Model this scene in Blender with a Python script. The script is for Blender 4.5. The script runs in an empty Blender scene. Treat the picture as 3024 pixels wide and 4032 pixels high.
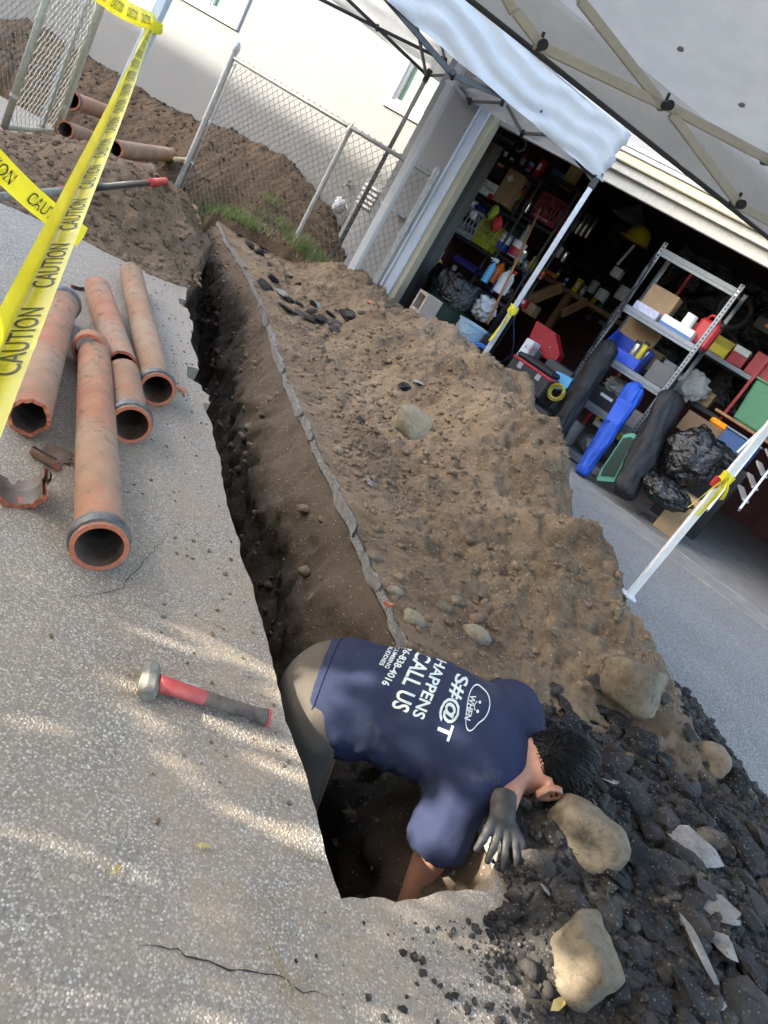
import bpy, bmesh, math, random
import numpy as np
from mathutils import Vector, Matrix
from mathutils.bvhtree import BVHTree
rnd = random.Random(7)
nrng = np.random.RandomState(11)
scene = bpy.context.scene
COL = scene.collection

# ------------------------------------------------------------------ camera
CAM_H = 1.10
ROLL, PITCH, FOCAL = math.radians(32.5), math.radians(20.0), 2796.0      # focal in px of a 3024 px wide frame
fwd = np.array([0, math.cos(PITCH), -math.sin(PITCH)])
_r0 = np.array([1.0, 0, 0]); _u0 = np.cross(_r0, fwd)
c_ri = math.cos(ROLL)*_r0 + math.sin(ROLL)*_u0
c_up = -math.sin(ROLL)*_r0 + math.cos(ROLL)*_u0
cam_pos = np.array([0, 0, CAM_H])
cd = bpy.data.cameras.new("camera"); cam = bpy.data.objects.new("camera", cd); COL.objects.link(cam)
cd.sensor_fit = 'HORIZONTAL'; cd.sensor_width = 36.0; cd.lens = 36.0*FOCAL/3024.0
cd.clip_start = 0.02; cd.clip_end = 500
cam.matrix_world = Matrix(((c_ri[0], c_up[0], -fwd[0], 0), (c_ri[1], c_up[1], -fwd[1], 0),
                           (c_ri[2], c_up[2], -fwd[2], CAM_H), (0, 0, 0, 1)))
scene.camera = cam

# ------------------------------------------------------------------ light
SUN_AZ, SUN_EL = math.radians(19.0), math.radians(19.0)     # light travels towards azimuth 22 deg (from +X)
sdir = np.array([math.cos(SUN_AZ)*math.cos(SUN_EL), math.sin(SUN_AZ)*math.cos(SUN_EL), -math.sin(SUN_EL)])
world = bpy.data.worlds.new("World"); scene.world = world; world.use_nodes = True
wn = world.node_tree; wn.nodes.clear()
wo = wn.nodes.new('ShaderNodeOutputWorld'); wb = wn.nodes.new('ShaderNodeBackground'); sk = wn.nodes.new('ShaderNodeTexSky')
sk.sky_type = 'NISHITA'; sk.sun_disc = False; sk.sun_elevation = SUN_EL
_to = -sdir
sk.sun_rotation = math.atan2(_to[0], _to[1])
sk.air_density = 1.0; sk.dust_density = 2.6; sk.ozone_density = 1.0
wb.inputs['Strength'].default_value = 0.15
wn.links.new(sk.outputs[0], wb.inputs['Color']); wn.links.new(wb.outputs[0], wo.inputs['Surface'])
sl = bpy.data.lights.new("sun", 'SUN'); sl.energy = 2.3; sl.angle = math.radians(0.6); sl.color = (1.0, 0.93, 0.80)
so = bpy.data.objects.new("sun", sl); COL.objects.link(so)
so.rotation_euler = Vector(-sdir).to_track_quat('Z', 'Y').to_euler()
so.location = (-4, -4, 8)
scene.view_settings.view_transform = 'Standard'; scene.view_settings.look = 'None'
scene.view_settings.exposure = 3.0; scene.view_settings.gamma = 1.0
scene.cycles.max_bounces = 8; scene.cycles.transparent_max_bounces = 12

# ------------------------------------------------------------------ frames of reference
KD = 3024.0/1659.0
def ray(x, y): return c_ri*((x-1512)/FOCAL) - c_up*((y-2016)/FOCAL) + fwd
def gz(x, y, z=0.0):                       # point at height z seen at (x, y) of the 1659 px wide view
    v = ray(x*KD, y*KD); return cam_pos + v*((z-CAM_H)/v[2])
TS = np.array([-.494, .87, 0]); TS /= np.linalg.norm(TS)       # along the trench, away from the camera
NW = np.array([TS[1], -TS[0], 0])                               # across the trench, towards the garage
R0 = np.array([.22, 2.2, 0])
def S(s, w, z=0.0): return R0 + TS*s + NW*w + np.array([0, 0, z])
def toS(P): d = np.asarray(P)-R0; return float(d@TS), float(d@NW)
GA = math.radians(-23); GU = np.array([math.cos(GA), math.sin(GA), 0]); GN = np.array([-math.sin(GA), math.cos(GA), 0])
GO = np.array([2.06, 6.31, 0])
def G(u, off, z=0.0): return GO + GU*u + GN*off + np.array([0, 0, z])
def onG(x, y, off=0.0):                    # (u, z) of the ray through source pixel (x, y) on the plane `off` behind the garage front
    v = ray(x, y); t = ((GO-cam_pos)@GN + off)/(v@GN); P = cam_pos + v*t
    return float((P-GO)@GU), float(P[2])
def c4(x, y, off): return onG(1550+x*.6028, 500+y*.6028, off)
def c5(x, y, off): return onG(2024+x*.6028, 1000+y*.6028, off)
UP = np.array([0, 0, 1.0])

# ------------------------------------------------------------------ noise
_perm = np.random.RandomState(3).permutation(512); _perm = np.concatenate([_perm, _perm, _perm])
_grad = np.random.RandomState(4).normal(size=(512, 3)); _grad /= np.linalg.norm(_grad, axis=1)[:, None]
def pn(P, sc=1.0, seed=0):
    P = np.asarray(P, float)*sc + seed*17.31
    i = np.floor(P).astype(int); f = P-i; i &= 255
    w = f*f*f*(f*(f*6-15)+10); out = np.zeros(len(P))
    for dx in (0, 1):
        for dy in (0, 1):
            for dz in (0, 1):
                h = _perm[_perm[_perm[(i[:, 0]+dx) & 255]+((i[:, 1]+dy) & 255)]+((i[:, 2]+dz) & 255)]
                g = _grad[h]; d = f-np.array([dx, dy, dz])
                ww = (w[:, 0] if dx else 1-w[:, 0])*(w[:, 1] if dy else 1-w[:, 1])*(w[:, 2] if dz else 1-w[:, 2])
                out += ww*(g*d).sum(1)
    return out
def fbm(P, sc=1.0, oct=4, seed=0, gain=.5):
    o = 0; a = 1.0
    for k in range(oct): o = o + a*pn(P, sc*2**k, seed+k); a *= gain
    return o
def sstep(x, a, b):
    t = np.clip((np.asarray(x, float)-a)/(b-a), 0, 1); return t*t*(3-2*t)

# ------------------------------------------------------------------ object helpers
def props(o, label=None, cat=None, group=None, kind=None):
    if label: o["label"] = label
    if cat: o["category"] = cat
    if group: o["group"] = group
    if kind: o["kind"] = kind
    return o
def thing(name, label, cat, loc, group=None):
    o = bpy.data.objects.new(name, None); o.empty_display_size = .05; COL.objects.link(o)
    o.location = tuple(float(v) for v in loc); return props(o, label, cat, group)
def mk_mesh(name, V, F, smooth=False):
    me = bpy.data.meshes.new(name)
    V = np.asarray(V, dtype=np.float32)
    if isinstance(F, np.ndarray):
        n, k = F.shape
        me.vertices.add(len(V)); me.vertices.foreach_set('co', V.ravel())
        me.loops.add(n*k); me.loops.foreach_set('vertex_index', F.astype(np.int32).ravel())
        me.polygons.add(n); me.polygons.foreach_set('loop_start', np.arange(0, n*k, k, dtype=np.int32))
        me.polygons.foreach_set('loop_total', np.full(n, k, dtype=np.int32))
        me.update(calc_edges=True); me.validate()
    else:
        me.from_pydata(V.tolist(), [], F); me.update()
    if smooth and len(me.polygons): me.polygons.foreach_set('use_smooth', np.ones(len(me.polygons), dtype=bool))
    return me
def world_loc(o):
    p = Vector((0, 0, 0))
    while o is not None: p = p + o.location; o = o.parent
    return np.array(p)
def put(name, V, F, mat, parent=None, smooth=False, base=None):
    V = np.asarray(V, float)
    if parent is not None: off = world_loc(parent); loc = (0, 0, 0)
    else:
        off = np.array(base, float) if base is not None else np.array([V[:, 0].mean(), V[:, 1].mean(), V[:, 2].min()]); loc = tuple(off)
    me = mk_mesh(name, V-off, F, smooth)
    if isinstance(mat, (list, tuple)):
        for m in mat: me.materials.append(m)
    else: me.materials.append(mat)
    o = bpy.data.objects.new(name, me); COL.objects.link(o)
    o.location = loc
    if parent is not None: o.parent = parent
    return o
def frame_for(d):
    d = np.asarray(d, float); d = d/np.linalg.norm(d)
    a = np.array([0, 0, 1.0]) if abs(d[2]) < .9 else np.array([1.0, 0, 0])
    x = np.cross(a, d); x /= np.linalg.norm(x); y = np.cross(d, x); return x, y, d
class MB:
    def __init__(self): self.V = []; self.F = []
    def add(self, V, F):
        n = len(self.V); self.V += [tuple(float(c) for c in v) for v in V]; self.F += [tuple(i+n for i in f) for f in F]; return self
    def box(self, c, h, ax=None, bev=0.0, taper=1.0):
        """c centre, h half sizes, ax three axes; bevelled on all edges when bev > 0"""
        ax = np.eye(3) if ax is None else np.asarray(ax, float); c = np.asarray(c, float)
        if bev <= 0:
            V = [c+ax[0]*sx*h[0]*(taper if sz < 0 else 1)+ax[1]*sy*h[1]*(taper if sz < 0 else 1)+ax[2]*sz*h[2] for sx in (-1, 1) for sy in (-1, 1) for sz in (-1, 1)]
            return self.add(V, [(0, 1, 3, 2), (4, 6, 7, 5), (0, 4, 5, 1), (2, 3, 7, 6), (0, 2, 6, 4), (1, 5, 7, 3)])
        b = min(bev, .49*min(h)*2)
        V = []; idx = {}
        for sx in (-1, 1):
            for sy in (-1, 1):
                for sz in (-1, 1):
                    for k in range(3):
                        hh = [h[0]-b, h[1]-b, h[2]-b]; hh[k] = h[k]
                        t = taper if sz < 0 else 1
                        idx[(sx, sy, sz, k)] = len(V)
                        V.append(c+ax[0]*sx*hh[0]*t+ax[1]*sy*hh[1]*t+ax[2]*sz*hh[2])
        F = []
        for k in range(3):
            a, d = [(1, 2), (2, 0), (0, 1)][k]
            for s in (-1, 1):
                q = []
                for (p, r) in ((-1, -1), (1, -1), (1, 1), (-1, 1)):
                    sg = [0, 0, 0]; sg[k] = s; sg[a] = p; sg[d] = r; q.append(idx[(*sg, k)])
                F.append(tuple(q if s > 0 else q[::-1]))
        for k in range(3):                       # edges along axis k
            a, d = [(1, 2), (2, 0), (0, 1)][k]
            for p in (-1, 1):
                for r in (-1, 1):
                    def I(s, kk):
                        sg = [0, 0, 0]; sg[k] = s; sg[a] = p; sg[d] = r; return idx[(*sg, kk)]
                    q = [I(-1, a), I(1, a), I(1, d), I(-1, d)]
                    F.append(tuple(q if p*r < 0 else q[::-1]))
        for sx in (-1, 1):
            for sy in (-1, 1):
                for sz in (-1, 1):
                    q = [idx[(sx, sy, sz, 0)], idx[(sx, sy, sz, 1)], idx[(sx, sy, sz, 2)]]
                    F.append(tuple(q if sx*sy*sz > 0 else q[::-1]))
        return self.add(V, F)
    def bar(self, p0, p1, wx, wy=None, up=None, bev=0.0):
        p0 = np.asarray(p0, float); p1 = np.asarray(p1, float); d = p1-p0; L = np.linalg.norm(d); d = d/L
        wy = wx if wy is None else wy
        if up is None: x, y, _ = frame_for(d)
        else:
            y = np.asarray(up, float); y = y-d*(y@d); y /= np.linalg.norm(y); x = np.cross(y, d)
        return self.box((p0+p1)/2, (wx/2, wy/2, L/2), (x, y, d), bev)
    def tube(self, pts, r, n=8, cap=True):
        pts = [np.asarray(p, float) for p in pts]; m = len(pts)
        rr = [r]*m if np.isscalar(r) else list(r)
        V = []; F = []; x = None
        for i in range(m):
            d = pts[min(i+1, m-1)]-pts[max(i-1, 0)]; d = d/(np.linalg.norm(d)+1e-12)
            if x is None: x, y, _ = frame_for(d)
            else:
                x = x-d*(x@d); x /= np.linalg.norm(x)+1e-12; y = np.cross(d, x)
            for k in range(n):
                a = 2*math.pi*k/n; V.append(pts[i]+(x*math.cos(a)+y*math.sin(a))*rr[i])
        for i in range(m-1):
            for k in range(n): F.append((i*n+k, i*n+(k+1) % n, (i+1)*n+(k+1) % n, (i+1)*n+k))
        if cap: F.append(tuple(range(n))[::-1]); F.append(tuple((m-1)*n+k for k in range(n)))
        return self.add(V, F)
    def cyl(self, p0, p1, r0, r1=None, n=16, cap=True): return self.tube([p0, p1], [r0, r0 if r1 is None else r1], n, cap)
    def lathe(self, prof, o, d=(0, 0, 1), n=20, close=False):
        x, y, d = frame_for(d); o = np.asarray(o, float); V = []; F = []; m = len(prof)
        for (r, z) in prof:
            for k in range(n):
                a = 2*math.pi*k/n; V.append(o+d*z+(x*math.cos(a)+y*math.sin(a))*r)
        for i in range(m-1 if not close else m):
            j = (i+1) % m
            for k in range(n): F.append((i*n+k, i*n+(k+1) % n, j*n+(k+1) % n, j*n+k))
        return self.add(V, F)
    def poly(self, pts, nrm, th):
        """flat outline pts given thickness th along nrm (back side)"""
        pts = [np.asarray(p, float) for p in pts]; n = len(pts); nrm = np.asarray(nrm, float)
        V = pts+[p-nrm*th for p in pts]
        F = [tuple(range(n)), tuple(range(n, 2*n))[::-1]]+[(i, i+n, (i+1) % n+n, (i+1) % n) for i in range(n)]
        return self.add(V, F)
    def build(self, name, mat, parent=None, smooth=False, base=None): return put(name, self.V, self.F, mat, parent, smooth, base)
    def one(self, name, mat, label, cat, group=None, smooth=False, base=None):
        return props(self.build(name, mat, None, smooth, base), label, cat, group)
def shade_auto(o, ang=40):
    me = o.data; bm = bmesh.new(); bm.from_mesh(me)
    bmesh.ops.recalc_face_normals(bm, faces=bm.faces)
    for f in bm.faces: f.smooth = True
    for e in bm.edges:
        if len(e.link_faces) == 2: e.smooth = e.calc_face_angle(0) < math.radians(ang)
    bm.to_mesh(me); bm.free(); return o
def surfnet(fn, lo, hi, res):
    lo = np.asarray(lo, float); hi = np.asarray(hi, float); n = np.ceil((hi-lo)/res).astype(int)+1
    X, Y, Z = np.meshgrid(*[lo[k]+res*np.arange(n[k]) for k in range(3)], indexing='ij')
    val = fn(np.stack([X.ravel(), Y.ravel(), Z.ravel()], 1)).reshape(n)
    neg = val < 0
    cnt = np.zeros(n-1, int); corners = []
    for dx in (0, 1):
        for dy in (0, 1):
            for dz in (0, 1):
                sl_ = (slice(dx, n[0]-1+dx), slice(dy, n[1]-1+dy), slice(dz, n[2]-1+dz)); corners.append((dx, dy, dz)); cnt += neg[sl_]
    act = (cnt > 0) & (cnt < 8); ids = np.full(n-1, -1); cells = np.argwhere(act); ids[act] = np.arange(len(cells))
    acc = np.zeros((len(cells), 3)); num = np.zeros(len(cells))
    cv = {c: val[cells[:, 0]+c[0], cells[:, 1]+c[1], cells[:, 2]+c[2]] for c in corners}
    for a in corners:
        for k in range(3):
            if a[k] == 0:
                b = list(a); b[k] = 1; b = tuple(b); va, vb = cv[a], cv[b]; m = (va < 0) != (vb < 0)
                t = np.where(m, va/(va-vb+1e-12), 0); p = np.zeros((len(cells), 3)); p[:] = a; p[:, k] += t
                acc[m] += p[m]; num[m] += 1
    V = lo+res*(cells+acc/np.maximum(num, 1)[:, None]); F = []
    for k in range(3):
        a, b = [(1, 2), (2, 0), (0, 1)][k]
        s0 = [slice(1, n[j]-1) for j in range(3)]; s0[k] = slice(0, n[k]-1); s1 = list(s0); s1[k] = slice(1, n[k])
        n0 = neg[tuple(s0)]; n1 = neg[tuple(s1)]; base = np.array([1, 1, 1]); base[k] = 0
        for flip, m in ((False, n0 & ~n1), (True, ~n0 & n1)):
            e = np.argwhere(m)+base
            if not len(e): continue
            ea = e.copy(); ea[:, a] -= 1; eb = e.copy(); eb[:, b] -= 1; eab = ea.copy(); eab[:, b] -= 1
            q = np.stack([ids[tuple(e.T)], ids[tuple(ea.T)], ids[tuple(eab.T)], ids[tuple(eb.T)]], 1)
            F.append(q if not flip else q[:, ::-1])
    return V, np.concatenate(F)
def smin(a, b, k):
    h = np.clip(.5+.5*(b-a)/k, 0, 1); return b*(1-h)+a*h-k*h*(1-h)
def sd_cap(P, a, b, ra, rb):
    a = np.asarray(a, float); b = np.asarray(b, float); ab = b-a
    t = np.clip(((P-a)@ab)/(ab@ab), 0, 1); return np.linalg.norm(P-a-t[:, None]*ab, axis=1)-(ra+(rb-ra)*t)
def sd_ell(P, c, r, ax=None):
    q = P-np.asarray(c, float)
    if ax is not None: q = q@np.asarray(ax).T
    r = np.asarray(r, float); k0 = np.linalg.norm(q/r, axis=1); k1 = np.linalg.norm(q/(r*r), axis=1)
    return k0*(k0-1)/(k1+1e-9)
def clone(o, parent=None):
    c = o.copy(); COL.objects.link(c); c.parent = parent
    for ch in o.children: clone(ch, c)
    return c
def text_geo(txt, size=1.0, bold=.0):
    cu = bpy.data.curves.new('t', 'FONT'); cu.body = txt; cu.size = size; cu.resolution_u = 3; cu.align_x = 'LEFT'; cu.offset = bold
    ob = bpy.data.objects.new('t', cu); COL.objects.link(ob)
    dg = bpy.context.evaluated_depsgraph_get(); me = bpy.data.meshes.new_from_object(ob.evaluated_get(dg))
    bm = bmesh.new(); bm.from_mesh(me); bmesh.ops.triangulate(bm, faces=bm.faces)
    V = np.array([v.co[:] for v in bm.verts]); F = [tuple(v.index for v in f.verts) for f in bm.faces]
    bm.free(); bpy.data.objects.remove(ob); bpy.data.curves.remove(cu); bpy.data.meshes.remove(me)
    return V, F
def flat_text(name, txt, org, xdir, ydir, width, height, mat, parent, lift=.002):
    V, F = text_geo(txt); lo = V.min(0); hi = V.max(0); xd = np.asarray(xdir, float); yd = np.asarray(ydir, float)
    xd = xd/np.linalg.norm(xd); yd = yd/np.linalg.norm(yd); nn = np.cross(xd, yd)
    q = (V-lo)/np.maximum(hi-lo, 1e-6)
    W = np.asarray(org)+q[:, :1]*width*xd+q[:, 1:2]*height*yd+nn*lift
    return put(name, W, F, mat, parent)

# ------------------------------------------------------------------ materials
MATS = {}
def M(name, col=(.5, .5, .5), rough=.6, metal=0.0, var=.12, sc=25, bump=.15, bsc=None, spec=.4, col2=None, dist=.004, trans=0.0, coat=0.0):
    if name in MATS: return MATS[name]
    m = bpy.data.materials.new(name); m.use_nodes = True; nt = m.node_tree; N = nt.nodes; L = nt.links
    b = N['Principled BSDF']; b.inputs['Roughness'].default_value = rough; b.inputs['Metallic'].default_value = metal
    b.inputs['Specular IOR Level'].default_value = spec; b.inputs['Coat Weight'].default_value = coat
    tc = N.new('ShaderNodeTexCoord'); nz = N.new('ShaderNodeTexNoise'); nz.inputs['Scale'].default_value = sc; nz.inputs['Detail'].default_value = 6; nz.inputs['Roughness'].default_value = .65
    L.new(tc.outputs['Object'], nz.inputs['Vector'])
    rp = N.new('ShaderNodeValToRGB'); rp.color_ramp.elements[0].position = .3; rp.color_ramp.elements[1].position = .7
    c2 = col2 if col2 else tuple(c*(1+var) for c in col); c1 = tuple(c*(1-var) for c in col) if not col2 else col
    rp.color_ramp.elements[0].color = (*c1, 1); rp.color_ramp.elements[1].color = (*c2, 1)
    L.new(nz.outputs['Fac'], rp.inputs['Fac']); L.new(rp.outputs['Color'], b.inputs['Base Color'])
    if bump > 0:
        n2 = N.new('ShaderNodeTexNoise'); n2.inputs['Scale'].default_value = bsc or sc*2.5; n2.inputs['Detail'].default_value = 8
        L.new(tc.outputs['Object'], n2.inputs['Vector'])
        bp = N.new('ShaderNodeBump'); bp.inputs['Strength'].default_value = bump; bp.inputs['Distance'].default_value = dist
        L.new(n2.outputs['Fac'], bp.inputs['Height']); L.new(bp.outputs['Normal'], b.inputs['Normal'])
    if trans > 0:
        tr = N.new('ShaderNodeBsdfTranslucent'); mx = N.new('ShaderNodeMixShader'); mx.inputs[0].default_value = trans
        L.new(rp.outputs['Color'], tr.inputs['Color']); L.new(b.outputs[0], mx.inputs[1]); L.new(tr.outputs[0], mx.inputs[2])
        L.new(mx.outputs[0], N['Material Output'].inputs['Surface'])
    MATS[name] = m; return m
class NT:
    def __init__(self, name):
        self.m = bpy.data.materials.new(name); self.m.use_nodes = True; self.N = self.m.node_tree.nodes; self.L = self.m.node_tree.links
        self.b = self.N['Principled BSDF']; self.tc = self.N.new('ShaderNodeTexCoord'); MATS[name] = self.m
        self.geo = self.N.new('ShaderNodeNewGeometry')
    def noise(self, sc, det=6, rough=.6, vec=None):
        n = self.N.new('ShaderNodeTexNoise'); n.inputs['Scale'].default_value = sc; n.inputs['Detail'].default_value = det; n.inputs['Roughness'].default_value = rough
        self.L.new(vec or self.geo.outputs['Position'], n.inputs['Vector']); return n.outputs['Fac']
    def vor(self, sc, feat='F1', out='Distance', vec=None, rand=1.0):
        n = self.N.new('ShaderNodeTexVoronoi'); n.inputs['Scale'].default_value = sc; n.feature = feat; n.inputs['Randomness'].default_value = rand
        self.L.new(vec or self.geo.outputs['Position'], n.inputs['Vector']); return n.outputs[out]
    def ramp(self, fac, stops):
        r = self.N.new('ShaderNodeValToRGB'); e = r.color_ramp.elements
        while len(e) < len(stops): e.new(.5)
        for k, (p, c) in enumerate(stops): e[k].position = p; e[k].color = (*c, 1) if len(c) == 3 else c
        self.L.new(fac, r.inputs['Fac']); return r.outputs['Color']
    def g(self, v): return (v, v, v)
    def mix(self, fac, a, b, mode='MIX'):
        n = self.N.new('ShaderNodeMix'); n.data_type = 'RGBA'; n.blend_type = mode
        for s, v in ((n.inputs[0], fac), (n.inputs[6], a), (n.inputs[7], b)):
            if hasattr(v, 'links'): self.L.new(v, s)
            elif isinstance(v, (int, float)): s.default_value = v
            else: s.default_value = (*v, 1)
        return n.outputs[2]
    def math(self, op, a, b=0.0):
        n = self.N.new('ShaderNodeMath'); n.operation = op
        for s, v in ((n.inputs[0], a), (n.inputs[1], b)):
            if hasattr(v, 'links'): self.L.new(v, s)
            else: s.default_value = v
        return n.outputs[0]
    def bump(self, h, strength=.5, dist=.01, prev=None):
        n = self.N.new('ShaderNodeBump'); n.inputs['Strength'].default_value = strength; n.inputs['Distance'].default_value = dist
        self.L.new(h, n.inputs['Height'])
        if prev is not None: self.L.new(prev, n.inputs['Normal'])
        return n.outputs['Normal']
    def out(self, col=None, nrm=None, rough=.8, spec=.3, metal=0):
        if col is not None:
            if hasattr(col, 'links'): self.L.new(col, self.b.inputs['Base Color'])
            else: self.b.inputs['Base Color'].default_value = (*col, 1)
        if nrm is not None: self.L.new(nrm, self.b.inputs['Normal'])
        if hasattr(rough, 'links'): self.L.new(rough, self.b.inputs['Roughness'])
        else: self.b.inputs['Roughness'].default_value = rough
        self.b.inputs['Specular IOR Level'].default_value = spec; self.b.inputs['Metallic'].default_value = metal
        return self.m
def mat_aggregate(name, tint, dusty=True):
    t = NT(name)
    c = t.vor(185, out='Color'); sep = t.N.new('ShaderNodeSeparateColor'); t.L.new(c, sep.inputs[0])
    stone = t.ramp(sep.outputs[0], [(0, (.11, .105, .10)), (.3, (.25, .24, .225)), (.62, (.38, .365, .34)), (.86, (.47, .45, .42)), (1, (.62, .60, .57))])
    d = t.vor(185); gapm = t.ramp(d, [(0, t.g(1)), (.40, t.g(1)), (.62, t.g(0))])
    base = t.mix(gapm, (.17, .157, .142), stone)
    c2 = t.vor(120, out='Color'); s2 = t.N.new('ShaderNodeSeparateColor'); t.L.new(c2, s2.inputs[0])
    big = t.ramp(s2.outputs[1], [(0, t.g(0)), (.90, t.g(0)), (.92, t.g(1))]); d2 = t.vor(120); bm_ = t.ramp(d2, [(0, t.g(1)), (.26, t.g(1)), (.36, t.g(0))])
    base = t.mix(t.math('MULTIPLY', big, bm_), base, t.ramp(s2.outputs[2], [(0, (.15, .14, .13)), (.5, (.42, .40, .37)), (1, (.68, .66, .62))]))
    lo = t.noise(1.7, 5); base = t.mix(t.ramp(lo, [(.3, t.g(0)), (.75, t.g(.5))]), base, t.mix(.5, base, (.42, .40, .37)))
    fine = t.noise(900, 2, .5); base = t.mix(t.ramp(fine, [(.35, t.g(.25)), (.6, t.g(0))]), base, (.08, .075, .07))
    if dusty:
        du = t.noise(3.1, 8, .7); base = t.mix(t.ramp(du, [(.42, t.g(0)), (.72, t.g(.5))]), base, (.31, .262, .205))
        dot = t.N.new('ShaderNodeVectorMath'); dot.operation = 'DOT_PRODUCT'; t.L.new(t.geo.outputs['Position'], dot.inputs[0]); dot.inputs[1].default_value = tuple(NW)
        wv = t.math('ADD', dot.outputs['Value'], -float(R0@NW)); edge = t.ramp(t.math('ADD', t.math('MULTIPLY', wv, .8), 1.45), [(.2, t.g(0)), (1.0, t.g(1))])
        dn = t.ramp(t.noise(6.5, 8, .72), [(.34, t.g(.0)), (.62, t.g(1))]); base = t.mix(t.math('MULTIPLY', t.math('MULTIPLY', edge, dn), .62), base, (.30, .235, .17))
        st = t.noise(7.5, 6, .7); base = t.mix(t.ramp(st, [(.67, t.g(0)), (.73, t.g(.6))]), base, (.12, .09, .065))
        sp2 = t.noise(26, 4, .6); base = t.mix(t.ramp(sp2, [(.70, t.g(0)), (.74, t.g(.75))]), base, (.07, .055, .045))
    base = t.mix(1.0, base, tint, 'MULTIPLY')
    h = t.math('ADD', t.ramp(d, [(0, t.g(1)), (.6, t.g(0))]), t.math('MULTIPLY', t.noise(500, 3), .5))
    return t.out(base, t.bump(h, .7, .0035), .85, .25)
# ------------------------------------------------------------------ surface materials
AGG = mat_aggregate("exposed_aggregate", (1.20, 1.155, 1.085))
AGG2 = mat_aggregate("exposed_aggregate_grey", (.84, .86, .88), dusty=False)
def mat_dirt(name, dry, mid, wet, wetbias=.5, bs=.9):
    t = NT(name)
    a = t.noise(1.6, 7, .62); b = t.noise(9, 8, .7); c_ = t.noise(60, 6, .7)
    col = t.mix(t.ramp(t.math('ADD', t.math('MULTIPLY', a, .62), t.math('MULTIPLY', b, .38)), [(wetbias-.1, t.g(1)), (wetbias+.1, t.g(0))]), dry, wet)
    col = t.mix(t.ramp(b, [(.35, t.g(.0)), (.65, t.g(.55))]), col, mid)
    col = t.mix(t.ramp(c_, [(.3, t.g(0)), (.75, t.g(.35))]), col, tuple(x*1.35 for x in dry))
    sp = t.vor(90, out='Color'); ss = t.N.new('ShaderNodeSeparateColor'); t.L.new(sp, ss.inputs[0]); dd = t.vor(90)
    pm = t.math('MULTIPLY', t.ramp(ss.outputs[0], [(.88, t.g(0)), (.9, t.g(1))]), t.ramp(dd, [(.22, t.g(1)), (.3, t.g(0))]))
    col = t.mix(pm, col, (.42, .38, .33))
    n1 = t.bump(t.noise(38, 8, .7), bs, .02); n2 = t.bump(t.noise(170, 5, .7), bs*.8, .006, n1)
    return t.out(col, n2, .95, .12)
DIRT = mat_dirt("dry_dirt", (.30, .228, .155), (.185, .132, .086), (.078, .052, .033), .53)
DIRT_BR = mat_dirt("brown_dirt", (.25, .172, .108), (.175, .116, .071), (.095, .062, .038), .49)
DIRT_DARK = mat_dirt("moist_dirt", (.115, .080, .052), (.085, .057, .037), (.050, .033, .021), .52)
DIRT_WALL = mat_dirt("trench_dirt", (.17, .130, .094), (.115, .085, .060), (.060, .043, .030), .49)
CLOD = mat_dirt("clod_dirt", (.275, .21, .145), (.19, .138, .092), (.095, .066, .043), .50, .6)
def mat_asphalt(name, lo, hi, dust):
    t = NT(name)
    a = t.noise(22, 8, .7); col = t.ramp(a, [(.32, lo), (.68, hi)])
    sp = t.vor(130, out='Color'); ss = t.N.new('ShaderNodeSeparateColor'); t.L.new(sp, ss.inputs[0]); dd = t.vor(130)
    pm = t.math('MULTIPLY', t.ramp(ss.outputs[0], [(.72, t.g(0)), (.75, t.g(.8))]), t.ramp(dd, [(.3, t.g(1)), (.42, t.g(0))]))
    col = t.mix(pm, col, t.ramp(ss.outputs[1], [(0, (.05, .05, .05)), (1, (.22, .21, .20))]))
    col = t.mix(t.ramp(t.noise(4.3, 6, .65), [(.46, t.g(0)), (.74, t.g(.6))]), col, dust)
    return t.out(col, t.bump(t.noise(120, 6, .75), .9, .006), .93, .18)
ASPH = mat_asphalt("black_asphalt", (.009, .009, .010), (.030, .029, .030), (.075, .068, .060))
ASPH_G = mat_asphalt("grey_asphalt_base", (.024, .0225, .022), (.065, .060, .056), (.10, .085, .070))
ASPH_TOP = mat_asphalt("worn_asphalt_top", (.16, .155, .15), (.34, .33, .32), (.24, .20, .16))
STUCCO = None
def mat_stucco(name, col, bs=.5):
    t = NT(name)
    c = t.mix(t.ramp(t.noise(3, 6, .6), [(.3, t.g(0)), (.7, t.g(.5))]), col, tuple(x*.9 for x in col))
    return t.out(c, t.bump(t.noise(70, 7, .7), bs, .012, t.bump(t.noise(14, 4), .25, .01)), .9, .2)
STUCCO = mat_stucco("cream_stucco", (.185, .186, .182)); STUCCO_G = mat_stucco("grey_white_stucco", (.29, .29, .30), .35)
TRIM = M("white_paint_trim", (.52, .52, .53), .45, var=.04, sc=6, bump=.05)
TRIM_BLUE = M("pale_blue_trim", (.50, .55, .62), .5, var=.05, sc=8, bump=.06)
CREAM = M("cream_paint", (.44, .39, .28), .5, var=.06, sc=9, bump=.08)
CONC = M("garage_concrete", (.23, .218, .20), .7, var=.22, sc=6, bump=.25, bsc=60)
DARKWOOD = M("dark_wood", (.05, .03, .022), .7, var=.3, sc=8, bump=.2)
REDWALL = M("dark_red_wall", (.085, .030, .026), .8, var=.3, sc=5, bump=.2)
GALV = M("galvanised_steel", (.36, .365, .36), .5, metal=.55, var=.22, sc=30, bump=.12, spec=.5)
GALV_T = M("weathered_tan_pipe", (.42, .40, .31), .6, metal=.2, var=.25, sc=30, bump=.15)
WIRE = M("chain_link_wire", (.17, .16, .14), .5, metal=.4, var=.2, sc=60, bump=0)

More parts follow.
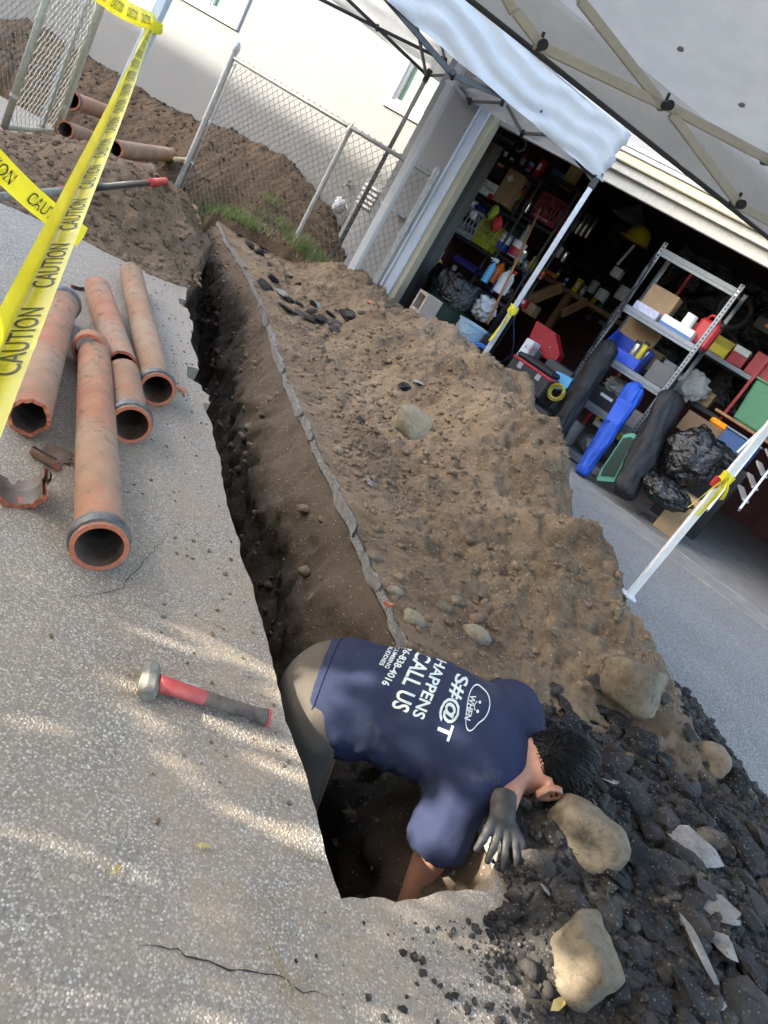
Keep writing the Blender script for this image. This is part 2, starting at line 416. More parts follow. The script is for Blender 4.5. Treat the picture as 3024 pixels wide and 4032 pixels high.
# ------------------------------------------------------------------ ground
def poly_sheet(name, outline, z, th, mat, jitter=0.0, noisy=None):
    bm = bmesh.new(); vs = [bm.verts.new((p[0], p[1], z)) for p in outline]
    f = bm.faces.new(vs); bm.normal_update()
    if f.normal.z < 0: f.normal_flip()
    r = bmesh.ops.extrude_face_region(bm, geom=[f]); dn = [v for v in r['geom'] if isinstance(v, bmesh.types.BMVert)]
    for v in dn: v.co.z -= th
    bmesh.ops.triangulate(bm, faces=[q for q in bm.faces if len(q.verts) > 4])
    bmesh.ops.recalc_face_normals(bm, faces=bm.faces)
    V = np.array([v.co[:] for v in bm.verts]); F = [tuple(v.index for v in q.verts) for q in bm.faces]
    bm.free()
    return props(put(name, V, F, mat, base=(0, 0, 0)), kind='structure')
LEFT = [(7.4, -.40), (5.4, -.42), (4.58, -.43), (3.7, -.57), (2.94, -.67), (2.2, -.655), (1.29, -.63), (.88, -.6), (.25, -.58), (-.14, -.55), (-.49, -.52), (-.73, -.5), (-1.05, -.47)]
NEAR = [(-1.05, -.47), (-1.045, -.34), (-1.02, -.22), (-1.0, -.05)]
RIGHT = [(-1.0, -.05), (-.9, .0), (-.77, .03), (-.5, .03), (0, 0), (.35, -.02), (.78, -.02), (1.36, -.04), (2.23, -.07), (2.85, -.05), (4.1, 0), (5.0, -.03), (6.0, -.13), (7.4, -.16)]
def resample(pts, step, amp, seed):
    pts = np.array(pts, float); out = []
    for a, b in zip(pts[:-1], pts[1:]):
        n = max(1, int(np.linalg.norm(b-a)/step))
        for k in range(n): out.append(a+(b-a)*k/n)
    out.append(pts[-1]); out = np.array(out)
    Q = np.c_[out, np.zeros(len(out))]
    out[:, 1] += amp*(fbm(Q, 6, 4, seed)); return out
Ls = resample(LEFT, .03, .022, 5); Ns = resample(NEAR, .025, 0, 6); Ns[:, 0] += .02*fbm(np.c_[Ns, Ns[:, :1]], 9, 3, 2); Rs = resample(RIGHT, .03, .03, 8)
# broken bites out of the left slab edge
for s0, dp, wd in ((1.55, .06, .10), (1.30, -.035, .07), (2.75, .05, .07), (2.35, -.02, .1)):
    m = np.abs(Ls[:, 0]-s0) < wd; Ls[m, 1] -= dp
wL = lambda s: np.interp(s, Ls[::-1, 0], Ls[::-1, 1]); wR = lambda s: np.interp(s, Rs[:, 0], Rs[:, 1])
PJ = S(-.33, 1.5); offJ = float((PJ-GO)@GN); uJ = float((PJ-GO)@GU)
toSW = lambda P: toS(P)
Lc = Ls.copy(); _m = Lc[:, 0] > 3.35; Lc[_m, 1] = np.minimum(Lc[_m, 1], np.interp(Lc[_m, 0], [3.35, 3.6, 4.2, 7.4], [-.6, -.95, -1.25, -1.3]))
left_out = [S(*p) for p in Lc]+[S(*p) for p in Ns[1:]]+[S(-.93, -.01)]+[G(uJ, offJ), G(9, offJ), G(9, -14), G(-16, -14), S(7.4, -12)]
poly_sheet("driveway", left_out, 0, .10, AGG)
right_out = [S(-.93, -.01)+np.array([.012, .012, 0])]+[S(*p) for p in Rs[3:]]+[S(7.4, 1.2), G(-3.9, -.02), G(9, -.02), G(9, offJ+.012), G(uJ, offJ+.012)]
poly_sheet("driveway_apron", right_out, -.002, .035, AGG2)
gm = M("subsoil", (.10, .075, .05), .95, sc=3)
mb = MB(); mb.add([(-60, -60, -1.4), (60, -60, -1.4), (60, 60, -1.4), (-60, 60, -1.4)], [(0, 1, 2, 3)])
props(mb.build("ground", gm), kind='structure')
mb = MB(); mb.add([G(uJ, offJ-.02, -.03), G(9, offJ-.02, -.03), G(9, offJ+.04, -.03), G(uJ, offJ+.04, -.03)], [(0, 1, 2, 3)])
props(mb.build("expansion_joint_soil", gm), kind='structure')

# cracks in the slab: slender dark ribbons with jagged outline
def crack(pts, wid, seed):
    P = [gz(*p, .0025) for p in pts]; Q = []
    for a, b in zip(P[:-1], P[1:]):
        n = max(2, int(np.linalg.norm(b-a)/.012))
        for k in range(n): Q.append(a+(b-a)*k/n)
    Q.append(P[-1]); Q = np.array(Q); nz = fbm(Q, 30, 3, seed)*.014
    d = np.gradient(Q, axis=0); nr = np.c_[-d[:, 1], d[:, 0], np.zeros(len(Q))]; nr /= np.linalg.norm(nr, axis=1)[:, None]+1e-9
    Q = Q+nr*nz[:, None]; w = wid*.6*(.4+1.3*np.abs(fbm(Q, 22, 2, seed+3)))*np.minimum(1, np.minimum(np.arange(len(Q)), np.arange(len(Q))[::-1])/6+.12)
    V = np.concatenate([Q-nr*w[:, None], Q+nr*w[:, None]]); n = len(Q)
    return V, [(i, i+1, n+i+1, n+i) for i in range(n-1)]
CR = M("crack_soil", (.028, .022, .018), .95, var=.3, bump=0)
drv = bpy.data.objects["driveway"]
for k, (pts, w) in enumerate([(((95, 1285), (150, 1292), (215, 1285), (262, 1270), (300, 1225), (345, 1175), (385, 1130)), .0022), (((300, 2040), (365, 2052), (420, 2065), (480, 2092), (560, 2105), (640, 2130), (720, 2150)), .0032),
                               (((30, 655), (70, 668), (110, 665)), .004), (((425, 1330), (460, 1350), (520, 1372)), .0015)]):
    V, F = crack(pts, w, k); put("crack", V, F, CR, drv)

# ------------------------------------------------------------------ trench (walls and floor in one rough sheet)
def depth(s): return .92+.06*np.sin(s*1.7)-.35*sstep(s, 4.2, 6.6)
ss = np.arange(-1.02, 7.35, .03); nq = 46
rows = []
for s in ss:
    d = float(depth(s)); a, b = float(wR(s)), float(wL(s))
    if s < -.985: a = b+.0+(a-b)
    cs = []
    for q in np.linspace(0, 1, 22): cs.append((a+.01-.10*q-.03*math.sin(q*5), -.05-(d-.05)*q))
    wb_, wa_ = a-.09, b+.05
    for q in np.linspace(0, 1, 10)[1:]: cs.append((wb_+(wa_-wb_)*q, -d+.03*math.sin(q*3)))
    for q in np.linspace(0, 1, 16)[1:]: cs.append((wa_-.10*q, -d+(d-.09)*q))
    rows.append([S(s, w, z) for w, z in cs])
A = np.array(rows); n0, n1 = A.shape[:2]; Pf = A.reshape(-1, 3)
diag = Pf@TS*.8+Pf[:, 2]*1.0; nx = fbm(Pf, 3.2, 5, 21)*.085+fbm(Pf*np.array([1, 1, .5]), 11, 4, 25)*.04+np.abs(fbm(np.c_[diag, Pf@TS*.25, Pf[:, 2]*.25], 9, 3, 28))*.05-.02
edge = np.tile(np.minimum(1, np.minimum(np.arange(n1), np.arange(n1)[::-1])/4), n0)
Pf = Pf+NW*(nx*edge)[:, None]+UP*(fbm(Pf, 7, 3, 31)*.03*edge)[:, None]
I = np.arange(n0*n1).reshape(n0, n1)
F = np.stack([I[:-1, :-1].ravel(), I[1:, :-1].ravel(), I[1:, 1:].ravel(), I[:-1, 1:].ravel()], 1)
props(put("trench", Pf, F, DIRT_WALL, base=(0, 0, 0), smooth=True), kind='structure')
_wi = Pf.reshape(n0, n1, 3)[:, 2:20].reshape(-1, 3); _k = nrng.randint(0, len(_wi), 900); WALL_ST = _wi[_k]+nrng.normal(0, .012, (900, 3))*np.array([1, 1, 1]); WALL_ST += NW*.004
# near end wall of the hole
qs = np.linspace(-.52, .06, 24); zs = np.linspace(-.07, -1.05, 30)
P = np.array([S(-1.03+.05*(z+.07), w, z) for z in zs for w in qs]); P = P+TS*(fbm(P, 5, 4, 41)*.05-.01)[:, None]
I = np.arange(len(P)).reshape(30, 24); F = np.stack([I[:-1, :-1].ravel(), I[1:, :-1].ravel(), I[1:, 1:].ravel(), I[:-1, 1:].ravel()], 1)
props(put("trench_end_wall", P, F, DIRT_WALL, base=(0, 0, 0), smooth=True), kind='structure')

# ------------------------------------------------------------------ dirt mound between trench and garage
HS = [-.7, -.5, -.3, 0, .35, .69, 1.02, 1.35, 2.2, 2.84, 3.8, 4.7, 6.0, 6.8, 7.4]; HZ = [0, .05, .10, .18, .28, .38, .45, .53, .55, .535, .44, .41, .33, .22, .12]
def mound_z(s, w):
    s = np.asarray(s, float); w = np.asarray(w, float)
    P = np.c_[s.ravel(), w.ravel(), np.zeros(s.size)]
    n1 = fbm(P, 1.1, 3, 51).reshape(s.shape); n2 = fbm(P, 4.5, 4, 55).reshape(s.shape); n3 = fbm(P, 19, 4, 60, .6).reshape(s.shape)
    Pr = P.copy(); Pr[:, 0] = P[:, 0]+.35*P[:, 1]+.12*n2.ravel(); ridge = 1-np.abs(pn(Pr*np.array([1.0, .30, 1])+np.array([.3, 0, 0]), 1.5, 66)).reshape(s.shape)*2.4
    H = np.interp(s, HS, HZ); w2 = w+.10*n1
    p = .12*sstep(w2, .03, .3)+.38*sstep(w2, .25, .85)+.5*sstep(w2, .55, 1.2); sh_ = .34*(1-sstep(s, .7, 2.3)); p = p*(1-sstep(w2+sh_, 1.42, 1.98))
    z = H*p*(1+.30*n1)+.125*(ridge-.40)*sstep(H*p, .06, .3)
    live = sstep(p*H, .005, .06)
    bil = np.abs(fbm(P, 9, 3, 64)).reshape(s.shape); z = z+n2*.065*live+(n3*.024+(bil-.25)*.05)*(.3+.7*live)+.006+.010*sstep(w, 0, .1)
    d = -((np.stack([R0[0]+TS[0]*s+NW[0]*w-GO[0], R0[1]+TS[1]*s+NW[1]*w-GO[1]], -1))@GN[:2])     # metres in front of the garage plane
    uu = (np.stack([R0[0]+TS[0]*s+NW[0]*w-GO[0], R0[1]+TS[1]*s+NW[1]*w-GO[1]], -1))@GU[:2]
    fade = np.where(uu > -3.55, sstep(d, .05, .45), 1.0); z = z*fade-.03*(1-fade)
    rim = 1-sstep(w+sh_+.06*n2, 1.86, 2.03); return z*rim-.03*(1-rim)
def grid_sheet(name, s0, s1, w0, w1, step, zf, mat, kind='structure'):
    a = np.arange(s0, s1+1e-6, step); b = np.arange(w0, w1+1e-6, step)
    Sg, Wg = np.meshgrid(a, b, indexing='ij'); lowr = wR(Sg)+.005
    Wg = np.where(Wg < lowr, lowr, Wg); Z = zf(Sg, Wg)
    P = R0+Sg[..., None]*TS+Wg[..., None]*NW; P[..., 2] = Z
    I = np.arange(Sg.size).reshape(Sg.shape); F = np.stack([I[:-1, :-1].ravel(), I[1:, :-1].ravel(), I[1:, 1:].ravel(), I[:-1, 1:].ravel()], 1)
    return props(put(name, P.reshape(-1, 3), F, mat, base=(0, 0, 0), smooth=True), kind=kind)
grid_sheet("dirt_mound", -.62, 7.4, -.16, 2.1, .016, mound_z, DIRT)
def rubble_z(s, w):
    s = np.asarray(s, float); w = np.asarray(w, float); P = np.c_[s.ravel(), w.ravel(), np.zeros(s.size)]
    n2 = fbm(P, 4, 4, 71).reshape(s.shape); n3 = fbm(P, 22, 4, 75, .6).reshape(s.shape)
    m = sstep(w+.22*n2, -.14-.06*sstep(-s, 1.1, 1.6), .24)**1.3*(1-sstep(w, 1.42+.22*s, 1.80+.22*s))*(1-sstep(s-.38*(w-.7)+.2*n2, -.42, -.05))*(1-sstep(-s, 1.9, 2.4))
    return m*(.055+.05*n2)+n3*.013*sstep(m, 0, .3)-.022*(1-sstep(m, 0, .12))
def rz_all(s, w): return np.maximum(rubble_z(s, w), np.where(np.asarray(s) > -.62, mound_z(s, w), -1))
a = np.arange(-2.5, .5, .018); b = np.arange(-.4, 2.0, .018); Sg, Wg = np.meshgrid(a, b, indexing='ij')
Z = rubble_z(Sg, Wg); hole = (Sg > -1.03) & (Wg < wR(np.clip(Sg, -1, 7))+.012); Z = np.where(hole, -.06, Z)
P = R0+Sg[..., None]*TS+Wg[..., None]*NW; P[..., 2] = Z; I = np.arange(Sg.size).reshape(Sg.shape)
ok = ~hole; q = ok[:-1, :-1] & ok[1:, :-1] & ok[1:, 1:] & ok[:-1, 1:]
F = np.stack([I[:-1, :-1][q], I[1:, :-1][q], I[1:, 1:][q], I[:-1, 1:][q]], 1)
props(put("rubble_bed", P.reshape(-1, 3), F, ASPH_G, base=(0, 0, 0), smooth=True), kind='structure')

# dirt pile on the left behind the pipes
def pile_z(s, w):
    s = np.asarray(s, float); w = np.asarray(w, float); P = np.c_[s.ravel(), w.ravel(), np.zeros(s.size)]
    n1 = fbm(P, 1.3, 3, 81).reshape(s.shape); n2 = fbm(P, 5, 4, 85).reshape(s.shape); n3 = fbm(P, 19, 4, 88, .6).reshape(s.shape)
    m = sstep(s+.35*n1, 3.0, 4.2)*(1-sstep(s+.3*n1, 4.5, 5.5))*(.35+.65*sstep(-w+.1*n1, .42, .9))*(1-sstep(-w+.2*n1, 1.4, 2.4))
    bil = np.abs(fbm(P, 8, 3, 89)).reshape(s.shape); z = .37*m*(1+.4*n1)+n2*.05*sstep(m, 0, .2)+(n3*.025+(bil-.2)*.06)*sstep(m, 0, .1); fl = sstep(s, 3.3, 3.7)*(1-sstep(-w, 1.3, 1.6)); z = np.maximum(np.where(m > .01, z, -.03), np.where(fl > .02, -.03+.055*fl+n2*.04+n3*.02, -9)); return z
a = np.arange(2.6, 7.0, .022); b = np.arange(-3.7, -.33, .022); Sg, Wg = np.meshgrid(a, b, indexing='ij'); Z = pile_z(Sg, Wg)
skirt = np.maximum(0, Wg-(wL(Sg)-.02)); P = R0+Sg[..., None]*TS+np.minimum(Wg, wL(Sg)+.02)[..., None]*NW; P[..., 2] = np.where(Wg > wL(Sg)+.0, -.25, Z); I = np.arange(Sg.size).reshape(Sg.shape)
F = np.stack([I[:-1, :-1].ravel(), I[1:, :-1].ravel(), I[1:, 1:].ravel(), I[:-1, 1:].ravel()], 1)
props(put("dirt_pile", P.reshape(-1, 3), F, DIRT_BR, base=(0, 0, 0), smooth=True), kind='structure')

# back yard between fence and house: soil heaped against the house wall
def yard_z(u, o):
    u = np.asarray(u, float); o = np.asarray(o, float); P = np.c_[u.ravel(), o.ravel(), np.zeros(u.size)]
    n1 = fbm(P, 1.2, 3, 91).reshape(u.shape); n2 = fbm(P, 5, 4, 95).reshape(u.shape); n3 = fbm(P, 19, 4, 98, .6).reshape(u.shape)
    top = np.interp(u, [-16, -10.4, -8.65, -7.4, -6.3, -5.4, -4.9, -4.4, -4.0], [.55, .62, .68, .88, .93, .72, .42, .22, .2])
    frt = np.interp(u, [-16, -8.5, -7.0, -6.75, -6.5, -6.2, -5.9, -4.8, -4.0], [.03, .03, -.02, -.14, -.3, -.3, .05, .24, .2])
    t = sstep(o+.12*n1, -.15, .95); z = frt*(1-t)+top*t
    tr = np.exp(-((u+6.35)/.16)**2)*(1-sstep(o, .1, .5)); z = z-.75*tr
    bil = np.abs(fbm(P, 7, 3, 97)).reshape(u.shape); return z+n1*.05+n2*.06+n3*.03+(bil-.2)*.08
a = np.arange(-12.5, -3.95, .03); b = np.arange(-.42, 1.02, .03); Sg, Wg = np.meshgrid(a, b, indexing='ij'); Z = yard_z(Sg, Wg)
Z = Z-.6*(1-sstep(Wg+.10*fbm(np.c_[Sg.ravel(), Wg.ravel(), 0*Sg.ravel()], 4, 3, 99).reshape(Sg.shape), -.42, -.30))
P = GO+Sg[..., None]*GU+Wg[..., None]*GN; P[..., 2] = Z; I = np.arange(Sg.size).reshape(Sg.shape)
F = np.stack([I[:-1, :-1].ravel(), I[1:, :-1].ravel(), I[1:, 1:].ravel(), I[:-1, 1:].ravel()], 1)
props(put("back_yard_soil", P.reshape(-1, 3), F, DIRT_DARK, base=(0, 0, 0), smooth=True), kind='structure')

# ------------------------------------------------------------------ loose stuff: clods and gravel
_t = (1+5**.5)/2
ICO_V = np.array([(-1, _t, 0), (1, _t, 0), (-1, -_t, 0), (1, -_t, 0), (0, -1, _t), (0, 1, _t), (0, -1, -_t), (0, 1, -_t), (_t, 0, -1), (_t, 0, 1), (-_t, 0, -1), (-_t, 0, 1)])/math.sqrt(1+_t*_t)
ICO_F = np.array([(0, 11, 5), (0, 5, 1), (0, 1, 7), (0, 7, 10), (0, 10, 11), (1, 5, 9), (5, 11, 4), (11, 10, 2), (10, 7, 6), (7, 1, 8), (3, 9, 4), (3, 4, 2), (3, 2, 6), (3, 6, 8), (3, 8, 9), (4, 9, 5), (2, 4, 11), (6, 2, 10), (8, 6, 7), (9, 8, 1)])
def scatter(name, pts, sizes, mat, flat=.75, label=None, cat=None, jit=.42):
    n = len(pts); V = np.repeat(ICO_V[None], n, 0)*(1+nrng.uniform(-jit, jit, (n, 12, 1)))
    sc = np.c_[nrng.uniform(.75, 1.3, n), nrng.uniform(.75, 1.3, n), nrng.uniform(.8, 1.1, n)*flat]*np.asarray(sizes)[:, None]
    V = V*sc[:, None, :]; a = nrng.uniform(0, 6.28, n); tl = nrng.uniform(-.6, .6, n)
    x, z = V[..., 0]*np.cos(tl)[:, None]-V[..., 2]*np.sin(tl)[:, None], V[..., 0]*np.sin(tl)[:, None]+V[..., 2]*np.cos(tl)[:, None]
    X = x*np.cos(a)[:, None]-V[..., 1]*np.sin(a)[:, None]; Y = x*np.sin(a)[:, None]+V[..., 1]*np.cos(a)[:, None]
    W = np.stack([X, Y, z], -1)+np.asarray(pts)[:, None, :]
    F = (ICO_F[None]+12*np.arange(n)[:, None, None]).reshape(-1, 3)
    return props(put(name, W.reshape(-1, 3), F, mat, base=(0, 0, 0)), label, cat, kind='stuff')
def sw_pts(n, s0, s1, w0, w1, zf, lift, dens=None):
    s = nrng.uniform(s0, s1, n); w = nrng.uniform(w0, w1, n)
    if dens is not None: k = nrng.uniform(0, 1, n) < dens(s, w); s, w = s[k], w[k]
    z = zf(s, w); P = R0+s[:, None]*TS+w[:, None]*NW; P[:, 2] = z+lift; return P
def sizes(n, lo, hi, p=3.0): return lo+(hi-lo)*nrng.uniform(0, 1, n)**p
cl = lambda s, w: .25+.75*sstep(fbm(np.c_[s, w, 0*s], 1.6, 3, 101), -.1, .35)
P = sw_pts(26000, -.25, 7.0, .0, 1.97, mound_z, .0, lambda s, w: (.35+.65*cl(s, w))*np.where(s > 4, .5, 1)); scatter("dirt_clods", P, sizes(len(P), .003, .019, 5.5), CLOD, label="loose brown dirt clods strewn over the long mound", cat="dirt clods")
P = sw_pts(1100, -.1, 3.2, .05, .70, mound_z, .006, lambda s, w: .4+.6*cl(s, w)); scatter("dirt_clods", P, sizes(len(P), .004, .027, 4.0), CLOD, label="band of rounded dirt lumps along the trench-side foot of the mound", cat="dirt clods")
P = sw_pts(9000, 2.9, 6.4, -3.2, -.55, pile_z, .0); P = P[P[:, 2] > -.01]; scatter("dirt_clods", P, sizes(len(P), .005, .028, 4), DIRT_BR, label="loose clods on the dirt pile behind the clay pipes", cat="dirt clods")
inr = lambda s, w: (rubble_z(s, w) > -.004).astype(float)*((w > wR(np.clip(s, -1, 7))+.03) | (s < -1.06))
P = sw_pts(15000, -2.4, .3, -.3, 1.75, rubble_z, .0, inr); scatter("asphalt_gravel", P, sizes(len(P), .003, .014, 3), ASPH, .8, "fine black gravel between the broken asphalt chunks", "gravel")
P = sw_pts(2500, -2.4, .3, -.1, 1.75, rubble_z, .004, inr); scatter("asphalt_gravel", P, sizes(len(P), .010, .026, 2), ASPH_G, .8, "small grey crumbs of asphalt base over the black rubble", "gravel")
u = nrng.uniform(-12, -4.1, 3500); o = nrng.uniform(-.3, .98, 3500); z = yard_z(u, o); P = GO+u[:, None]*GU+o[:, None]*GN; P[:, 2] = z
scatter("soil_clods", P, sizes(3500, .005, .032, 4), DIRT_DARK, label="dark soil clods heaped against the house wall", cat="soil clods")
scatter("trench_wall_stones", WALL_ST, sizes(900, .003, .030, 4), CLOD, label="stones and clods stuck in the trench side wall", cat="stones")
s = nrng.uniform(-2.3, -.86, 9000); w = .16-np.abs(nrng.normal(0, .24, 9000)); k = ((s < -1.075) | (w > -.03)) & (w > -.75); s, w = s[k], w[k]; hx = toS(gz(1082, 1800, .03)); k = np.hypot(s-hx[0], w-hx[1]) > .06; s, w = s[k], w[k]; P = R0+s[:, None]*TS+w[:, None]*NW; P[:, 2] = np.maximum(rubble_z(s, w), 0)+.001
scatter("asphalt_crumbs", P, sizes(len(P), .0010, .010, 6), ASPH_G, .8, "dark asphalt crumbs thinning out over the slab below the hole", "gravel")
# crumbs on the slab by the trench
s = nrng.uniform(-1.0, 4.2, 700); d = np.abs(nrng.normal(0, .22, 700)); P = R0+s[:, None]*TS+(wL(s)-.02-d)[:, None]*NW; P[:, 2] = .002
scatter("dirt_crumbs", P, sizes(700, .001, .007, 4), CLOD, label="scattered dirt crumbs on the slab along the trench edge", cat="dirt crumbs")
# ------------------------------------------------------------------ house behind the fence
def gbox(mb, u0, u1, o0, o1, z0, z1, bev=0.0):
    return mb.box(G((u0+u1)/2, (o0+o1)/2, (z0+z1)/2), (abs(u1-u0)/2, abs(o1-o0)/2, abs(z1-z0)/2), (GU, GN, UP), bev)
HOFF = 1.0
house = thing("house", "cream stucco house wall with white framed windows behind the chain link fence", "house", G(-8, HOFF, 0))
WIN = [(-9.75, -8.24, 1.98, 3.05), (-5.5, -4.35, 2.07, 3.05)]
us = sorted({-17.0, -3.9, *[w[0] for w in WIN], *[w[1] for w in WIN]}); zs_ = sorted({-.4, 5.2, *[w[2] for w in WIN], *[w[3] for w in WIN]})
mb = MB()
for a, b in zip(us[:-1], us[1:]):
    for c, d in zip(zs_[:-1], zs_[1:]):
        if any(a >= w[0]-.01 and b <= w[1]+.01 and c >= w[2]-.01 and d <= w[3]+.01 for w in WIN): continue
        gbox(mb, a, b, HOFF, HOFF+.2, c, d)
mb.build("wall", STUCCO, house)
GREEN = M("green_window_glass", (.10, .16, .13), .12, var=.5, sc=120, bump=.3, bsc=200, col2=(.20, .30, .22), spec=.7)
for (a, b, c, d) in WIN:
    w = MB(); f = .075
    for (x0, x1, y0, y1) in ((a-.02, b+.02, c-.02, c+f), (a-.02, b+.02, d-f, d+.02), (a-.02, a+f, c+f, d-f), (b-f, b+.02, c+f, d-f)): gbox(w, x0, x1, HOFF-.035, HOFF+.06, y0, y1, .006)
    m_ = (a+b)/2+.06
    win = w.build("window", TRIM, house)
    s_ = MB(); gbox(s_, m_-.03, m_+.03, HOFF-.015, HOFF+.06, c+f, d-f, .004)
    for (x0, x1) in ((a+f, m_-.03), (m_+.03, b-f)):
        gbox(s_, x0, x1, HOFF+.005, HOFF+.05, c+f, c+f+.035, .003); gbox(s_, x0, x0+.03, HOFF+.005, HOFF+.05, c+f+.035, d-f, .003)
    s_.build("sash", TRIM, win)
    for (x0, x1) in ((a+f, m_-.03), (m_+.03, b-f)):
        p_ = MB(); gbox(p_, x0+.002, x1-.002, HOFF+.052, HOFF+.06, c+f, d-f); p_.build("pane", GREEN, win)
# small tap, vent box and hose bib on the house wall near the garage corner
u0, z0 = onG(1370, 730, HOFF-.03)
t = thing("wall_tap", "small weathered hose tap sticking out of the shaded house wall", "tap", G(u0, HOFF-.05, z0-.06))
mb = MB().tube([G(u0, HOFF, z0), G(u0, HOFF-.07, z0), G(u0-.01, HOFF-.10, z0-.05)], .013, 8); mb.build("spout", GALV, t, True)
mb = MB().cyl(G(u0, HOFF-.05, z0), G(u0, HOFF-.05, z0+.05), .006, n=6).cyl(G(u0, HOFF-.05, z0+.05), G(u0, HOFF-.05, z0+.06), .03, n=10); mb.build("handle", M("old_brass", (.20, .17, .12), .5, metal=.6), t)
u0, z0 = onG(1345, 820, HOFF-.1)
t = thing("gas_meter", "cluttered grey gas meter and pipes at the foot of the house wall", "gas meter", G(u0, HOFF-.15, z0-.2))
mb = MB(); mb.lathe([(.0, .0), (.06, .01), (.075, .05), (.075, .12), (.05, .17), (0, .18)], G(u0, HOFF-.16, z0-.08), n=14); mb.build("meter_body", M("meter_grey", (.42, .43, .43), .5), t, True)
mb = MB().tube([G(u0-.12, HOFF-.1, z0+.12), G(u0-.1, HOFF-.14, z0+.05), G(u0-.05, HOFF-.16, z0+.1), G(u0, HOFF-.16, z0+.1)], .014, 8).tube([G(u0+.02, HOFF-.16, z0+.1), G(u0+.14, HOFF-.14, z0+.02), G(u0+.16, HOFF-.12, z0-.2)], .014, 8); mb.build("pipe", GALV, t, True)
u0, z0 = onG(1465, 745, HOFF-.2)
t = thing("louvred_vent_unit", "low white louvred vent unit between house and garage corner", "vent unit", G(u0, HOFF-.2, 0))
mb = MB(); gbox(mb, u0-.12, u0+.16, HOFF-.22, HOFF-.02, .25, z0+.1, .01); mb.build("casing", STUCCO_G, t)
for k in range(5):
    mb = MB(); gbox(mb, u0-.10, u0+.14, HOFF-.25, HOFF-.222, z0-.22+k*.055, z0-.19+k*.055, .004); mb.build("louvre", TRIM, t)

# ------------------------------------------------------------------ garage
garage = thing("garage", "grey white stucco garage with its wide door opening full of shelves", "garage", G(0, 0, 0))
mb = MB(); gbox(mb, -4.22, -3.60, 0, .14, -.1, 2.9); gbox(mb, -3.60, 3.4, 0, .14, 2.60, 3.5); gbox(mb, -4.22, -3.6, 0, .14, 2.9, 3.5); gbox(mb, 2.6, 3.4, 0, .14, -.1, 2.6)
gbox(mb, -4.22, -4.10, .14, 5.4, -.1, 3.5); mb.build("wall", STUCCO_G, garage)
mb = MB(); gbox(mb, -4.095, -4.08, .15, 5.2, 0, 2.719); gbox(mb, -4.095, 3.4, 5.2, 5.3, 0, 3.5); gbox(mb, 3.3, 3.4, .15, 5.199, 0, 3.5); mb.build("inner_wall", REDWALL, garage)
mb = MB(); gbox(mb, -4.08, 3.3, .145, 5.2, 2.72, 2.78); mb.build("ceiling", DARKWOOD, garage)
mb = MB(); gbox(mb, -4.5, 3.7, -.25, 5.6, 3.5, 3.6); mb.build("roof", M("roof_felt", (.16, .15, .15), .9), garage)
mb = MB(); gbox(mb, -3.63, -3.52, -.03, .05, -.05, 2.56, .008); gbox(mb, -3.6525, -3.6325, -.045, -.002, -.05, 2.585, .004); mb.build("side_trim", TRIM_BLUE, garage)
mb = MB(); gbox(mb, -3.518, -3.45, -.01, .13, -.05, 2.44, .006); mb.build("jamb", CREAM, garage)
mb = MB(); gbox(mb, -3.63, 2.7, -.045, .03, 2.535, 2.60, .006); gbox(mb, -3.63, 2.7, -.06, -.046, 2.575, 2.61, .004); mb.build("head_trim", TRIM, garage)
mb = MB(); gbox(mb, -3.518, 2.6, -.025, .13, 2.46, 2.534, .008); mb.build("head_jamb", CREAM, garage)
mb = MB(); gbox(mb, -3.45, 2.6, .02, .07, 2.385, 2.459, .005); gbox(mb, -3.45, 2.6, .08, .13, 2.28, 2.455, .005); mb.build("door_edge", M("door_grey", (.34, .33, .31), .55), garage)
mb = MB(); gbox(mb, -4.08, 3.3, -.03, 5.2, -.03, .018); props(mb.build("garage_floor", CONC), kind='structure')
mb = MB(); gbox(mb, -3.6, 2.7, -.45, -.032, -.03, .010); props(mb.build("garage_threshold", CONC), kind='structure')
# downspout
t = thing("downspout", "white fluted downspout running down the garage corner in front of the fence", "downspout", G(-3.86, -.32, .2))
mb = MB(); gbox(mb, -3.90, -3.81, -.355, -.285, .1, 2.95, .008)
for k in range(3): gbox(mb, -3.892+k*.03, -3.878+k*.03, -.360, -.356, .1, 2.95, .002)
mb.build("pipe", TRIM, t)
for z in (1.1, 2.3):
    mb = MB(); gbox(mb, -3.908, -3.802, -.363, -.01, z, z+.03, .003); mb.build("strap", TRIM, t)

# ------------------------------------------------------------------ chain link fence
def chain(mb_, P0, ux, W, zb, zt, d=.046, r=.0036):
    ncol = int(W/d); Vs = []
    for i in range(ncol):
        pts = []; k = 0; z = zt
        while z > zb(i*d)-d:
            x = (i+((k+i) % 2))*d; pts.append(P0+ux*min(x, W)+UP*z+GN*(.003*((k % 2)*2-1))); z -= d; k += 1
        mb_.tube(pts, r, 4, False)
    return mb_
fo = -.2
fence = thing("chain_link_fence", "galvanised chain link fence with three posts between trench and garage", "fence", G(-5.2, fo, 0))
def post(parent, P, r, z0, z1, cap, name="post", mat=GALV):
    b = MB().cyl(P+UP*z0, P+UP*z1, r, n=14); o = b.build(name, mat, parent, True); shade_auto(o)
    if cap:
        c_ = MB().lathe([(r*1.25, -.03), (r*1.3, 0), (r*1.2, .03), (r*.8, .06), (r*.3, .078), (0.001, .08)], P+UP*z1, n=14).build("post_cap", mat, o, True)
    return o
PL, PM_, PR = G(-6.75, fo), G(-4.79, fo), G(-3.61, fo)
post(fence, PL, .036, -.45, 1.66, True); post(fence, PM_, .026, -.1, 1.53, False); post(fence, PR, .032, -.1, 1.60, True)
b = MB().cyl(G(-6.72, fo, 1.565), G(-3.61, fo, 1.565), .0215, n=12); b.build("top_rail", GALV, fence, True)
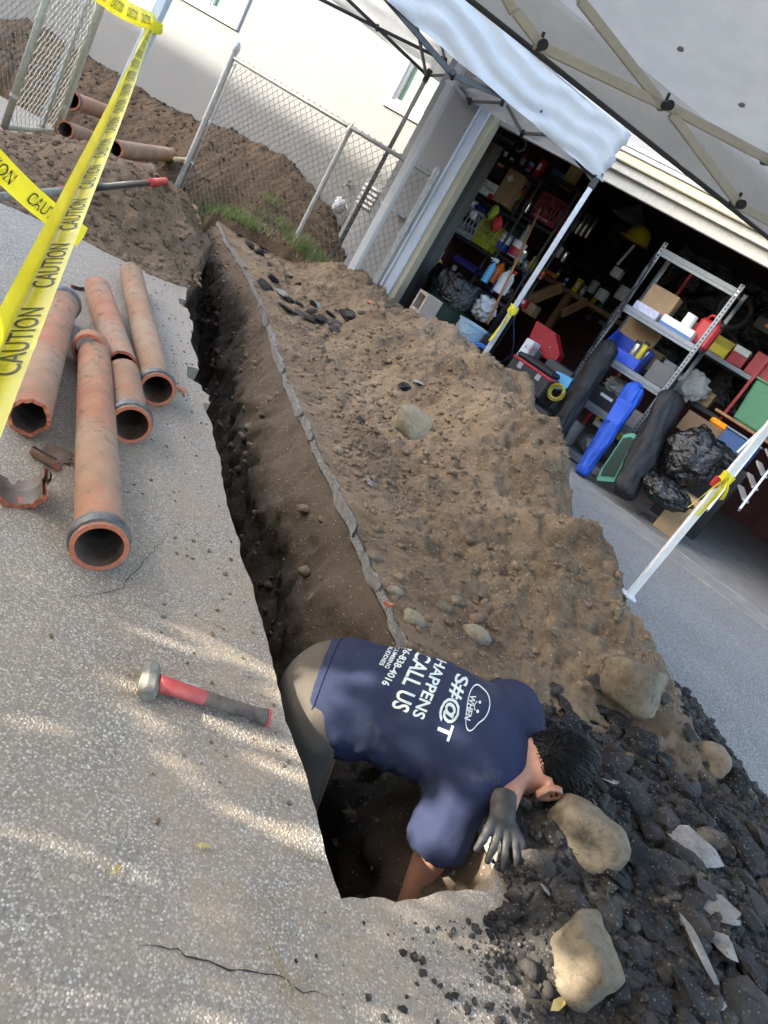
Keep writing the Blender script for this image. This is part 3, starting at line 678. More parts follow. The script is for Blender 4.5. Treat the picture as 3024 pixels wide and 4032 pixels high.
b = MB(); b.bar(G(-6.66, fo, -.05), G(-6.66, fo, 1.53), .016, .006); b.build("tension_bar", GALV, fence)
for z in (.35, .85, 1.35, 1.5):
    b = MB().cyl(PL+UP*(z-.014), PL+UP*(z+.014), .041, n=14); b.bar(PL+UP*z, G(-6.64, fo, z), .006, .026); b.build("tie_band", GALV, fence)
for P_, z in ((PR, 1.53), (PR, .95), (PR, .5)):
    b = MB().cyl(P_+UP*(z-.016), P_+UP*(z+.016), .038, n=14); b.bar(P_+UP*z, P_-GU*.06+UP*z, .008, .03); b.build("tie_band", GALV, fence)
b = MB().lathe([(.031, -.05), (.033, .0), (.028, .02), (.010, .05), (.004, .075)], PM_+UP*1.55, n=12); b.build("rail_loop", GALV, fence, True)
m_ = chain(MB(), G(-6.66, fo, 0), GU, 3.0, lambda x: np.interp(x, [0, .4, 1.9, 3], [-.2, -.1, .2, .0]), 1.6)
props(m_.build("wire_mesh", WIRE, fence), kind='stuff')
# open gate on the left
g0, g1 = gz(5, 287, .0), gz(112, 295, .0); gd_ = (g1-g0)/np.linalg.norm(g1-g0)
gate = thing("chain_link_gate", "open chain link gate of weathered tan pipe at the far left", "gate", g0)
gw = float(np.linalg.norm(g1-g0))
for x in (0, gw): b = MB().cyl(g0+gd_*x+UP*.04, g0+gd_*x+UP*1.95, .028, n=12); b.build("frame_post", GALV_T, gate, True)
b = MB().cyl(g0+UP*.05, g1+UP*.05, .024, n=12); b.build("bottom_rail", GALV_T, gate, True)
b = MB().cyl(g0+UP*1.95, g1+UP*1.95, .024, n=12); b.build("top_rail", GALV_T, gate, True)
for x in (.72*gw,): b = MB().cyl(g0+gd_*x+UP*.06, g0+gd_*x+UP*1.94, .012, n=8); b.build("brace_bar", GALV_T, gate, True)
GNs = GN; m_ = chain(MB(), g0, gd_, gw, lambda x: .07+0*x, 1.94, .05, .003); props(m_.build("wire_mesh", M("tan_wire", (.50, .47, .38), .55, metal=.2, bump=0), gate), kind='stuff')
for z in (.3, .9, 1.5):
    b = MB().cyl(g1+UP*(z-.02), g1+UP*(z+.02), .034, n=12).cyl(g0+UP*(z-.012), g0+UP*(z+.012), .033, n=12); b.build("tie_band", GALV_T, gate)
q0 = g1+gd_*.09
f2 = thing("side_chain_link_fence", "chain link fence run behind the open tan gate at the left edge", "fence", q0)
post(f2, q0, .034, -.1, 2.05, True, mat=GALV_T)
q1 = q0-GU*3.0; post(f2, q1, .03, -.1, 1.7, True, mat=GALV_T)
b = MB().cyl(q0+UP*1.65, q1+UP*1.65, .02, n=10); b.build("top_rail", GALV_T, f2, True)
m_ = chain(MB(), q1, GU, 2.95, lambda x: .1+0*x, 1.66, .05, .0028); props(m_.build("wire_mesh", WIRE, f2), kind='stuff')

# ------------------------------------------------------------------ canopies
def fabric(corners, zc, zp, val, nu, nv, seed, wr=.02, inset=None, sag=.06, over=.04, hem_amp=.0):
    C = [np.array([c[0], c[1], 0.0]) for c in corners]; ctr = sum(C)/4; V = []; N_ = 4*nu
    rows = []
    for j in range(nv+1):
        t = j/nv; row = []
        for k in range(N_):
            e, f = divmod(k, nu); f /= nu
            a, b = C[e], C[(e+1) % 4]; za, zb = zc[e], zc[(e+1) % 4]
            p = a+(b-a)*f; z = za+(zb-za)*f
            p = p+(p-ctr)/np.linalg.norm(p-ctr)*over
            tv = .40 if val > .3 else (.22 if val > 0 else .0)
            if t < tv: q = p.copy(); q[2] = z+val*(t/tv); 
            else:
                tt = (t-tv)/(1-tv); q = p+(ctr-p)*tt; q[2] = (z+val)*(1-tt)+zp*tt-sag*math.sin(math.pi*tt)*(1+math.sin(math.pi*f))
                q[2] -= .05*math.sin(math.pi*f)*(1-tt)
            row.append(q)
        rows.append(row)
    V = np.array(rows).reshape(-1, 3); Q = V.copy()
    d = fbm(Q*np.array([1, 1, 2.2]), 3.0, 4, seed)*wr*1.6+np.abs(fbm(Q*np.array([1, 1, 3.0]), 7, 3, seed+5))*wr
    if val > .3:
        hq = np.repeat(np.minimum(1, np.arange(nv+1)/nv/.40), N_); lowf = fbm(Q*np.array([1, 1, .4]), 1.6, 2, seed+8); d = d+.016*np.sin(17*hq+9*lowf)*(hq < 1)+.008*np.sin(41*hq+15*lowf)*(hq < 1)
    out = V-ctr; out[:, 2] = 0; out /= np.linalg.norm(out, axis=1)[:, None]+1e-6
    tt = np.repeat(np.arange(nv+1)/nv, N_); V = V+out*(d*(1-tt*.7))[:, None]; V[:, 2] += d*.8*tt
    F = [(j*N_+k, j*N_+(k+1) % N_, (j+1)*N_+(k+1) % N_, (j+1)*N_+k) for j in range(nv) for k in range(N_)]
    return V, np.array(F)
FAB1 = M("white_canopy_cloth", (.58, .59, .61), .55, var=.06, sc=5, bump=.15, bsc=14, dist=.03, trans=.34)
FAB2 = M("beige_tarp_cloth", (.43, .42, .395), .7, var=.07, sc=7, bump=.55, bsc=9, dist=.05, trans=.32)
DKST = M("dark_grey_steel", (.055, .057, .062), .45, metal=.3, var=.2, bump=.05)
GYST = M("grey_painted_steel", (.40, .42, .45), .4, metal=.3, var=.1, bump=.05)
WHST = M("white_painted_steel", (.72, .73, .74), .4, metal=.1, var=.06, bump=.05)
BEIGE = M("beige_painted_steel", (.52, .49, .40), .45, metal=.1, var=.08, bump=.06)
BLKP = M("black_plastic", (.018, .018, .02), .4, var=.2, bump=.05)
cA, cB, cC_ = np.array([-2.07, 8.39, 0]), np.array([0.0, 6.1, 0]), np.array([-2.56, 4.40, 0]); cDd = cA+cC_-cB
can1 = thing("pop_up_canopy", "white pop-up canopy on dark scissor frame over the fence and garage corner", "canopy", (cA+cB+cC_+cDd)/4)
tops = [2.44, 2.10, 2.12, 2.42]
V, F = fabric([cA, cB, cC_, cDd], [t_-.02 for t_ in tops], 3.3, .36, 44, 40, 120, .010); put("canopy_cloth", V, F, FAB1, can1, True)
def truss(parent, p, q, zp_, zq_, drop, mat, w=.022, name="truss_bar"):
    p = np.array([p[0], p[1], 0]); q = np.array([q[0], q[1], 0]); m = (p+q)/2; zm = (zp_+zq_)/2
    sd = np.cross((q-p)/np.linalg.norm(q-p), UP)
    for (a, za, b, zb, o) in ((p, zp_, m, zm-drop, .014), (p, zp_-drop, m, zm, -.014), (m, zm, q, zq_-drop, .014), (m, zm-drop, q, zq_, -.014)):
        MB().bar(a+UP*za+sd*o, b+UP*zb+sd*o, w*.6, w*1.35, UP, .002).build(name, mat, parent)
    for (a, z) in ((m, zm), (m, zm-drop), (p*.75+q*.25, (zp_*.75+zq_*.25)-drop/2), (p*.25+q*.75, (zp_*.25+zq_*.75)-drop/2)):
        MB().cyl(a+UP*z-sd*.03, a+UP*z+sd*.03, .016, n=10).build("joint", BLKP, parent)
C1 = [cA, cB, cC_, cDd]
for k, (z0, mt) in enumerate(((.1, DKST), (-.02, GYST), (-.02, M("pale_blue_steel", (.52, .56, .60), .4, metal=.2, bump=.05)), (0, GYST))):  # far leg coloured dark for the shade it stands in
    p = C1[k]
    foot_ = p+UP*z0-(_r0*.16 if k == 2 else 0)
    leg = MB().bar(foot_, p+UP*(tops[k]+.02), .042 if k != 2 else .058, None, None, .004).build("leg", mt, can1)
    MB().bar(p+UP*(tops[k]-.10), p+UP*(tops[k]+.03), .056, None, None, .006).build("corner_bracket", BLKP, leg)
    MB().bar(foot_, foot_+UP*.02, .09).build("foot", GYST, leg)
def on_side(p, q, x, y):
    n = np.cross(q-p, UP); n /= np.linalg.norm(n); v = ray(x*KD, y*KD); return cam_pos+v*(((p-cam_pos)@n)/(v@n))
for (p, q, segs, w_) in ((cB, cC_, [((745, -108), (978, 162)), ((800, -120), (1028, 70)), ((1028, 70), (1165, 242)), ((978, 162), (1165, 242)), ((1165, 242), (1284, 378))], .030),
                         (cA, cDd, [((640, -28), (815, 60)), ((700, -50), (815, 60)), ((815, 60), (922, 163)), ((815, 60), (955, 128))], .026),
                         (cA, cB, [((928, 55), (920, 160)), ((945, 60), (962, 132)), ((922, 164), (978, 162)), ((978, 165), (1015, 219)), ((1015, 219), (1085, 222)), ((1095, 228), (1128, 288)), ((1128, 288), (1205, 292))], .022)):
    for (a_, b_) in segs:
        MB().bar(on_side(p, q, *a_), on_side(p, q, *b_), w_*.6, w_*1.2, UP, .002).build("truss_bar", DKST, can1)
    for pt in {sg[1] for sg in segs}:
        P_ = on_side(p, q, *pt); MB().cyl(P_-fwd*.03, P_+fwd*.03, .02, n=10).build("joint", BLKP, can1)
ctr1 = sum(C1)/4
for k in range(4): MB().bar(C1[k]+UP*(tops[k]-.05), ctr1+UP*2.85, .018, .03, UP, .002).build("peak_bar", DKST, can1)
MB().cyl(ctr1+UP*2.75, ctr1+UP*3.24, .02, n=10).build("peak_post", DKST, can1)

cW = gz(1357, 1288, 0); cW[2] = 0; e1 = np.array([-.928, -.372, 0]); e2 = np.array([.372, -.928, 0])
L2 = 3.5; cX = cW+e1*4.4; cY = cW+e2*L2; cZ = cX+e2*L2
can2 = thing("tarp_canopy", "beige tarp canopy with cream truss bars overhead on the right", "canopy", (cX+cY)/2)
z2 = 1.90
V, F = fabric([cX, cW, cY, cZ], [z2]*4, 2.80, .22, 34, 26, 140, .016, sag=.03, over=.05); put("tarp", V, F, FAB2, can2, True)
pts = [cX+(cW-cX)*f+e2*-.05+UP*(z2-.004) for f in np.linspace(0, 1, 14)]
MB().tube(pts, .011, 6).build("tarp_hem", M("dark_hem", (.06, .06, .065), .7), can2, True)
# scissor bars in the upright plane just inside the near edge
def onW(x, y, d=.07):
    P0 = cW+e2*d; n = e2; v = ray(2024+x*.6028, y*.6028); t = ((P0-cam_pos)@n)/(v@n); return cam_pos+v*t
na, nb, nc, nd = onW(165, 300), onW(980, 690), onW(1659, 1050), onW(1450, 1330)
ext = lambda a, b, L: b+(b-a)/np.linalg.norm(b-a)*L
for k, (a, b) in enumerate(((ext(nb, na, .02), nb), (nb, ext(nb, nc, .25)), (onW(430, 0), onW(940, 650)), (onW(1010, 740), nd), (nd, ext(onW(1450, 1330), onW(1659, 1440), .35)), (onW(0, 80), na), (onW(-300, -480), onW(0, 80)), (onW(60, -620), onW(430, 0)))):
    MB().bar(a+e2*(.02 if k % 2 else 0), b+e2*(.02 if k % 2 else 0), .018, .036, UP, .003).build("truss_bar", BEIGE, can2)
for p in (na, nb, nd, nc):
    MB().cyl(p-e2*.03, p+e2*.05, .020, n=10).bar(p-UP*.0, p+UP*.045+e1*.01, .02, .012).build("joint", BLKP, can2)
for (p, z0) in ((cX, 0), (cY, 0), (cZ, 0)): MB().bar(p+UP*z0, p+UP*(z2+.02), .04, None, None, .004).build("leg", WHST, can2)
leg = MB().bar(cW, cW+UP*(z2+.02), .040, None, None, .004).build("leg", WHST, can2)
MB().bar(cW, cW+UP*.012, .085).build("foot", WHST, leg)
CLIP = M("red_plastic", (.45, .03, .04), .4, var=.1, bump=.03)
zc_ = hv = 1.0
def onLeg(P, x, y):
    v = ray(x, y); t = ((P-cam_pos)[:2]@v[:2])/(v[:2]@v[:2]); return float(CAM_H+v[2]*t)
zr = onLeg(cW, 2024+1400*.6028, 1000+1515*.6028)
MB().box(cW+UP*zr-c_ri*.035, (.022, .016, .03), None, .005).build("height_lock", CLIP, leg)
for (x, y) in ((1090, 315), (1490, 680)):
    # brass eyelets in the tarp
    v = ray(2024+x*.6028, y*.6028); P = cam_pos+v*((2.22-CAM_H)/v[2]) if v[2] > 0 else None
    if P is not None:
        bv = BVHTree.FromPolygons([tuple(q) for q in V], [tuple(int(i) for i in f) for f in F]); h = bv.ray_cast(Vector(cam_pos), Vector(v))
        if h[0] is not None:
            nn = np.array(h[1]); nn = nn if nn@v < 0 else -nn; hp = np.array(h[0])
            ey = MB().lathe([(.007, .0), (.013, 0), (.014, .003), (.008, .004)], hp+nn*.002, nn, 14, True).build("eyelet", M("eyelet_metal", (.35, .35, .36), .35, metal=.8), can2, True)
            MB().lathe([(.0, .001), (.0075, .001)], hp+nn*.002, nn, 14).build("eyelet_sky_disc", TRIM, ey)  # white disc colours in the bright sky behind the hole

# ------------------------------------------------------------------ shade casters added unseen behind the camera: a building and a leafy hedge
NOFF = 16.0; RISE = math.tan(SUN_EL)/float(sdir[:2]@GN[:2]/math.cos(SUN_EL)); ZT = 1.37+(HOFF+NOFF)*RISE; SH = float(sdir[:2]@GU[:2])/float(sdir[:2]@GN[:2])*NOFF
nb_ = thing("shade_building", "tall stucco building added out of frame behind the camera to cast shade", "house", G(-24, -NOFF-3, 0))
mb = MB(); gbox(mb, -60, -14.3, -NOFF-2, -NOFF, -.1, ZT-.25); mb.build("wall", STUCCO, nb_)
mb = MB(); gbox(mb, -60.2, -14.2, -NOFF-2.1, -NOFF+.1, ZT-.25, ZT); mb.build("roof", M("roof_brown", (.16, .10, .07), .9), nb_)
mb = MB(); gbox(mb, -4.05-SH, -14.3, -NOFF-1.9, -NOFF-.01, ZT, 3.1+NOFF*RISE); mb.build("shade_storey", STUCCO, nb_)  # storey added to keep the garage head in shade
LEAF = M("ivy_leaf", (.05, .085, .03), .5, var=.35, sc=9, bump=.1, trans=.25)
hd = thing("shade_hedge", "tall leafy hedge added out of frame behind the camera to shade and dapple the slab", "hedge", G(-1, -7.5, 0))
du, dz = .05, .065; V = []; F = []
def gap(u, z): q = np.array([[u*7.0, z*3.8, 0]]); return float(pn(q, 1.0, 150)[0]) > .165-.30*float(pn(np.array([[u, z, 0]]), 1.9, 157)[0]) and .22 < z < 1.5 and u > -4.5
for layer in (0, 1):
    for u in np.arange(-9.5+layer*du/2, 5, du):
        top = float(np.interp(u, [-9.5, -6.3, -5, -3, 6], [3.5, 3.3, 2.6, 1.9, 1.7]))+rnd.uniform(-.08, .08)
        for z in np.arange(layer*dz/2, top, dz):
            if z < 1.6 and u > -4.6 and gap(u, z+dz/2): continue
            c = G(u, -7.5+rnd.uniform(-.05, .05)-layer*.06, z+dz/2); a = rnd.uniform(-.5, .5); s_ = rnd.uniform(.95, 1.2)
            x = (GU*math.cos(a)+UP*math.sin(a)+GN*rnd.uniform(-.3, .3))*du*.56*s_; y = (UP*math.cos(a)-GU*math.sin(a)+GN*rnd.uniform(-.3, .3))*dz*.56*s_; k = len(V)
            V += [c-x*.8-y*.75, c-y*1.05, c+x*.8-y*.75, c+x*1.1, c+x*.75+y*.85, c+y*1.15, c-x*.75+y*.85, c-x*1.1]; F.append(tuple(range(k, k+8)))
props(put("foliage", V, F, LEAF, hd), kind='stuff')
# ------------------------------------------------------------------ clay pipes
def mat_clay(name, dirt):
    t = NT(name); v = t.tc.outputs['Object']
    c = t.ramp(t.noise(9, 7, .65, v), [(.3, (.30, .128, .076)), (.7, (.45, .225, .146))])
    c = t.mix(t.ramp(t.noise(5.5, 8, .7, v), [(.62-dirt, t.g(0)), (.80-dirt, t.g(.85))]), c, (.25, .175, .115))
    c = t.mix(t.ramp(t.noise(21, 6, .75, v), [(.565, t.g(0)), (.63, t.g(.85))]), c, (.12, .085, .058)); c = t.mix(t.ramp(t.noise(3.2, 5, .6, v), [(.48, t.g(0)), (.72, t.g(.5))]), c, (.40, .33, .26))
    return t.out(c, t.bump(t.noise(90, 6, .7, v), .5, .005, t.bump(t.noise(21, 6, .75, v), .5, .006)), .85, .2)
CLAY = mat_clay("terracotta", .20); CLAY_D = mat_clay("dirty_terracotta", .30); CLAY_RAW = M("fresh_broken_clay", (.50, .155, .085), .85, var=.2, sc=60, bump=.3)
TAR = M("tar_seal", (.035, .034, .037), .45, var=.5, sc=40, bump=.5, col2=(.15, .145, .15)); CLAY_IN = M("dark_pipe_inside", (.12, .085, .065), .6, var=.5, sc=30, bump=.3)  # pipe bore darker than the outer clay
def rings_put(name, A, mats, parent, closed=True):
    """A: rings x n x 3, list of (material slot per ring span)"""
    R_, n = A.shape[:2]; I = np.arange(R_*n).reshape(R_, n); J = np.roll(I, -1, 1)
    if not closed: I, J = I[:, :-1], J[:, :-1]
    F = np.stack([I[:-1].ravel(), J[:-1].ravel(), J[1:].ravel(), I[1:].ravel()], 1)
    o = put(name, A.reshape(-1, 3), F, [m for m, _ in mats], parent, True); k = I.shape[1]; mi = np.zeros(len(F), dtype=np.int32)
    for s_, (m, spans) in enumerate(mats):
        for sp in spans: mi[sp*k:(sp+1)*k] = s_
    o.data.polygons.foreach_set('material_index', mi); return shade_auto(o, 38)
def clay_pipe(name, label, a, b, r, bell=None, jagA=0.0, jagB=0.0, mat=CLAY, seed=0, tar=True, arc=(0, 2*math.pi), text=None, loc=None):
    """a near end, b far end (axis points); bell: None, 'a' or 'b'"""
    a = np.asarray(a, float); b = np.asarray(b, float); d = b-a; L = np.linalg.norm(d); d /= L
    x = np.cross(UP, d); x /= np.linalg.norm(x); y = np.cross(d, x); n = 40; th = np.linspace(arc[0], arc[1], n, endpoint=arc[1]-arc[0] < 6.2)
    base = loc if loc is not None else np.array([(a[0]+b[0])/2, (a[1]+b[1])/2, min(a[2], b[2])-r])
    t = thing(name, label, "clay pipe", base, "clay drain pipes") if isinstance(label, str) else label
    m = 26; tt = np.linspace(0, 1, m)
    ja = jagA*np.abs(fbm(np.c_[np.cos(th)*1.5, np.sin(th)*1.5, 0*th+seed], 1.0, 4, seed)); jb = jagB*np.abs(fbm(np.c_[np.cos(th)*1.5, np.sin(th)*1.5, 0*th+seed+9], 1.0, 4, seed+2))
    if jagB > .1: jb = jb+jagB*.8*np.maximum(0, np.cos(th-.6))
    def ring(u, rad): 
        s_ = (ja*(1-u)**8+L*u-jb*u**8)
        return a+np.outer(s_, d)+np.outer(np.cos(th)*rad, x)+np.outer(np.sin(th)*rad, y)
    def rad(u):
        R_ = r*(1+.012*math.sin(u*9+seed))
        if bell == 'a': R_ += r*.15*float(1-sstep(u*L, .045, .075))
        if bell == 'b': R_ += r*.15*float(sstep(u*L, L-.075, L-.045))
        return R_
    wall = r*.20
    out = [ring(u, rad(u)) for u in tt]; inn = [ring(u, rad(u)-wall) for u in tt[::-1]]
    A = np.array(out+inn+[out[0]]); k = len(out)
    rings_put("barrel", A, [(mat, range(0, k-1)), (CLAY_IN, range(k, 2*k-1)), (CLAY_RAW, (k-1, 2*k-1))], t, arc[1]-arc[0] > 6.2)
    if tar and bell:
        c0 = a if bell == 'a' else b; sg = 1 if bell == 'a' else -1; R1 = r*1.15; rr = []
        for q, dr in ((.010, .000), (.014, .005), (.030, .007), (.050, .004), (.060, -.004)):
            s_ = sg*(q+.012*np.abs(fbm(np.c_[np.cos(th), np.sin(th), 0*th+q*9], 2, 3, seed))); rr.append(c0+np.outer(s_, d)+np.outer(np.cos(th)*(R1+dr), x)+np.outer(np.sin(th)*(R1+dr), y))
        rings_put("tar_collar", np.array(rr), [(TAR, range(4))], t, arc[1]-arc[0] > 6.2)
    return t, a, d, x, y, L
def ax(px, py, z): return gz(px, py, z)
def project_text(name, txt, C, xd, yd, w, h, surf_obj_list, dirn, mat, parent, lift=.0012, sub=0, warp=None, geo=None):
    V, F = geo if geo is not None else text_geo(txt)
    lo, hi = V.min(0), V.max(0)
    if sub:
        bm = bmesh.new(); vs = [bm.verts.new(v) for v in V]
        for f in F:
            try: bm.faces.new([vs[i] for i in f])
            except ValueError: pass
        lim = (hi[0]-lo[0])/sub
        for _ in range(3):
            le = [e for e in bm.edges if e.calc_length() > lim]
            if not le: break
            bmesh.ops.subdivide_edges(bm, edges=le, cuts=1); bmesh.ops.triangulate(bm, faces=bm.faces)
        V = np.array([v.co[:] for v in bm.verts]); bm.verts.index_update(); F = [tuple(v.index for v in f.verts) for f in bm.faces]; bm.free()
    q = (V-lo)/np.maximum(hi-lo, 1e-6); xd = np.asarray(xd, float); yd = np.asarray(yd, float)
    W = np.asarray(C)+np.outer(q[:, 0]*w, xd/np.linalg.norm(xd))+np.outer(q[:, 1]*h, yd/np.linalg.norm(yd))
    dirn = np.asarray(dirn, float)/np.linalg.norm(dirn); out = []; hitm = []
    for p in W:
        best = None
        for bv in surf_obj_list:
            hh = bv.ray_cast(Vector(p-dirn*.4), Vector(dirn))
            if hh[0] is not None and (best is None or hh[3] < best[3]): best = hh
        hitm.append(best is not None)
        out.append(np.array(best[0])-dirn*lift if best is not None else p)
    F = [f for f in F if all(hitm[i] for i in f)]
    return put(name, np.array(out), F, mat, parent) if F else None
def bvh_of(o):
    w = world_loc(o); return BVHTree.FromPolygons([tuple(np.array(v.co)+w) for v in o.data.vertices], [tuple(p.vertices) for p in o.data.polygons])
r = .061
t3, *_ = clay_pipe("clay_pipe", "long terracotta pipe with tarred socket end lying nearest the camera", ax(215, 1183, .070), ax(203, 740, .064), r, 'a', 0, .15, CLAY, 3)
INKCLAY = M("stamped_letters", (.15, .085, .055), .9, bump=0)
bv = [bvh_of(t3.children[0])]
project_text("stamp", "CIFIC", gz(188, 914, .12), gz(245, 914, .12)-gz(188, 914, .12), gz(188, 894, .12)-gz(188, 914, .12), .078, .018, bv, ray(210*KD, 905*KD), INKCLAY, t3, .0008, 20)
project_text("stamp", "58", gz(203, 932, .12), gz(245, 932, .12)-gz(203, 932, .12), gz(203, 920, .12)-gz(203, 932, .12), .03, .012, bv, ray(210*KD, 905*KD), INKCLAY, t3, .0008, 20)
clay_pipe("clay_pipe", "short terracotta socket piece with dark opening beside the long pipe", ax(283, 918, .068), ax(266, 806, .062), r, 'a', 0, .02, CLAY_D, 5)
clay_pipe("clay_pipe", "terracotta pipe with broken red ends between two other pipes", ax(263, 790, .062), ax(210, 622, .062), r, None, .02, .05, CLAY, 8)
clay_pipe("clay_pipe", "dirt caked terracotta pipe with tarred socket nearest the trench", ax(340, 842, .070), ax(283, 588, .066), r, 'a', 0, .10, CLAY_D, 11)
clay_pipe("clay_pipe", "large terracotta pipe with jagged open end behind the caution tape", ax(62, 905, .068), ax(137, 652, .068), .060, 'b', .045, 0, CLAY, 14)
# shards
def shard(label, c, d, r_, L, arc, jag, seed, mat=CLAY, tilt=0.0):
    d = np.asarray(d, float); d /= np.linalg.norm(d)
    o, *_ = clay_pipe("clay_shard", thing("clay_shard", label, "clay shard", (c[0], c[1], c[2]-r_), "broken clay shards"), c-d*L/2, c+d*L/2, r_, 'a' if L > .09 else None, jag*.3, jag, mat, seed, L > .09, arc)
    return o
PIh = math.pi
def gdir(p, q): v = gz(*q)-gz(*p); return v/np.linalg.norm(v)
shard("half pipe shell with tarred socket lying open at the left edge", gz(45, 1025, .062), gdir((40, 965), (45, 1080)), .066, .15, (PIh+.05, 2*PIh-.05), .05, 21)
shard("curved broken clay shard touching the long pipe's left side", gz(120, 968, .045), gdir((90, 950), (160, 990)), .055, .09, (PIh+.1, 2*PIh-.3), .05, 23)
shard("broken ring of pipe socket leaning on the pipe tips", gz(195, 752, .075), gdir((195, 752), (207, 700)), .066, .075, (0.0, 2*PIh), .05, 25, CLAY)
shard("small tarred clay shard lying beside the dirt caked pipe", gz(380, 858, .02), gdir((370, 870), (392, 845)), .05, .05, (1.2, 2.2), .03, 27)
shard("upturned clay shard half hidden behind the caution tape", gz(165, 603, .03), gdir((150, 600), (190, 612)), .06, .10, (PIh+.3, 2*PIh-.7), .05, 29)
shard("thin dark clay shard between the two left pipes", gz(155, 775, .035), gdir((145, 790), (160, 755)), .055, .08, (PIh+.4, 2*PIh-.6), .04, 31, CLAY_D)
mb = MB().poly([gz(38, 1072, .012), gz(50, 1076, .012), (gz(52, 1088, .012)), gz(40, 1086, .012)], UP, .011); mb.one("clay_chip", CLAY_RAW, "tiny red clay chip below the open half shell", "clay chip")
# pipes beyond the fence line
def far_pipe(label, a, b, za, zb, r_, bell, mat, seed): clay_pipe("clay_pipe", label, gz(a[0], a[1], za), gz(b[0], b[1], zb), r_, bell, .03, .03, mat, seed)
far_pipe("reddish clay pipe on the soil heap just beyond the open gate", (250, 250), (152, 215), .30, .34, .085, 'b', CLAY, 41)
far_pipe("soil covered clay pipe lying against the dark soil heap", (372, 335), (245, 322), .22, .24, .085, None, CLAY_D, 43)
far_pipe("pale clay pipe with tarred collar beneath the soil covered one", (325, 372), (250, 358), .12, .13, .075, 'a', CLAY, 45)
far_pipe("broken dirty clay pipe half buried near the gate foot", (230, 312), (140, 280), .12, .16, .08, None, CLAY_D, 47)

# ------------------------------------------------------------------ club hammer
hc = gz(323, 1470, .024); hdir = gdir((345, 1482), (580, 1552)); hl = gdir((326, 1436), (320, 1506)); hl = hl-hdir*(hl@hdir); hl /= np.linalg.norm(hl)
ham = thing("club_hammer", "club hammer with steel head and red and black handle on the slab", "hammer", (hc[0], hc[1], 0))
STEEL = M("worn_steel", (.13, .125, .108), .75, metal=.2, var=.4, sc=45, bump=.5, col2=(.29, .275, .235)); HRED = M("hammer_red", (.52, .035, .04), .4, var=.2, sc=30, bump=.1); HBLK = M("dusty_black_grip", (.05, .045, .042), .65, var=.5, sc=20, bump=.3, col2=(.20, .16, .125))
oc = []
for q, rr in ((-.047, .015), (-.042, .020), (-.026, .0215), (.026, .0215), (.042, .020), (.047, .015)):
    oc.append([hc+hl*q+hdir*rr*math.cos(k*PIh/4+PIh/8)+UP*rr*math.sin(k*PIh/4+PIh/8) for k in range(8)])
V = np.array(oc).reshape(-1, 3); F = [(i*8+k, i*8+(k+1) % 8, (i+1)*8+(k+1) % 8, (i+1)*8+k) for i in range(5) for k in range(8)]+[tuple(range(8))[::-1], tuple(40+k for k in range(8))]
o = put("head", V, F, STEEL, ham)
he = gz(579, 1551, .020); hs = hc+hdir*.02; Lh = np.linalg.norm(he-hs)
def seg(q0, q1, r0, r1, zs=1.25): return [hs+(he-hs)*q0, hs+(he-hs)*q1], [r0, r1]
def ell_tube(mb, p0, p1, prof, wr=1.0, hr=.75, n=14):
    d = p1-p0; L = np.linalg.norm(d); d = d/L; x = np.cross(UP, d); x /= np.linalg.norm(x); y = np.cross(d, x); V = []; m = len(prof)
    for (t_, r_) in prof:
        for k in range(n): a = 2*PIh*k/n; V.append(p0+d*L*t_+x*r_*wr*math.cos(a)+y*r_*hr*math.sin(a))
    F = [(i*n+k, i*n+(k+1) % n, (i+1)*n+(k+1) % n, (i+1)*n+k) for i in range(m-1) for k in range(n)]+[tuple(range(n))[::-1], tuple((m-1)*n+k for k in range(n))]
    return mb.add(V, F)
ell_tube(MB(), hs, he, [(0, .021), (.03, .022), (.2, .0195), (.42, .0185), (.425, .016)], 1.05, .8).build("red_handle", M("dusty_hammer_red", (.42, .045, .045), .6, sc=28, bump=.3, col2=(.55, .13, .11)), ham, True)
ell_tube(MB(), hs, he, [(.405, .0182), (.41, .0192), (.6, .0175), (.8, .0175), (.92, .019), (.985, .0225), (.99, .020)], 1.05, .8).build("grip", HBLK, ham, True)
ell_tube(MB(), hs, he, [(.98, .022), (.985, .0235), (1.0, .0225), (1.005, .018)], 1.05, .8).build("end_cap", HRED, ham, True)
flat_text("logo", "Milwaukee", hs+hdir*.045+UP*.0182-hl*.003, hdir, -hl, .04, .007, TRIM, ham, .001)

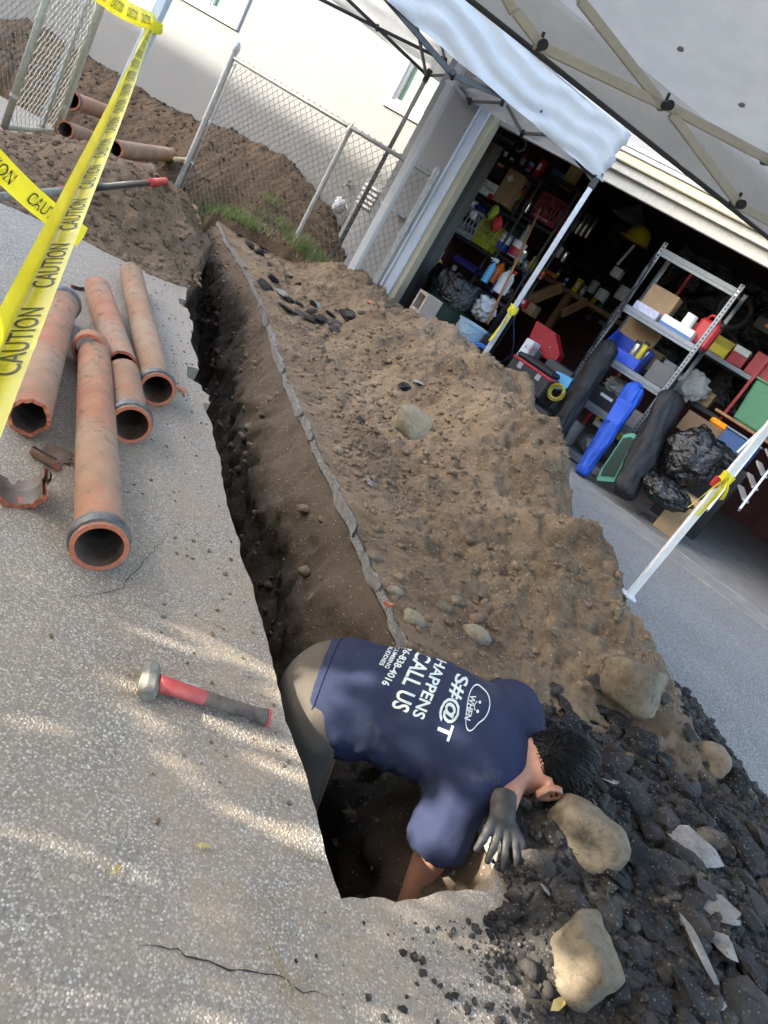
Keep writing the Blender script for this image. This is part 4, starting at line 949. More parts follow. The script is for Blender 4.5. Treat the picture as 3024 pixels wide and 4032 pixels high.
# ------------------------------------------------------------------ boulders
def mat_rock(name, a, b, c):
    t = NT(name); v = t.tc.outputs['Object']
    col = t.ramp(t.noise(7, 8, .65, v), [(.3, a), (.55, b), (.75, c)]); col = t.mix(t.ramp(t.noise(40, 5, .7, v), [(.50, t.g(0)), (.66, t.g(.55))]), col, tuple(x*.5 for x in a))
    return t.out(col, t.bump(t.noise(70, 8, .75, v), .8, .008, t.bump(t.noise(14, 6, .65, v), .5, .02)), .9, .2)
ROCK = mat_rock("tan_boulder", (.13, .105, .075), (.205, .168, .122), (.28, .238, .18)); ROCK_P = mat_rock("pale_stone", (.20, .165, .115), (.30, .26, .195), (.40, .36, .28))
def boulder(label, p0, p1, zc, wid, hgt, seed, mat=ROCK, cuts=(), name="boulder", cat="boulder", sub=4, power=3.1):
    a, b = gz(*p0, zc), gz(*p1, zc); c = (a+b)/2; d = (b-a); L = np.linalg.norm(d)/2; d /= 2*L; x = np.cross(UP, d)
    bm = bmesh.new(); bmesh.ops.create_icosphere(bm, subdivisions=sub, radius=1.0)
    V = np.array([v.co[:] for v in bm.verts]); F = np.array([[v.index for v in f.verts] for f in bm.faces]); bm.free()
    V = V/((np.abs(V)**power).sum(1)**(1/power))[:, None]
    for (nn, dd) in cuts:
        nn = np.array(nn, float)/np.linalg.norm(nn); e = V@nn-dd; V = V-np.outer(np.maximum(e, 0)*.85, nn)
    V = V*(1+.18*fbm(V, 1.1, 3, seed)+.05*fbm(V, 4, 4, seed+3)+.012*fbm(V, 16, 3, seed+7))[:, None]
    W = c+np.outer(V[:, 0]*L, d)+np.outer(V[:, 1]*wid/2, x)+np.outer(V[:, 2]*hgt/2, UP)
    return props(put(name, W, F, mat, None, True), label, cat, "loose boulders")
boulder("long tan boulder at the foot of the dirt mound by the apron", (1312, 1440), (1428, 1512), .20, .18, .19, 3, ROCK, [((-.3, .6, .8), .62), ((.8, -.5, .4), .75)])
boulder("kidney shaped tan boulder just below the bent man's head", (1200, 1745), (1338, 1862), .09, .13, .15, 9, ROCK, [((.2, .9, .35), .55)])
boulder("large flat-topped tan boulder at the lower edge of the black rubble", (1215, 2003), (1325, 2140), .075, .17, .16, 15, ROCK, [((.1, .1, 1), .55), ((.5, .85, .1), .6), ((-.4, -.9, .2), .62)])
boulder("round brown boulder half sunk between rubble and apron", (1503, 1615), (1568, 1672), .07, .13, .12, 21, mat_rock("brown_stone", (.16, .125, .085), (.23, .18, .125), (.28, .23, .17)))
boulder("pale stone sitting alone high on the dirt mound", (862, 892), (922, 932), float(mound_z(np.array([2.2]), np.array([.75]))[0])+.03, .15, .13, 27, ROCK_P, [((.2, -.5, .8), .5)])
for k, (x, y, sz) in enumerate(((690, 850, .05), (925, 1290, .07), (985, 1275, .055), (735, 965, .05), (1010, 1268, .05), (1055, 1335, .09), (820, 1185, .06), (865, 1262, .05))):
    P = gz(x, y, .12 if x > 900 else .05); s_, w_ = toS(P); z = float(mound_z(np.array([s_]), np.array([w_]))[0]); P[2] = z
    v = NW*sz/2; Vp = [P+v, P-v]
    bm = bmesh.new(); bmesh.ops.create_icosphere(bm, subdivisions=2, radius=1.0); V = np.array([q.co[:] for q in bm.verts]); F = np.array([[q.index for q in f.verts] for f in bm.faces]); bm.free()
    V = V*(1+.5*fbm(V, 1.2, 3, 60+k))[:, None]*np.array([sz*.6, sz*.45, sz*.4])
    props(put("stone", P+V+UP*sz*.12, F, ROCK_P if k % 2 else ROCK), "small pale stone among the clods on the dirt mound", "stone", "stones on the dirt mound")

# ------------------------------------------------------------------ broken asphalt
def chunk_mesh(k, flat):
    r_ = np.random.RandomState(200+k); bm = bmesh.new(); n = 26
    P = r_.normal(size=(n, 3)); P /= np.linalg.norm(P, axis=1)[:, None]; P *= np.array([1, .72, flat])*r_.uniform(.78, 1.1, (n, 1))
    P[:, 2] = np.clip(P[:, 2], -flat*.75, flat*.72)+r_.normal(0, .02, n)
    for p in P: bm.verts.new(p)
    rr = bmesh.ops.convex_hull(bm, input=bm.verts); bmesh.ops.delete(bm, geom=[g for g in rr['geom_interior'] if isinstance(g, bmesh.types.BMVert)], context='VERTS')
    bmesh.ops.subdivide_edges(bm, edges=bm.edges, cuts=1, fractal=.28, along_normal=.35, seed=k, use_grid_fill=True)
    bmesh.ops.triangulate(bm, faces=bm.faces); me = bpy.data.meshes.new("asphalt_chunk"); bm.to_mesh(me); bm.free()
    me.materials.append(ASPH); me.materials.append(ASPH_TOP); me.materials.append(ASPH_G); return me
CH = [chunk_mesh(k, f) for k, f in enumerate((.30, .24, .38, .48, .32, .22, .5, .42, .28, .6, .30, .36))]
LIGHT = []
for k in (0, 1, 4, 8, 10):
    me = CH[k].copy()
    for p in me.polygons:
        if p.normal.z > .55: p.material_index = 1
    LIGHT.append(me)
GREY = []
for k in range(12):
    me = CH[k].copy()
    for p in me.polygons: p.material_index = 2
    GREY.append(me)
def place_chunk(me, P, sz, label, group, name="asphalt_chunk", rx=None, cat="asphalt chunk"):
    o = bpy.data.objects.new(name, me); COL.objects.link(o); o.location = tuple(P); o.scale = (sz, sz*rnd.uniform(.8, 1.15), sz*rnd.uniform(.85, 1.2))
    o.rotation_euler = rx if rx is not None else (rnd.uniform(-.5, .5), rnd.uniform(-.5, .5), rnd.uniform(0, 6.28)); return props(o, label, cat, group)
big = [(1345, 1705, .125, 2, "D"), (1385, 1608, .085, 3, "D"), (1298, 1650, .08, 5, "D"), (1460, 1705, .07, 0, "D"), (1498, 1835, .09, 1, "L"), (1545, 1965, .085, 3, "L"), (1556, 2040, .06, 0, "L"), (1228, 1922, .05, 3, "G"), (1240, 1560, .06, 4, "D"),
       (1315, 1975, .06, 3, "G"), (1250, 1955, .055, 6, "G"), (1420, 1790, .075, 2, "D"), (1590, 1700, .06, 3, "D"), (1385, 1850, .07, 7, "D"), (1300, 1870, .05, 8, "D"), (1180, 1850, .05, 3, "G"), (1560, 1760, .08, 1, "D"), (1395, 1540, .055, 4, "G"),
       (1335, 1555, .06, 6, "D"), (1620, 1850, .09, 4, "D"), (1445, 1900, .06, 0, "D"), (1610, 2080, .075, 7, "D"), (1400, 1990, .065, 10, "D"), (1340, 2120, .06, 2, "D"), (1380, 2060, .05, 8, "D"), (1500, 2160, .07, 4, "D"), (1615, 2165, .08, 9, "G"), (1420, 2165, .05, 0, "D"), (1200, 1800, .05, 1, "D"), (1140, 1760, .045, 5, "D"), (1270, 1500, .05, 7, "G"), (1205, 1480, .045, 1, "G"), (1640, 1950, .06, 4, "G"), (1465, 1610, .05, 2, "D"), (1430, 1640, .055, 8, "D")]
LMK = {"long tan boulder": (1370, 1475), "kidney shaped boulder": (1265, 1800), "flat-topped boulder": (1265, 2070), "round brown boulder": (1535, 1642)}; seen = {}
for (x, y, sz, k, c) in sorted(big, key=lambda q: -q[2]):
    P = gz(x, y, .07); s_, w_ = toS(P); P[2] = float(rz_all(np.array([s_]), np.array([w_]))[0])+sz*.18
    me = CH[k] if c == "D" else (LIGHT[k % 5] if c == "L" else GREY[k]); nm, lp_ = min(LMK.items(), key=lambda q: (q[1][0]-x)**2+(q[1][1]-y)**2); dx, dy = x-lp_[0], y-lp_[1]; dd_ = math.hypot(dx, dy)
    rel = ("right of" if dx > 0 else "left of") if abs(dx) > abs(dy)*1.6 else (("below" if dy > 0 else "above") if abs(dy) > abs(dx)*1.6 else ("below and " if dy > 0 else "above and ")+("right of" if dx > 0 else "left of"))
    lab = {"D": "black asphalt chunk", "L": "pale faced asphalt chunk", "G": "dusty grey asphalt chunk"}[c]+(" close " if dd_ < 110 else " some way " if dd_ < 220 else " far ")+rel+" the "+nm
    seen[lab] = seen.get(lab, 0)+1
    if seen[lab] > 1: lab = {2: "smaller ", 3: "smallest ", 4: "tiniest "}.get(seen[lab], "minor ")+lab
    place_chunk(me, P, sz, lab, {"D": "large asphalt chunks", "L": "pale topped asphalt chunks", "G": "dusty grey chunks"}[c], rx=(rnd.uniform(-.25, .25), rnd.uniform(-.25, .25), rnd.uniform(0, 6.28)))
P = gz(1478, 2075, .06); o = place_chunk(LIGHT[1], P+UP*.05, .05, "long thin asphalt strip with pale grey face on the rubble", None, rx=(.5, .2, math.atan2(*(gz(1505, 2120)-gz(1450, 2040))[[1, 0]]))); o.scale = (.085, .022, .04)
n = 0
while n < 262:
    s_, w_ = rnd.uniform(-2.2, .28), rnd.uniform(-.02, 1.72)
    zz = float(rubble_z(np.array([s_]), np.array([w_]))[0])
    if zz < .012 or (s_ > -1.08 and w_ < float(wR(max(s_, -1)))+.05): continue
    sz = .020+.055*rnd.random()**1.9
    if (s_ > -.1 and rnd.random() < .6) or (w_ < .22 and sz > .035): continue
    c = rnd.random(); me = CH[rnd.randrange(12)] if c < .62 else (GREY[rnd.randrange(12)] if c < .93 else LIGHT[rnd.randrange(5)])
    place_chunk(me, S(s_, w_, zz+sz*.12), sz, "small lump of broken asphalt in the dark rubble heap", "small rubble lumps"); n += 1
for k in range(46):                      # slabs thrown on the far half of the mound
    if k < 30: s_, w_ = rnd.gauss(3.9, .32), rnd.gauss(.38, .2)
    elif k < 40: s_, w_ = rnd.gauss(6.0, .3), rnd.gauss(.3, .14)
    else: s_, w_ = rnd.uniform(.6, 3.0), rnd.uniform(.15, .9)
    w_ = max(w_, .06); sz = rnd.uniform(.04, .10)
    if k >= 40: sz *= .7
    place_chunk(GREY[rnd.randrange(12)] if rnd.random() < .55 else (CH[rnd.randrange(12)] if rnd.random() < .6 else LIGHT[rnd.randrange(5)]), S(s_, w_, float(mound_z(np.array([s_]), np.array([w_]))[0])+sz*(.32 if k < 40 else .15)), sz, "grey asphalt fragment tossed on the far end of the dirt mound" if k < 40 else "stray asphalt fragment half buried in the mound side", "asphalt on the mound" if k < 40 else "stray fragments on the mound")
# broken crust along the trench lip, one slab at a time
s_ = -.55; k = 0
apron = bpy.data.objects["driveway_apron"]
while s_ < 5.4:
    L = rnd.uniform(.12, .55); wd = rnd.uniform(.012, .030); m = max(6, int(L/.025)); sv = np.array([s_+L*q/m for q in range(m+1)]); nn_ = np.c_[sv, 0*sv+k*3.1, 0*sv]; j0 = fbm(nn_, 14, 3, 5)*.010; j1 = np.maximum(-.010, fbm(nn_, 20, 3, 9)*.022)
    tz = rnd.uniform(.004, .015)+fbm(nn_, 12, 2, 15)*.008; taper = np.minimum(1, np.minimum(np.arange(m+1), np.arange(m+1)[::-1])/2.5+.1); wr_ = wR(sv)-.010+j0
    V = [S(a_, w_, z_) for a_, w_, z_ in zip(sv, wr_, tz)]+[S(a_, w_+(wd+q)*t_, z_-.003) for a_, w_, z_, q, t_ in zip(sv, wr_, tz, j1, taper)]+[S(a_, w_+.012*t_, z_-.02-.035*t_) for a_, w_, z_, t_ in zip(sv, wr_, tz, taper)]; n_ = m+1
    F = [(i, i+1, n_+i+1, n_+i) for i in range(m)]+[(i+1, i, 2*n_+i, 2*n_+i+1) for i in range(m)]
    o = put("crust_slab", V, F, [ASPH_TOP, ASPH_G], apron)
    for p in list(o.data.polygons)[m:]: p.material_index = 0
    s_ += L+rnd.choice((.04, .12, .2, .35)); k += 1
for k, (x, y, z) in enumerate(((775, 700, .15), (952, 1140, .35), (1275, 1160, .3), (1240, 1118, .35), (1285, 1210, .25))):
    P = gz(x, y, z); s1, w1 = toS(P); P[2] = float(mound_z(np.array([s1]), np.array([w1]))[0])+.008; sz = (.07 if k == 0 else .022)
    a = rnd.uniform(0, 6); u_ = np.array([math.cos(a), math.sin(a), .3]); v_ = np.cross(UP, u_)
    MB().poly([P+u_*sz, P+v_*sz*.5+u_*.2*sz, P-u_*sz*.8+UP*.01, P-v_*sz*.5, P+u_*sz*.3-v_*sz*.6], np.array([0, 0, 1.0]), .012).one("clay_fragment", CLAY_RAW, "orange clay fragment lying near the cinder block end of the mound" if k == 0 else "tiny orange clay fragment on the dirt mound", "clay fragment", None if k == 0 else "tiny clay fragments")

# ------------------------------------------------------------------ cinder block
CB = M("cinder_block", (.36, .29, .25), .95, var=.15, sc=40, bump=.8, bsc=120)
uq, zq = c4(222, 1092, -.12); Pb = G(uq+.05, -.12, 0); ztop = zq+.01
ang = math.radians(-52); bx = np.array([math.cos(ang), math.sin(ang), 0]); by = np.array([-math.sin(ang), math.cos(ang), 0])   # bx across cored face, by into block
blk = thing("cinder_block", "upright two-core cinder block at the garage mouth behind the mound", "cinder block", Pb+UP*(ztop-.39))
mb = MB(); hw, hh, dp, wl = .098, .195, .098, .03
def bb(x0, x1, z0, z1, y0=-dp, y1=dp): mb.box(Pb+bx*(x0+x1)/2+by*(y0+y1)/2+UP*(ztop-.195+(z0+z1)/2), ((x1-x0)/2, (y1-y0)/2, (z1-z0)/2), (bx, by, UP), .004)
bb(-hw, -hw+wl, -hh, hh); bb(hw-wl, hw, -hh, hh)
for z0, z1 in ((-hh, -hh+wl), (-.016, .016), (hh-wl, hh)): bb(-hw+wl+.0005, hw-wl-.0005, z0, z1)
mb.build("shell", CB, blk)

# ------------------------------------------------------------------ digging tools
def tool(name, label, segs, P0, P1, r_, cat, base=None):
    t = thing(name, label, cat, P0)
    for (q0, q1, rr, m, nm) in segs: MB().tube([P0+(P1-P0)*q for q in np.linspace(q0, q1, 4)], rr*r_, 12).build(nm, m, t, True)
    return t, P0, P1
P0, P1 = gz(-30, 428, .36), gz(357, 391, .40)
tool("digging_bar", "black shovel handle with red grip ends lying across the dirt pile", [(0, .27, .8, STEEL, "shaft"), (.27, .335, 1.05, HRED, "red_ferrule"), (.335, .82, 1.0, M("black_fibre", (.02, .02, .022), .35), "handle"), (.82, 1.0, 1.25, HRED, "grip")], P0, P1, .021, "shovel")
P0, P1 = gz(378, 344, .30), gz(486, 349, .30)
tool("wooden_handle", "pale wooden tool handle with red tip sticking out behind the fence post", [(0, .8, 1.0, M("pale_wood", (.55, .40, .22), .6, sc=12), "shaft"), (.8, 1.0, 1.15, M("faded_red", (.45, .13, .10), .6), "tip")], P0, P1, .026, "tool handle")

# ------------------------------------------------------------------ grass and dry stems
def grass(label, spots, n, hgt, col1, mat, seed, spread=.12):
    r_ = np.random.RandomState(seed); V = []; F = []
    for _ in range(n):
        c = spots[r_.randint(len(spots))]+np.array([r_.normal(0, spread), r_.normal(0, spread), 0]); a = r_.uniform(0, 6.28); l = np.array([math.cos(a), math.sin(a), 0]); sd = np.array([-l[1], l[0], 0]); h = hgt*r_.uniform(.4, 1.2); bnd = r_.uniform(.2, 1.1)*h; w = r_.uniform(.0025, .005)*1.3
        k = len(V)
        for q in (0, .4, .75, 1.0): p = c+l*bnd*q*q+UP*h*(q-.25*q*q*bnd/h); ww = w*(1-q*.85); V += [p-sd*ww, p+sd*ww]
        F += [(k+2*i, k+2*i+1, k+2*i+3, k+2*i+2) for i in range(3)]
    return props(put("grass", V, F, mat, base=(0, 0, 0)), label, "grass", kind='stuff')
GR = M("grass_blade", (.10, .16, .045), .6, var=.4, sc=3, bump=0, col2=(.20, .25, .08), trans=.3); GRD = M("dry_grass_blade", (.34, .29, .17), .7, var=.3, sc=3, bump=0, trans=.2)
gy = lambda u, o: G(u, o, float(yard_z(np.array([u]), np.array([o]))[0])+.0)
grass("strip of green grass between path and soil near the gate", [gz(105+k*7, 300+k*6, .02) for k in range(12)], 420, .10, 0, GR, 1, .09)
grass("grass tuft around the foot of the terminal fence post", [G(-6.75+a, -.2+b, -.12) for a, b in ((0, 0), (.12, -.05), (-.1, -.1), (.2, .1), (-.2, .05))], 320, .14, 0, GR, 2, .09)
grass("thick grass clump on the trench edge under the fence mesh", [gy(u, -.25) for u in np.linspace(-6.05, -5.25, 9)], 620, .15, 0, GR, 3, .09)
grass("grass patches on the soil bank behind the fence", [gy(u, o) for u, o in ((-6.0, .15), (-5.7, .2), (-5.4, .2), (-5.1, .15), (-4.9, .1), (-4.6, 0), (-5.9, .4))], 560, .13, 0, GR, 4, .10)
grass("long grass along the wire near the garage corner", [gy(u, o) for u, o in ((-4.75, -.22), (-4.6, -.24), (-4.45, -.2), (-4.3, -.22), (-4.25, .1), (-4.4, .3))], 460, .20, 0, GR, 5, .08)
grass("dry straw mixed into the grass along the fence line", [gy(u, -.22) for u in np.linspace(-6.6, -4.3, 14)], 360, .12, 0, GRD, 6, .08)
grass("weeds growing in the apron joint", [G(uJ+a, offJ, -.01) for a in (.25, .3, .36, .42)], 60, .02, 0, GR, 7, .012)
grass("small green weed at the base of the garage trim", [G(-3.72, -.12, .28), G(-3.68, -.15, .27)], 40, .16, 0, GR, 8, .03)
for k, pts in enumerate((((505, 1905), (560, 1950), (600, 1990), (620, 2025)), ((585, 1935), (640, 1965)), ((580, 2030), (600, 2080), (640, 2140), (690, 2200)), ((590, 2050), (615, 2100), (625, 2150)), ((700, 2070), (660, 2085), (650, 2120)), ((690, 1985), (720, 1998), (735, 1985)), ((620, 1830), (660, 1845), (700, 1862)), ((610, 2140), (660, 2120), (705, 2130)))):
    MB().tube([gz(x, y, .004+.006*(i % 2)) for i, (x, y) in enumerate(pts)], .0011, 5).one("dry_stem", GRD, "thin dry grass stem lying on the slab near the hole", "dry stem", "dry stems on the slab")
def leaf(P, sz, a, label): 
    u_ = np.array([math.cos(a), math.sin(a), 0]); v_ = np.cross(UP, u_)
    V = [P-u_*sz, P-u_*.3*sz+v_*.35*sz+UP*.006, P+u_*.5*sz+v_*.25*sz+UP*.004, P+u_*sz, P+u_*.4*sz-v_*.28*sz+UP*.007, P-u_*.4*sz-v_*.3*sz+UP*.002]
    props(put("fallen_leaf", V, [(0, 1, 2, 3, 4, 5)], M("yellow_leaf", (.50, .38, .14), .6, bump=0), None), label, "leaf")
leaf(gz(440, 1830, .004), .016, .4, "curled yellow leaf on the slab left of the hole"); leaf(gz(250, 1880, .004), .012, 1.4, "small brown leaf on the open slab"); leaf(gz(1205, 2170, .02), .03, .9, "long dry leaf under the flat-topped boulder")

# ------------------------------------------------------------------ caution tape
def mat_tape():
    t = NT("caution_tape_yellow"); c = t.ramp(t.noise(6, 4, .5, t.tc.outputs['Object']), [(.3, (.72, .62, .02)), (.7, (.86, .78, .05))]); m = t.out(c, t.bump(t.noise(18, 3, .5, t.tc.outputs['Object']), .2, .01), .32, .5)
    tr = t.N.new('ShaderNodeBsdfTranslucent'); mx = t.N.new('ShaderNodeMixShader'); mx.inputs[0].default_value = .35; t.L.new(c, tr.inputs['Color']); t.L.new(t.b.outputs[0], mx.inputs[1]); t.L.new(tr.outputs[0], mx.inputs[2]); t.L.new(mx.outputs[0], t.N['Material Output'].inputs['Surface']); return m
TAPE = mat_tape(); INK = M("tape_ink", (.03, .035, .03), .5, bump=0)
def ribbon(label, path, wdirs, width, fold, text, tstep, thgt, toff=0.1, flip=False, name="caution_tape", group=None, toffw=.5):
    """path: points; wdirs: width directions; fold: ridge height along the middle"""
    path = np.array(path); wd = np.array(wdirs); wd /= np.linalg.norm(wd, axis=1)[:, None]; n = len(path)
    tg = np.gradient(path, axis=0); tg /= np.linalg.norm(tg, axis=1)[:, None]; nr = np.cross(tg, wd); nr /= np.linalg.norm(nr, axis=1)[:, None]
    fold = np.broadcast_to(fold, n); cols = 9; cx = np.linspace(-.5, .5, cols)
    def surf(i, c, lift=0): 
        i0 = np.clip(np.floor(i).astype(int), 0, n-2); f = (i-i0)[:, None]; P = path[i0]*(1-f)+path[i0+1]*f; W = wd[i0]*(1-f)+wd[i0+1]*f; Nn = nr[i0]*(1-f)+nr[i0+1]*f; fo_ = fold[i0]*(1-f[:, 0])+fold[i0+1]*f[:, 0]
        return P+W*(c*width)[:, None]*np.sqrt(1-np.minimum(.9, fo_*fo_))[:, None]+Nn*((.5-np.abs(c))*width*fo_+lift)[:, None]
    ii, cc = np.meshgrid(np.arange(n), cx, indexing='ij'); V = surf(ii.ravel().astype(float), cc.ravel()); I = np.arange(n*cols).reshape(n, cols)
    F = np.stack([I[:-1, :-1].ravel(), I[1:, :-1].ravel(), I[1:, 1:].ravel(), I[:-1, 1:].ravel()], 1)
    t = thing(name, label, "caution tape", path[n//2], group); put("strip", V, F, TAPE, t, True)
    seg_ = np.r_[0, np.cumsum(np.linalg.norm(np.diff(path, axis=0), axis=1))]; pos = toff
    if text:
        while pos < seg_[-1]-tstep*.8:
            Vt, Ft = text_geo(text); lo, hi = Vt.min(0), Vt.max(0); q = (Vt-lo)/(hi-lo); 
            tw = tstep*.72; x = q[:, 0] if not flip else 1-q[:, 0]; y = q[:, 1]-.5 if not flip else .5-q[:, 1]
            ip = np.interp(pos+x*tw, seg_, np.arange(n)); Vv = surf(ip, y*thgt+toffw-.5, .0012); put("lettering", Vv, Ft, INK, t)
            put("lettering", surf(np.interp(pos+(1-x)*tw, seg_, np.arange(n)), y*thgt+toffw-.5, -.0012), Ft, INK, t); pos += tstep
    return t
# the long strand that sweeps past the camera
zt = onLeg(cC_, 330*KD, 52*KD); A0 = cC_+UP*zt-_r0*.06
rb = ray(-90*KD, 985*KD); B0 = cam_pos+rb/np.linalg.norm(rb)*.78
m = 60; tt = np.linspace(0, 1, m)**1.0; path = A0+(B0-A0)*tt[:, None]; path[:, 2] -= .05*np.sin(PIh*tt)*tt
dirp = (B0-A0)/np.linalg.norm(B0-A0); wds = []; fo_ = []
for q, p in zip(tt, path):
    vv = p-cam_pos; vv /= np.linalg.norm(vv); w1 = np.cross(vv, dirp); w1 /= np.linalg.norm(w1); w2 = np.cross(w1, dirp)
    th = .95-.85*float(sstep(q, .05, .75))+.12*math.sin(q*9); wds.append(w1*math.cos(th)+w2*math.sin(th)); fo_.append(.85-.15*q)
ribbon("long folded yellow caution tape sweeping from the canopy leg past the camera", path, wds, .078, np.array(fo_), "CAUTION", .30, .40, .15, False, toffw=.30)
def line_ribbon(label, pa, pb, da, db, width, twist, text, tstep, thgt, toff, m=30, sag=.02, flip=False):
    ra, rb_ = ray(pa[0]*KD, pa[1]*KD), ray(pb[0]*KD, pb[1]*KD); a = cam_pos+ra/np.linalg.norm(ra)*da; b = cam_pos+rb_/np.linalg.norm(rb_)*db; tt = np.linspace(0, 1, m); p = a+(b-a)*tt[:, None]; p[:, 2] -= sag*np.sin(PIh*tt); d = (b-a)/np.linalg.norm(b-a); W = []
    for q, x in zip(tt, p):
        vv = x-cam_pos; vv /= np.linalg.norm(vv); w1 = np.cross(vv, d); w1 /= np.linalg.norm(w1); w2 = np.cross(w1, d); th = twist*(q-.5); W.append(-(w1*math.cos(th)+w2*math.sin(th)))
    return ribbon(label, p, W, width, .12, text, tstep, thgt, toff, flip, toffw=.5)
line_ribbon("short slack strand of yellow caution tape at the left edge", (-90, 262), (178, 512), 2.5, 2.85, .075, .5, "CAUTION", .26, .55, .04)
line_ribbon("upper yellow caution tape strand tied to the canopy leg", (200, -30), (335, 48), 3.9, float(np.linalg.norm(A0-cam_pos)), .085, .9, "CAUTION", .30, .5, .02)
def knot(label, P, r_, tails, width=.05, cat="tape knot"):
    t = thing("tape_knot", label, cat, P)
    mb = MB(); n = 16; V = []
    for j, (z, k) in enumerate(((-.03, 1.0), (-.012, 1.12), (.01, 1.05), (.03, 1.1))):
        for i in range(n): a = 2*PIh*i/n; V.append(P+np.array([math.cos(a), math.sin(a), 0])*r_*k*(1+.12*math.sin(3*a+j))+UP*(z+.008*math.sin(2*a)))
    F = [(j*n+i, j*n+(i+1) % n, (j+1)*n+(i+1) % n, (j+1)*n+i) for j in range(3) for i in range(n)]; put("wrap", V, F, TAPE, t, True)
    for k, (dx, L) in enumerate(tails):
        q = np.linspace(0, 1, 12); side = c_ri*dx; p = P-fwd*(r_+.01)+np.outer(q, side*L)-np.outer(q**1.3, UP*L)+np.outer(np.sin(q*5+k)*.012, fwd)
        w = np.array([c_ri*math.cos(1.5*s_+k)+fwd*math.sin(1.5*s_+k) for s_ in q]); V = np.concatenate([p-w*width/2*(1-.3*q)[:, None], p+w*width/2*(1-.3*q)[:, None], p+fwd*.01]); n_ = 12
        F = [(i, i+1, 2*n_+i+1, 2*n_+i) for i in range(11)]+[(2*n_+i, 2*n_+i+1, n_+i+1, n_+i) for i in range(11)]; put("tail", V, F, TAPE, t, True)
    return t
knot("yellow caution tape wrapped round the pale canopy leg", A0, .045, [(.3, .05)])
zB = onLeg(cB, 1550+725*.6028, 500+1160*.6028); knot("yellow caution tape knotted with hanging tail on the middle canopy leg", cB+UP*zB, .036, [(.05, .16), (-.10, .30)], .045)
zW = onLeg(cW, 2024+1450*.6028, 1000+1510*.6028); knot("yellow caution tape bow tied on the white canopy leg at right", cW+UP*zW, .034, [(-.5, .20), (.35, .15), (.0, .26)], .032)
# ------------------------------------------------------------------ garage contents
BLK = M("matt_black", (.022, .022, .024), .55, var=.25, sc=10, bump=.1); GAX = (GU, GN, UP)
CARD = M("cardboard", (.36, .235, .13), .8, var=.15, sc=14, bump=.15); WHITEB = M("white_card", (.72, .72, .72), .6, var=.06, bump=.05)
RED = M("red_paint", (.40, .022, .03), .4, var=.15, bump=.05); BLUE = M("blue_plastic", (.02, .07, .46), .4, var=.12, bump=.05); YEL = M("yellow_plastic", (.62, .50, .02), .4, var=.1, bump=.05)
GRY = M("grey_plastic", (.28, .28, .28), .55, var=.12, bump=.06); OLV = M("olive_plastic", (.30, .29, .02), .5, var=.12, bump=.06); MAR = M("maroon_plastic", (.17, .015, .03), .5, var=.15, bump=.06); PUR = M("indigo_plastic", (.05, .04, .24), .5, var=.2, bump=.06)
DGRN = M("dark_green_plastic", (.020, .045, .032), .5, var=.15, bump=.06); GRN = M("green_plastic", (.055, .17, .10), .45, var=.12, bump=.06); LBL = M("light_blue_plastic", (.12, .42, .70), .45, var=.1, bump=.04); PBL = M("pale_blue_plastic", (.25, .36, .46), .5, var=.1, bump=.04)
ORG = M("orange_plastic", (.60, .14, .02), .45, var=.15, bump=.04); WOOD = M("old_lumber", (.23, .12, .06), .75, var=.3, sc=8, bump=.2); COPPER = M("stained_broomstick", (.32, .15, .06), .5, var=.2, sc=8, bump=.05)
SHST = M("grey_shelf_steel", (.19, .21, .235), .45, metal=.35, var=.1, bump=.05); CHROME = M("chrome", (.6, .6, .6), .18, metal=.9, var=.1, bump=0); INKD = M("dark_print", (.03, .03, .03), .7, bump=0); INKR = M("red_print", (.45, .03, .04), .6, bump=0); INKT = M("teal_print", (.03, .30, .30), .6, bump=0)
PLBAG = M("black_bin_liner", (.006, .006, .007), .2, var=.4, sc=6, bump=1.0, bsc=14, dist=.05, spec=.6)
def mat_nylon(name, col):
    t = NT(name); v = t.tc.outputs['Object']; mp = t.N.new('ShaderNodeMapping'); mp.inputs['Scale'].default_value = (1, 1, .45); t.L.new(v, mp.inputs['Vector'])
    return t.out(t.ramp(t.noise(6, 5, .6, v), [(.3, tuple(c*.8 for c in col)), (.7, tuple(c*1.25 for c in col))]), t.bump(t.noise(9, 6, .6, mp.outputs['Vector']), .55, .05), .6, .35)
NYB = mat_nylon("black_nylon", (.009, .0095, .011)); NYBLUE = mat_nylon("blue_nylon", (.018, .075, .42))
def rect(f, lb, rb, lt, off): (u0, z0), (u1, z1), (u2, z2) = f(*lb, off), f(*rb, off), f(*lt, off); return u0, u1, (z0+z1)/2, max(z2, (z0+z1)/2+.01)
def ibox(name, label, cat, f, lb, rb, lt, off, dep, mat, bev=.006, group=None, parts=None, rest=None):
    u0, u1, z0, z1 = rect(f, lb, rb, lt, off)
    t = thing(name, label, cat, G((u0+u1)/2, off+dep/2, z0), group); mb = MB(); gbox(mb, u0, u1, off, off+dep, z0, z1, bev); mb.build("body", mat, t)
    return t, (u0, u1, z0, z1)
def gtext(t, txt, u, off, z, w, h, mat, name="print"): return flat_text(name, txt, G(u, off-.001, z), GU, UP, w, h, mat, t, .0015)
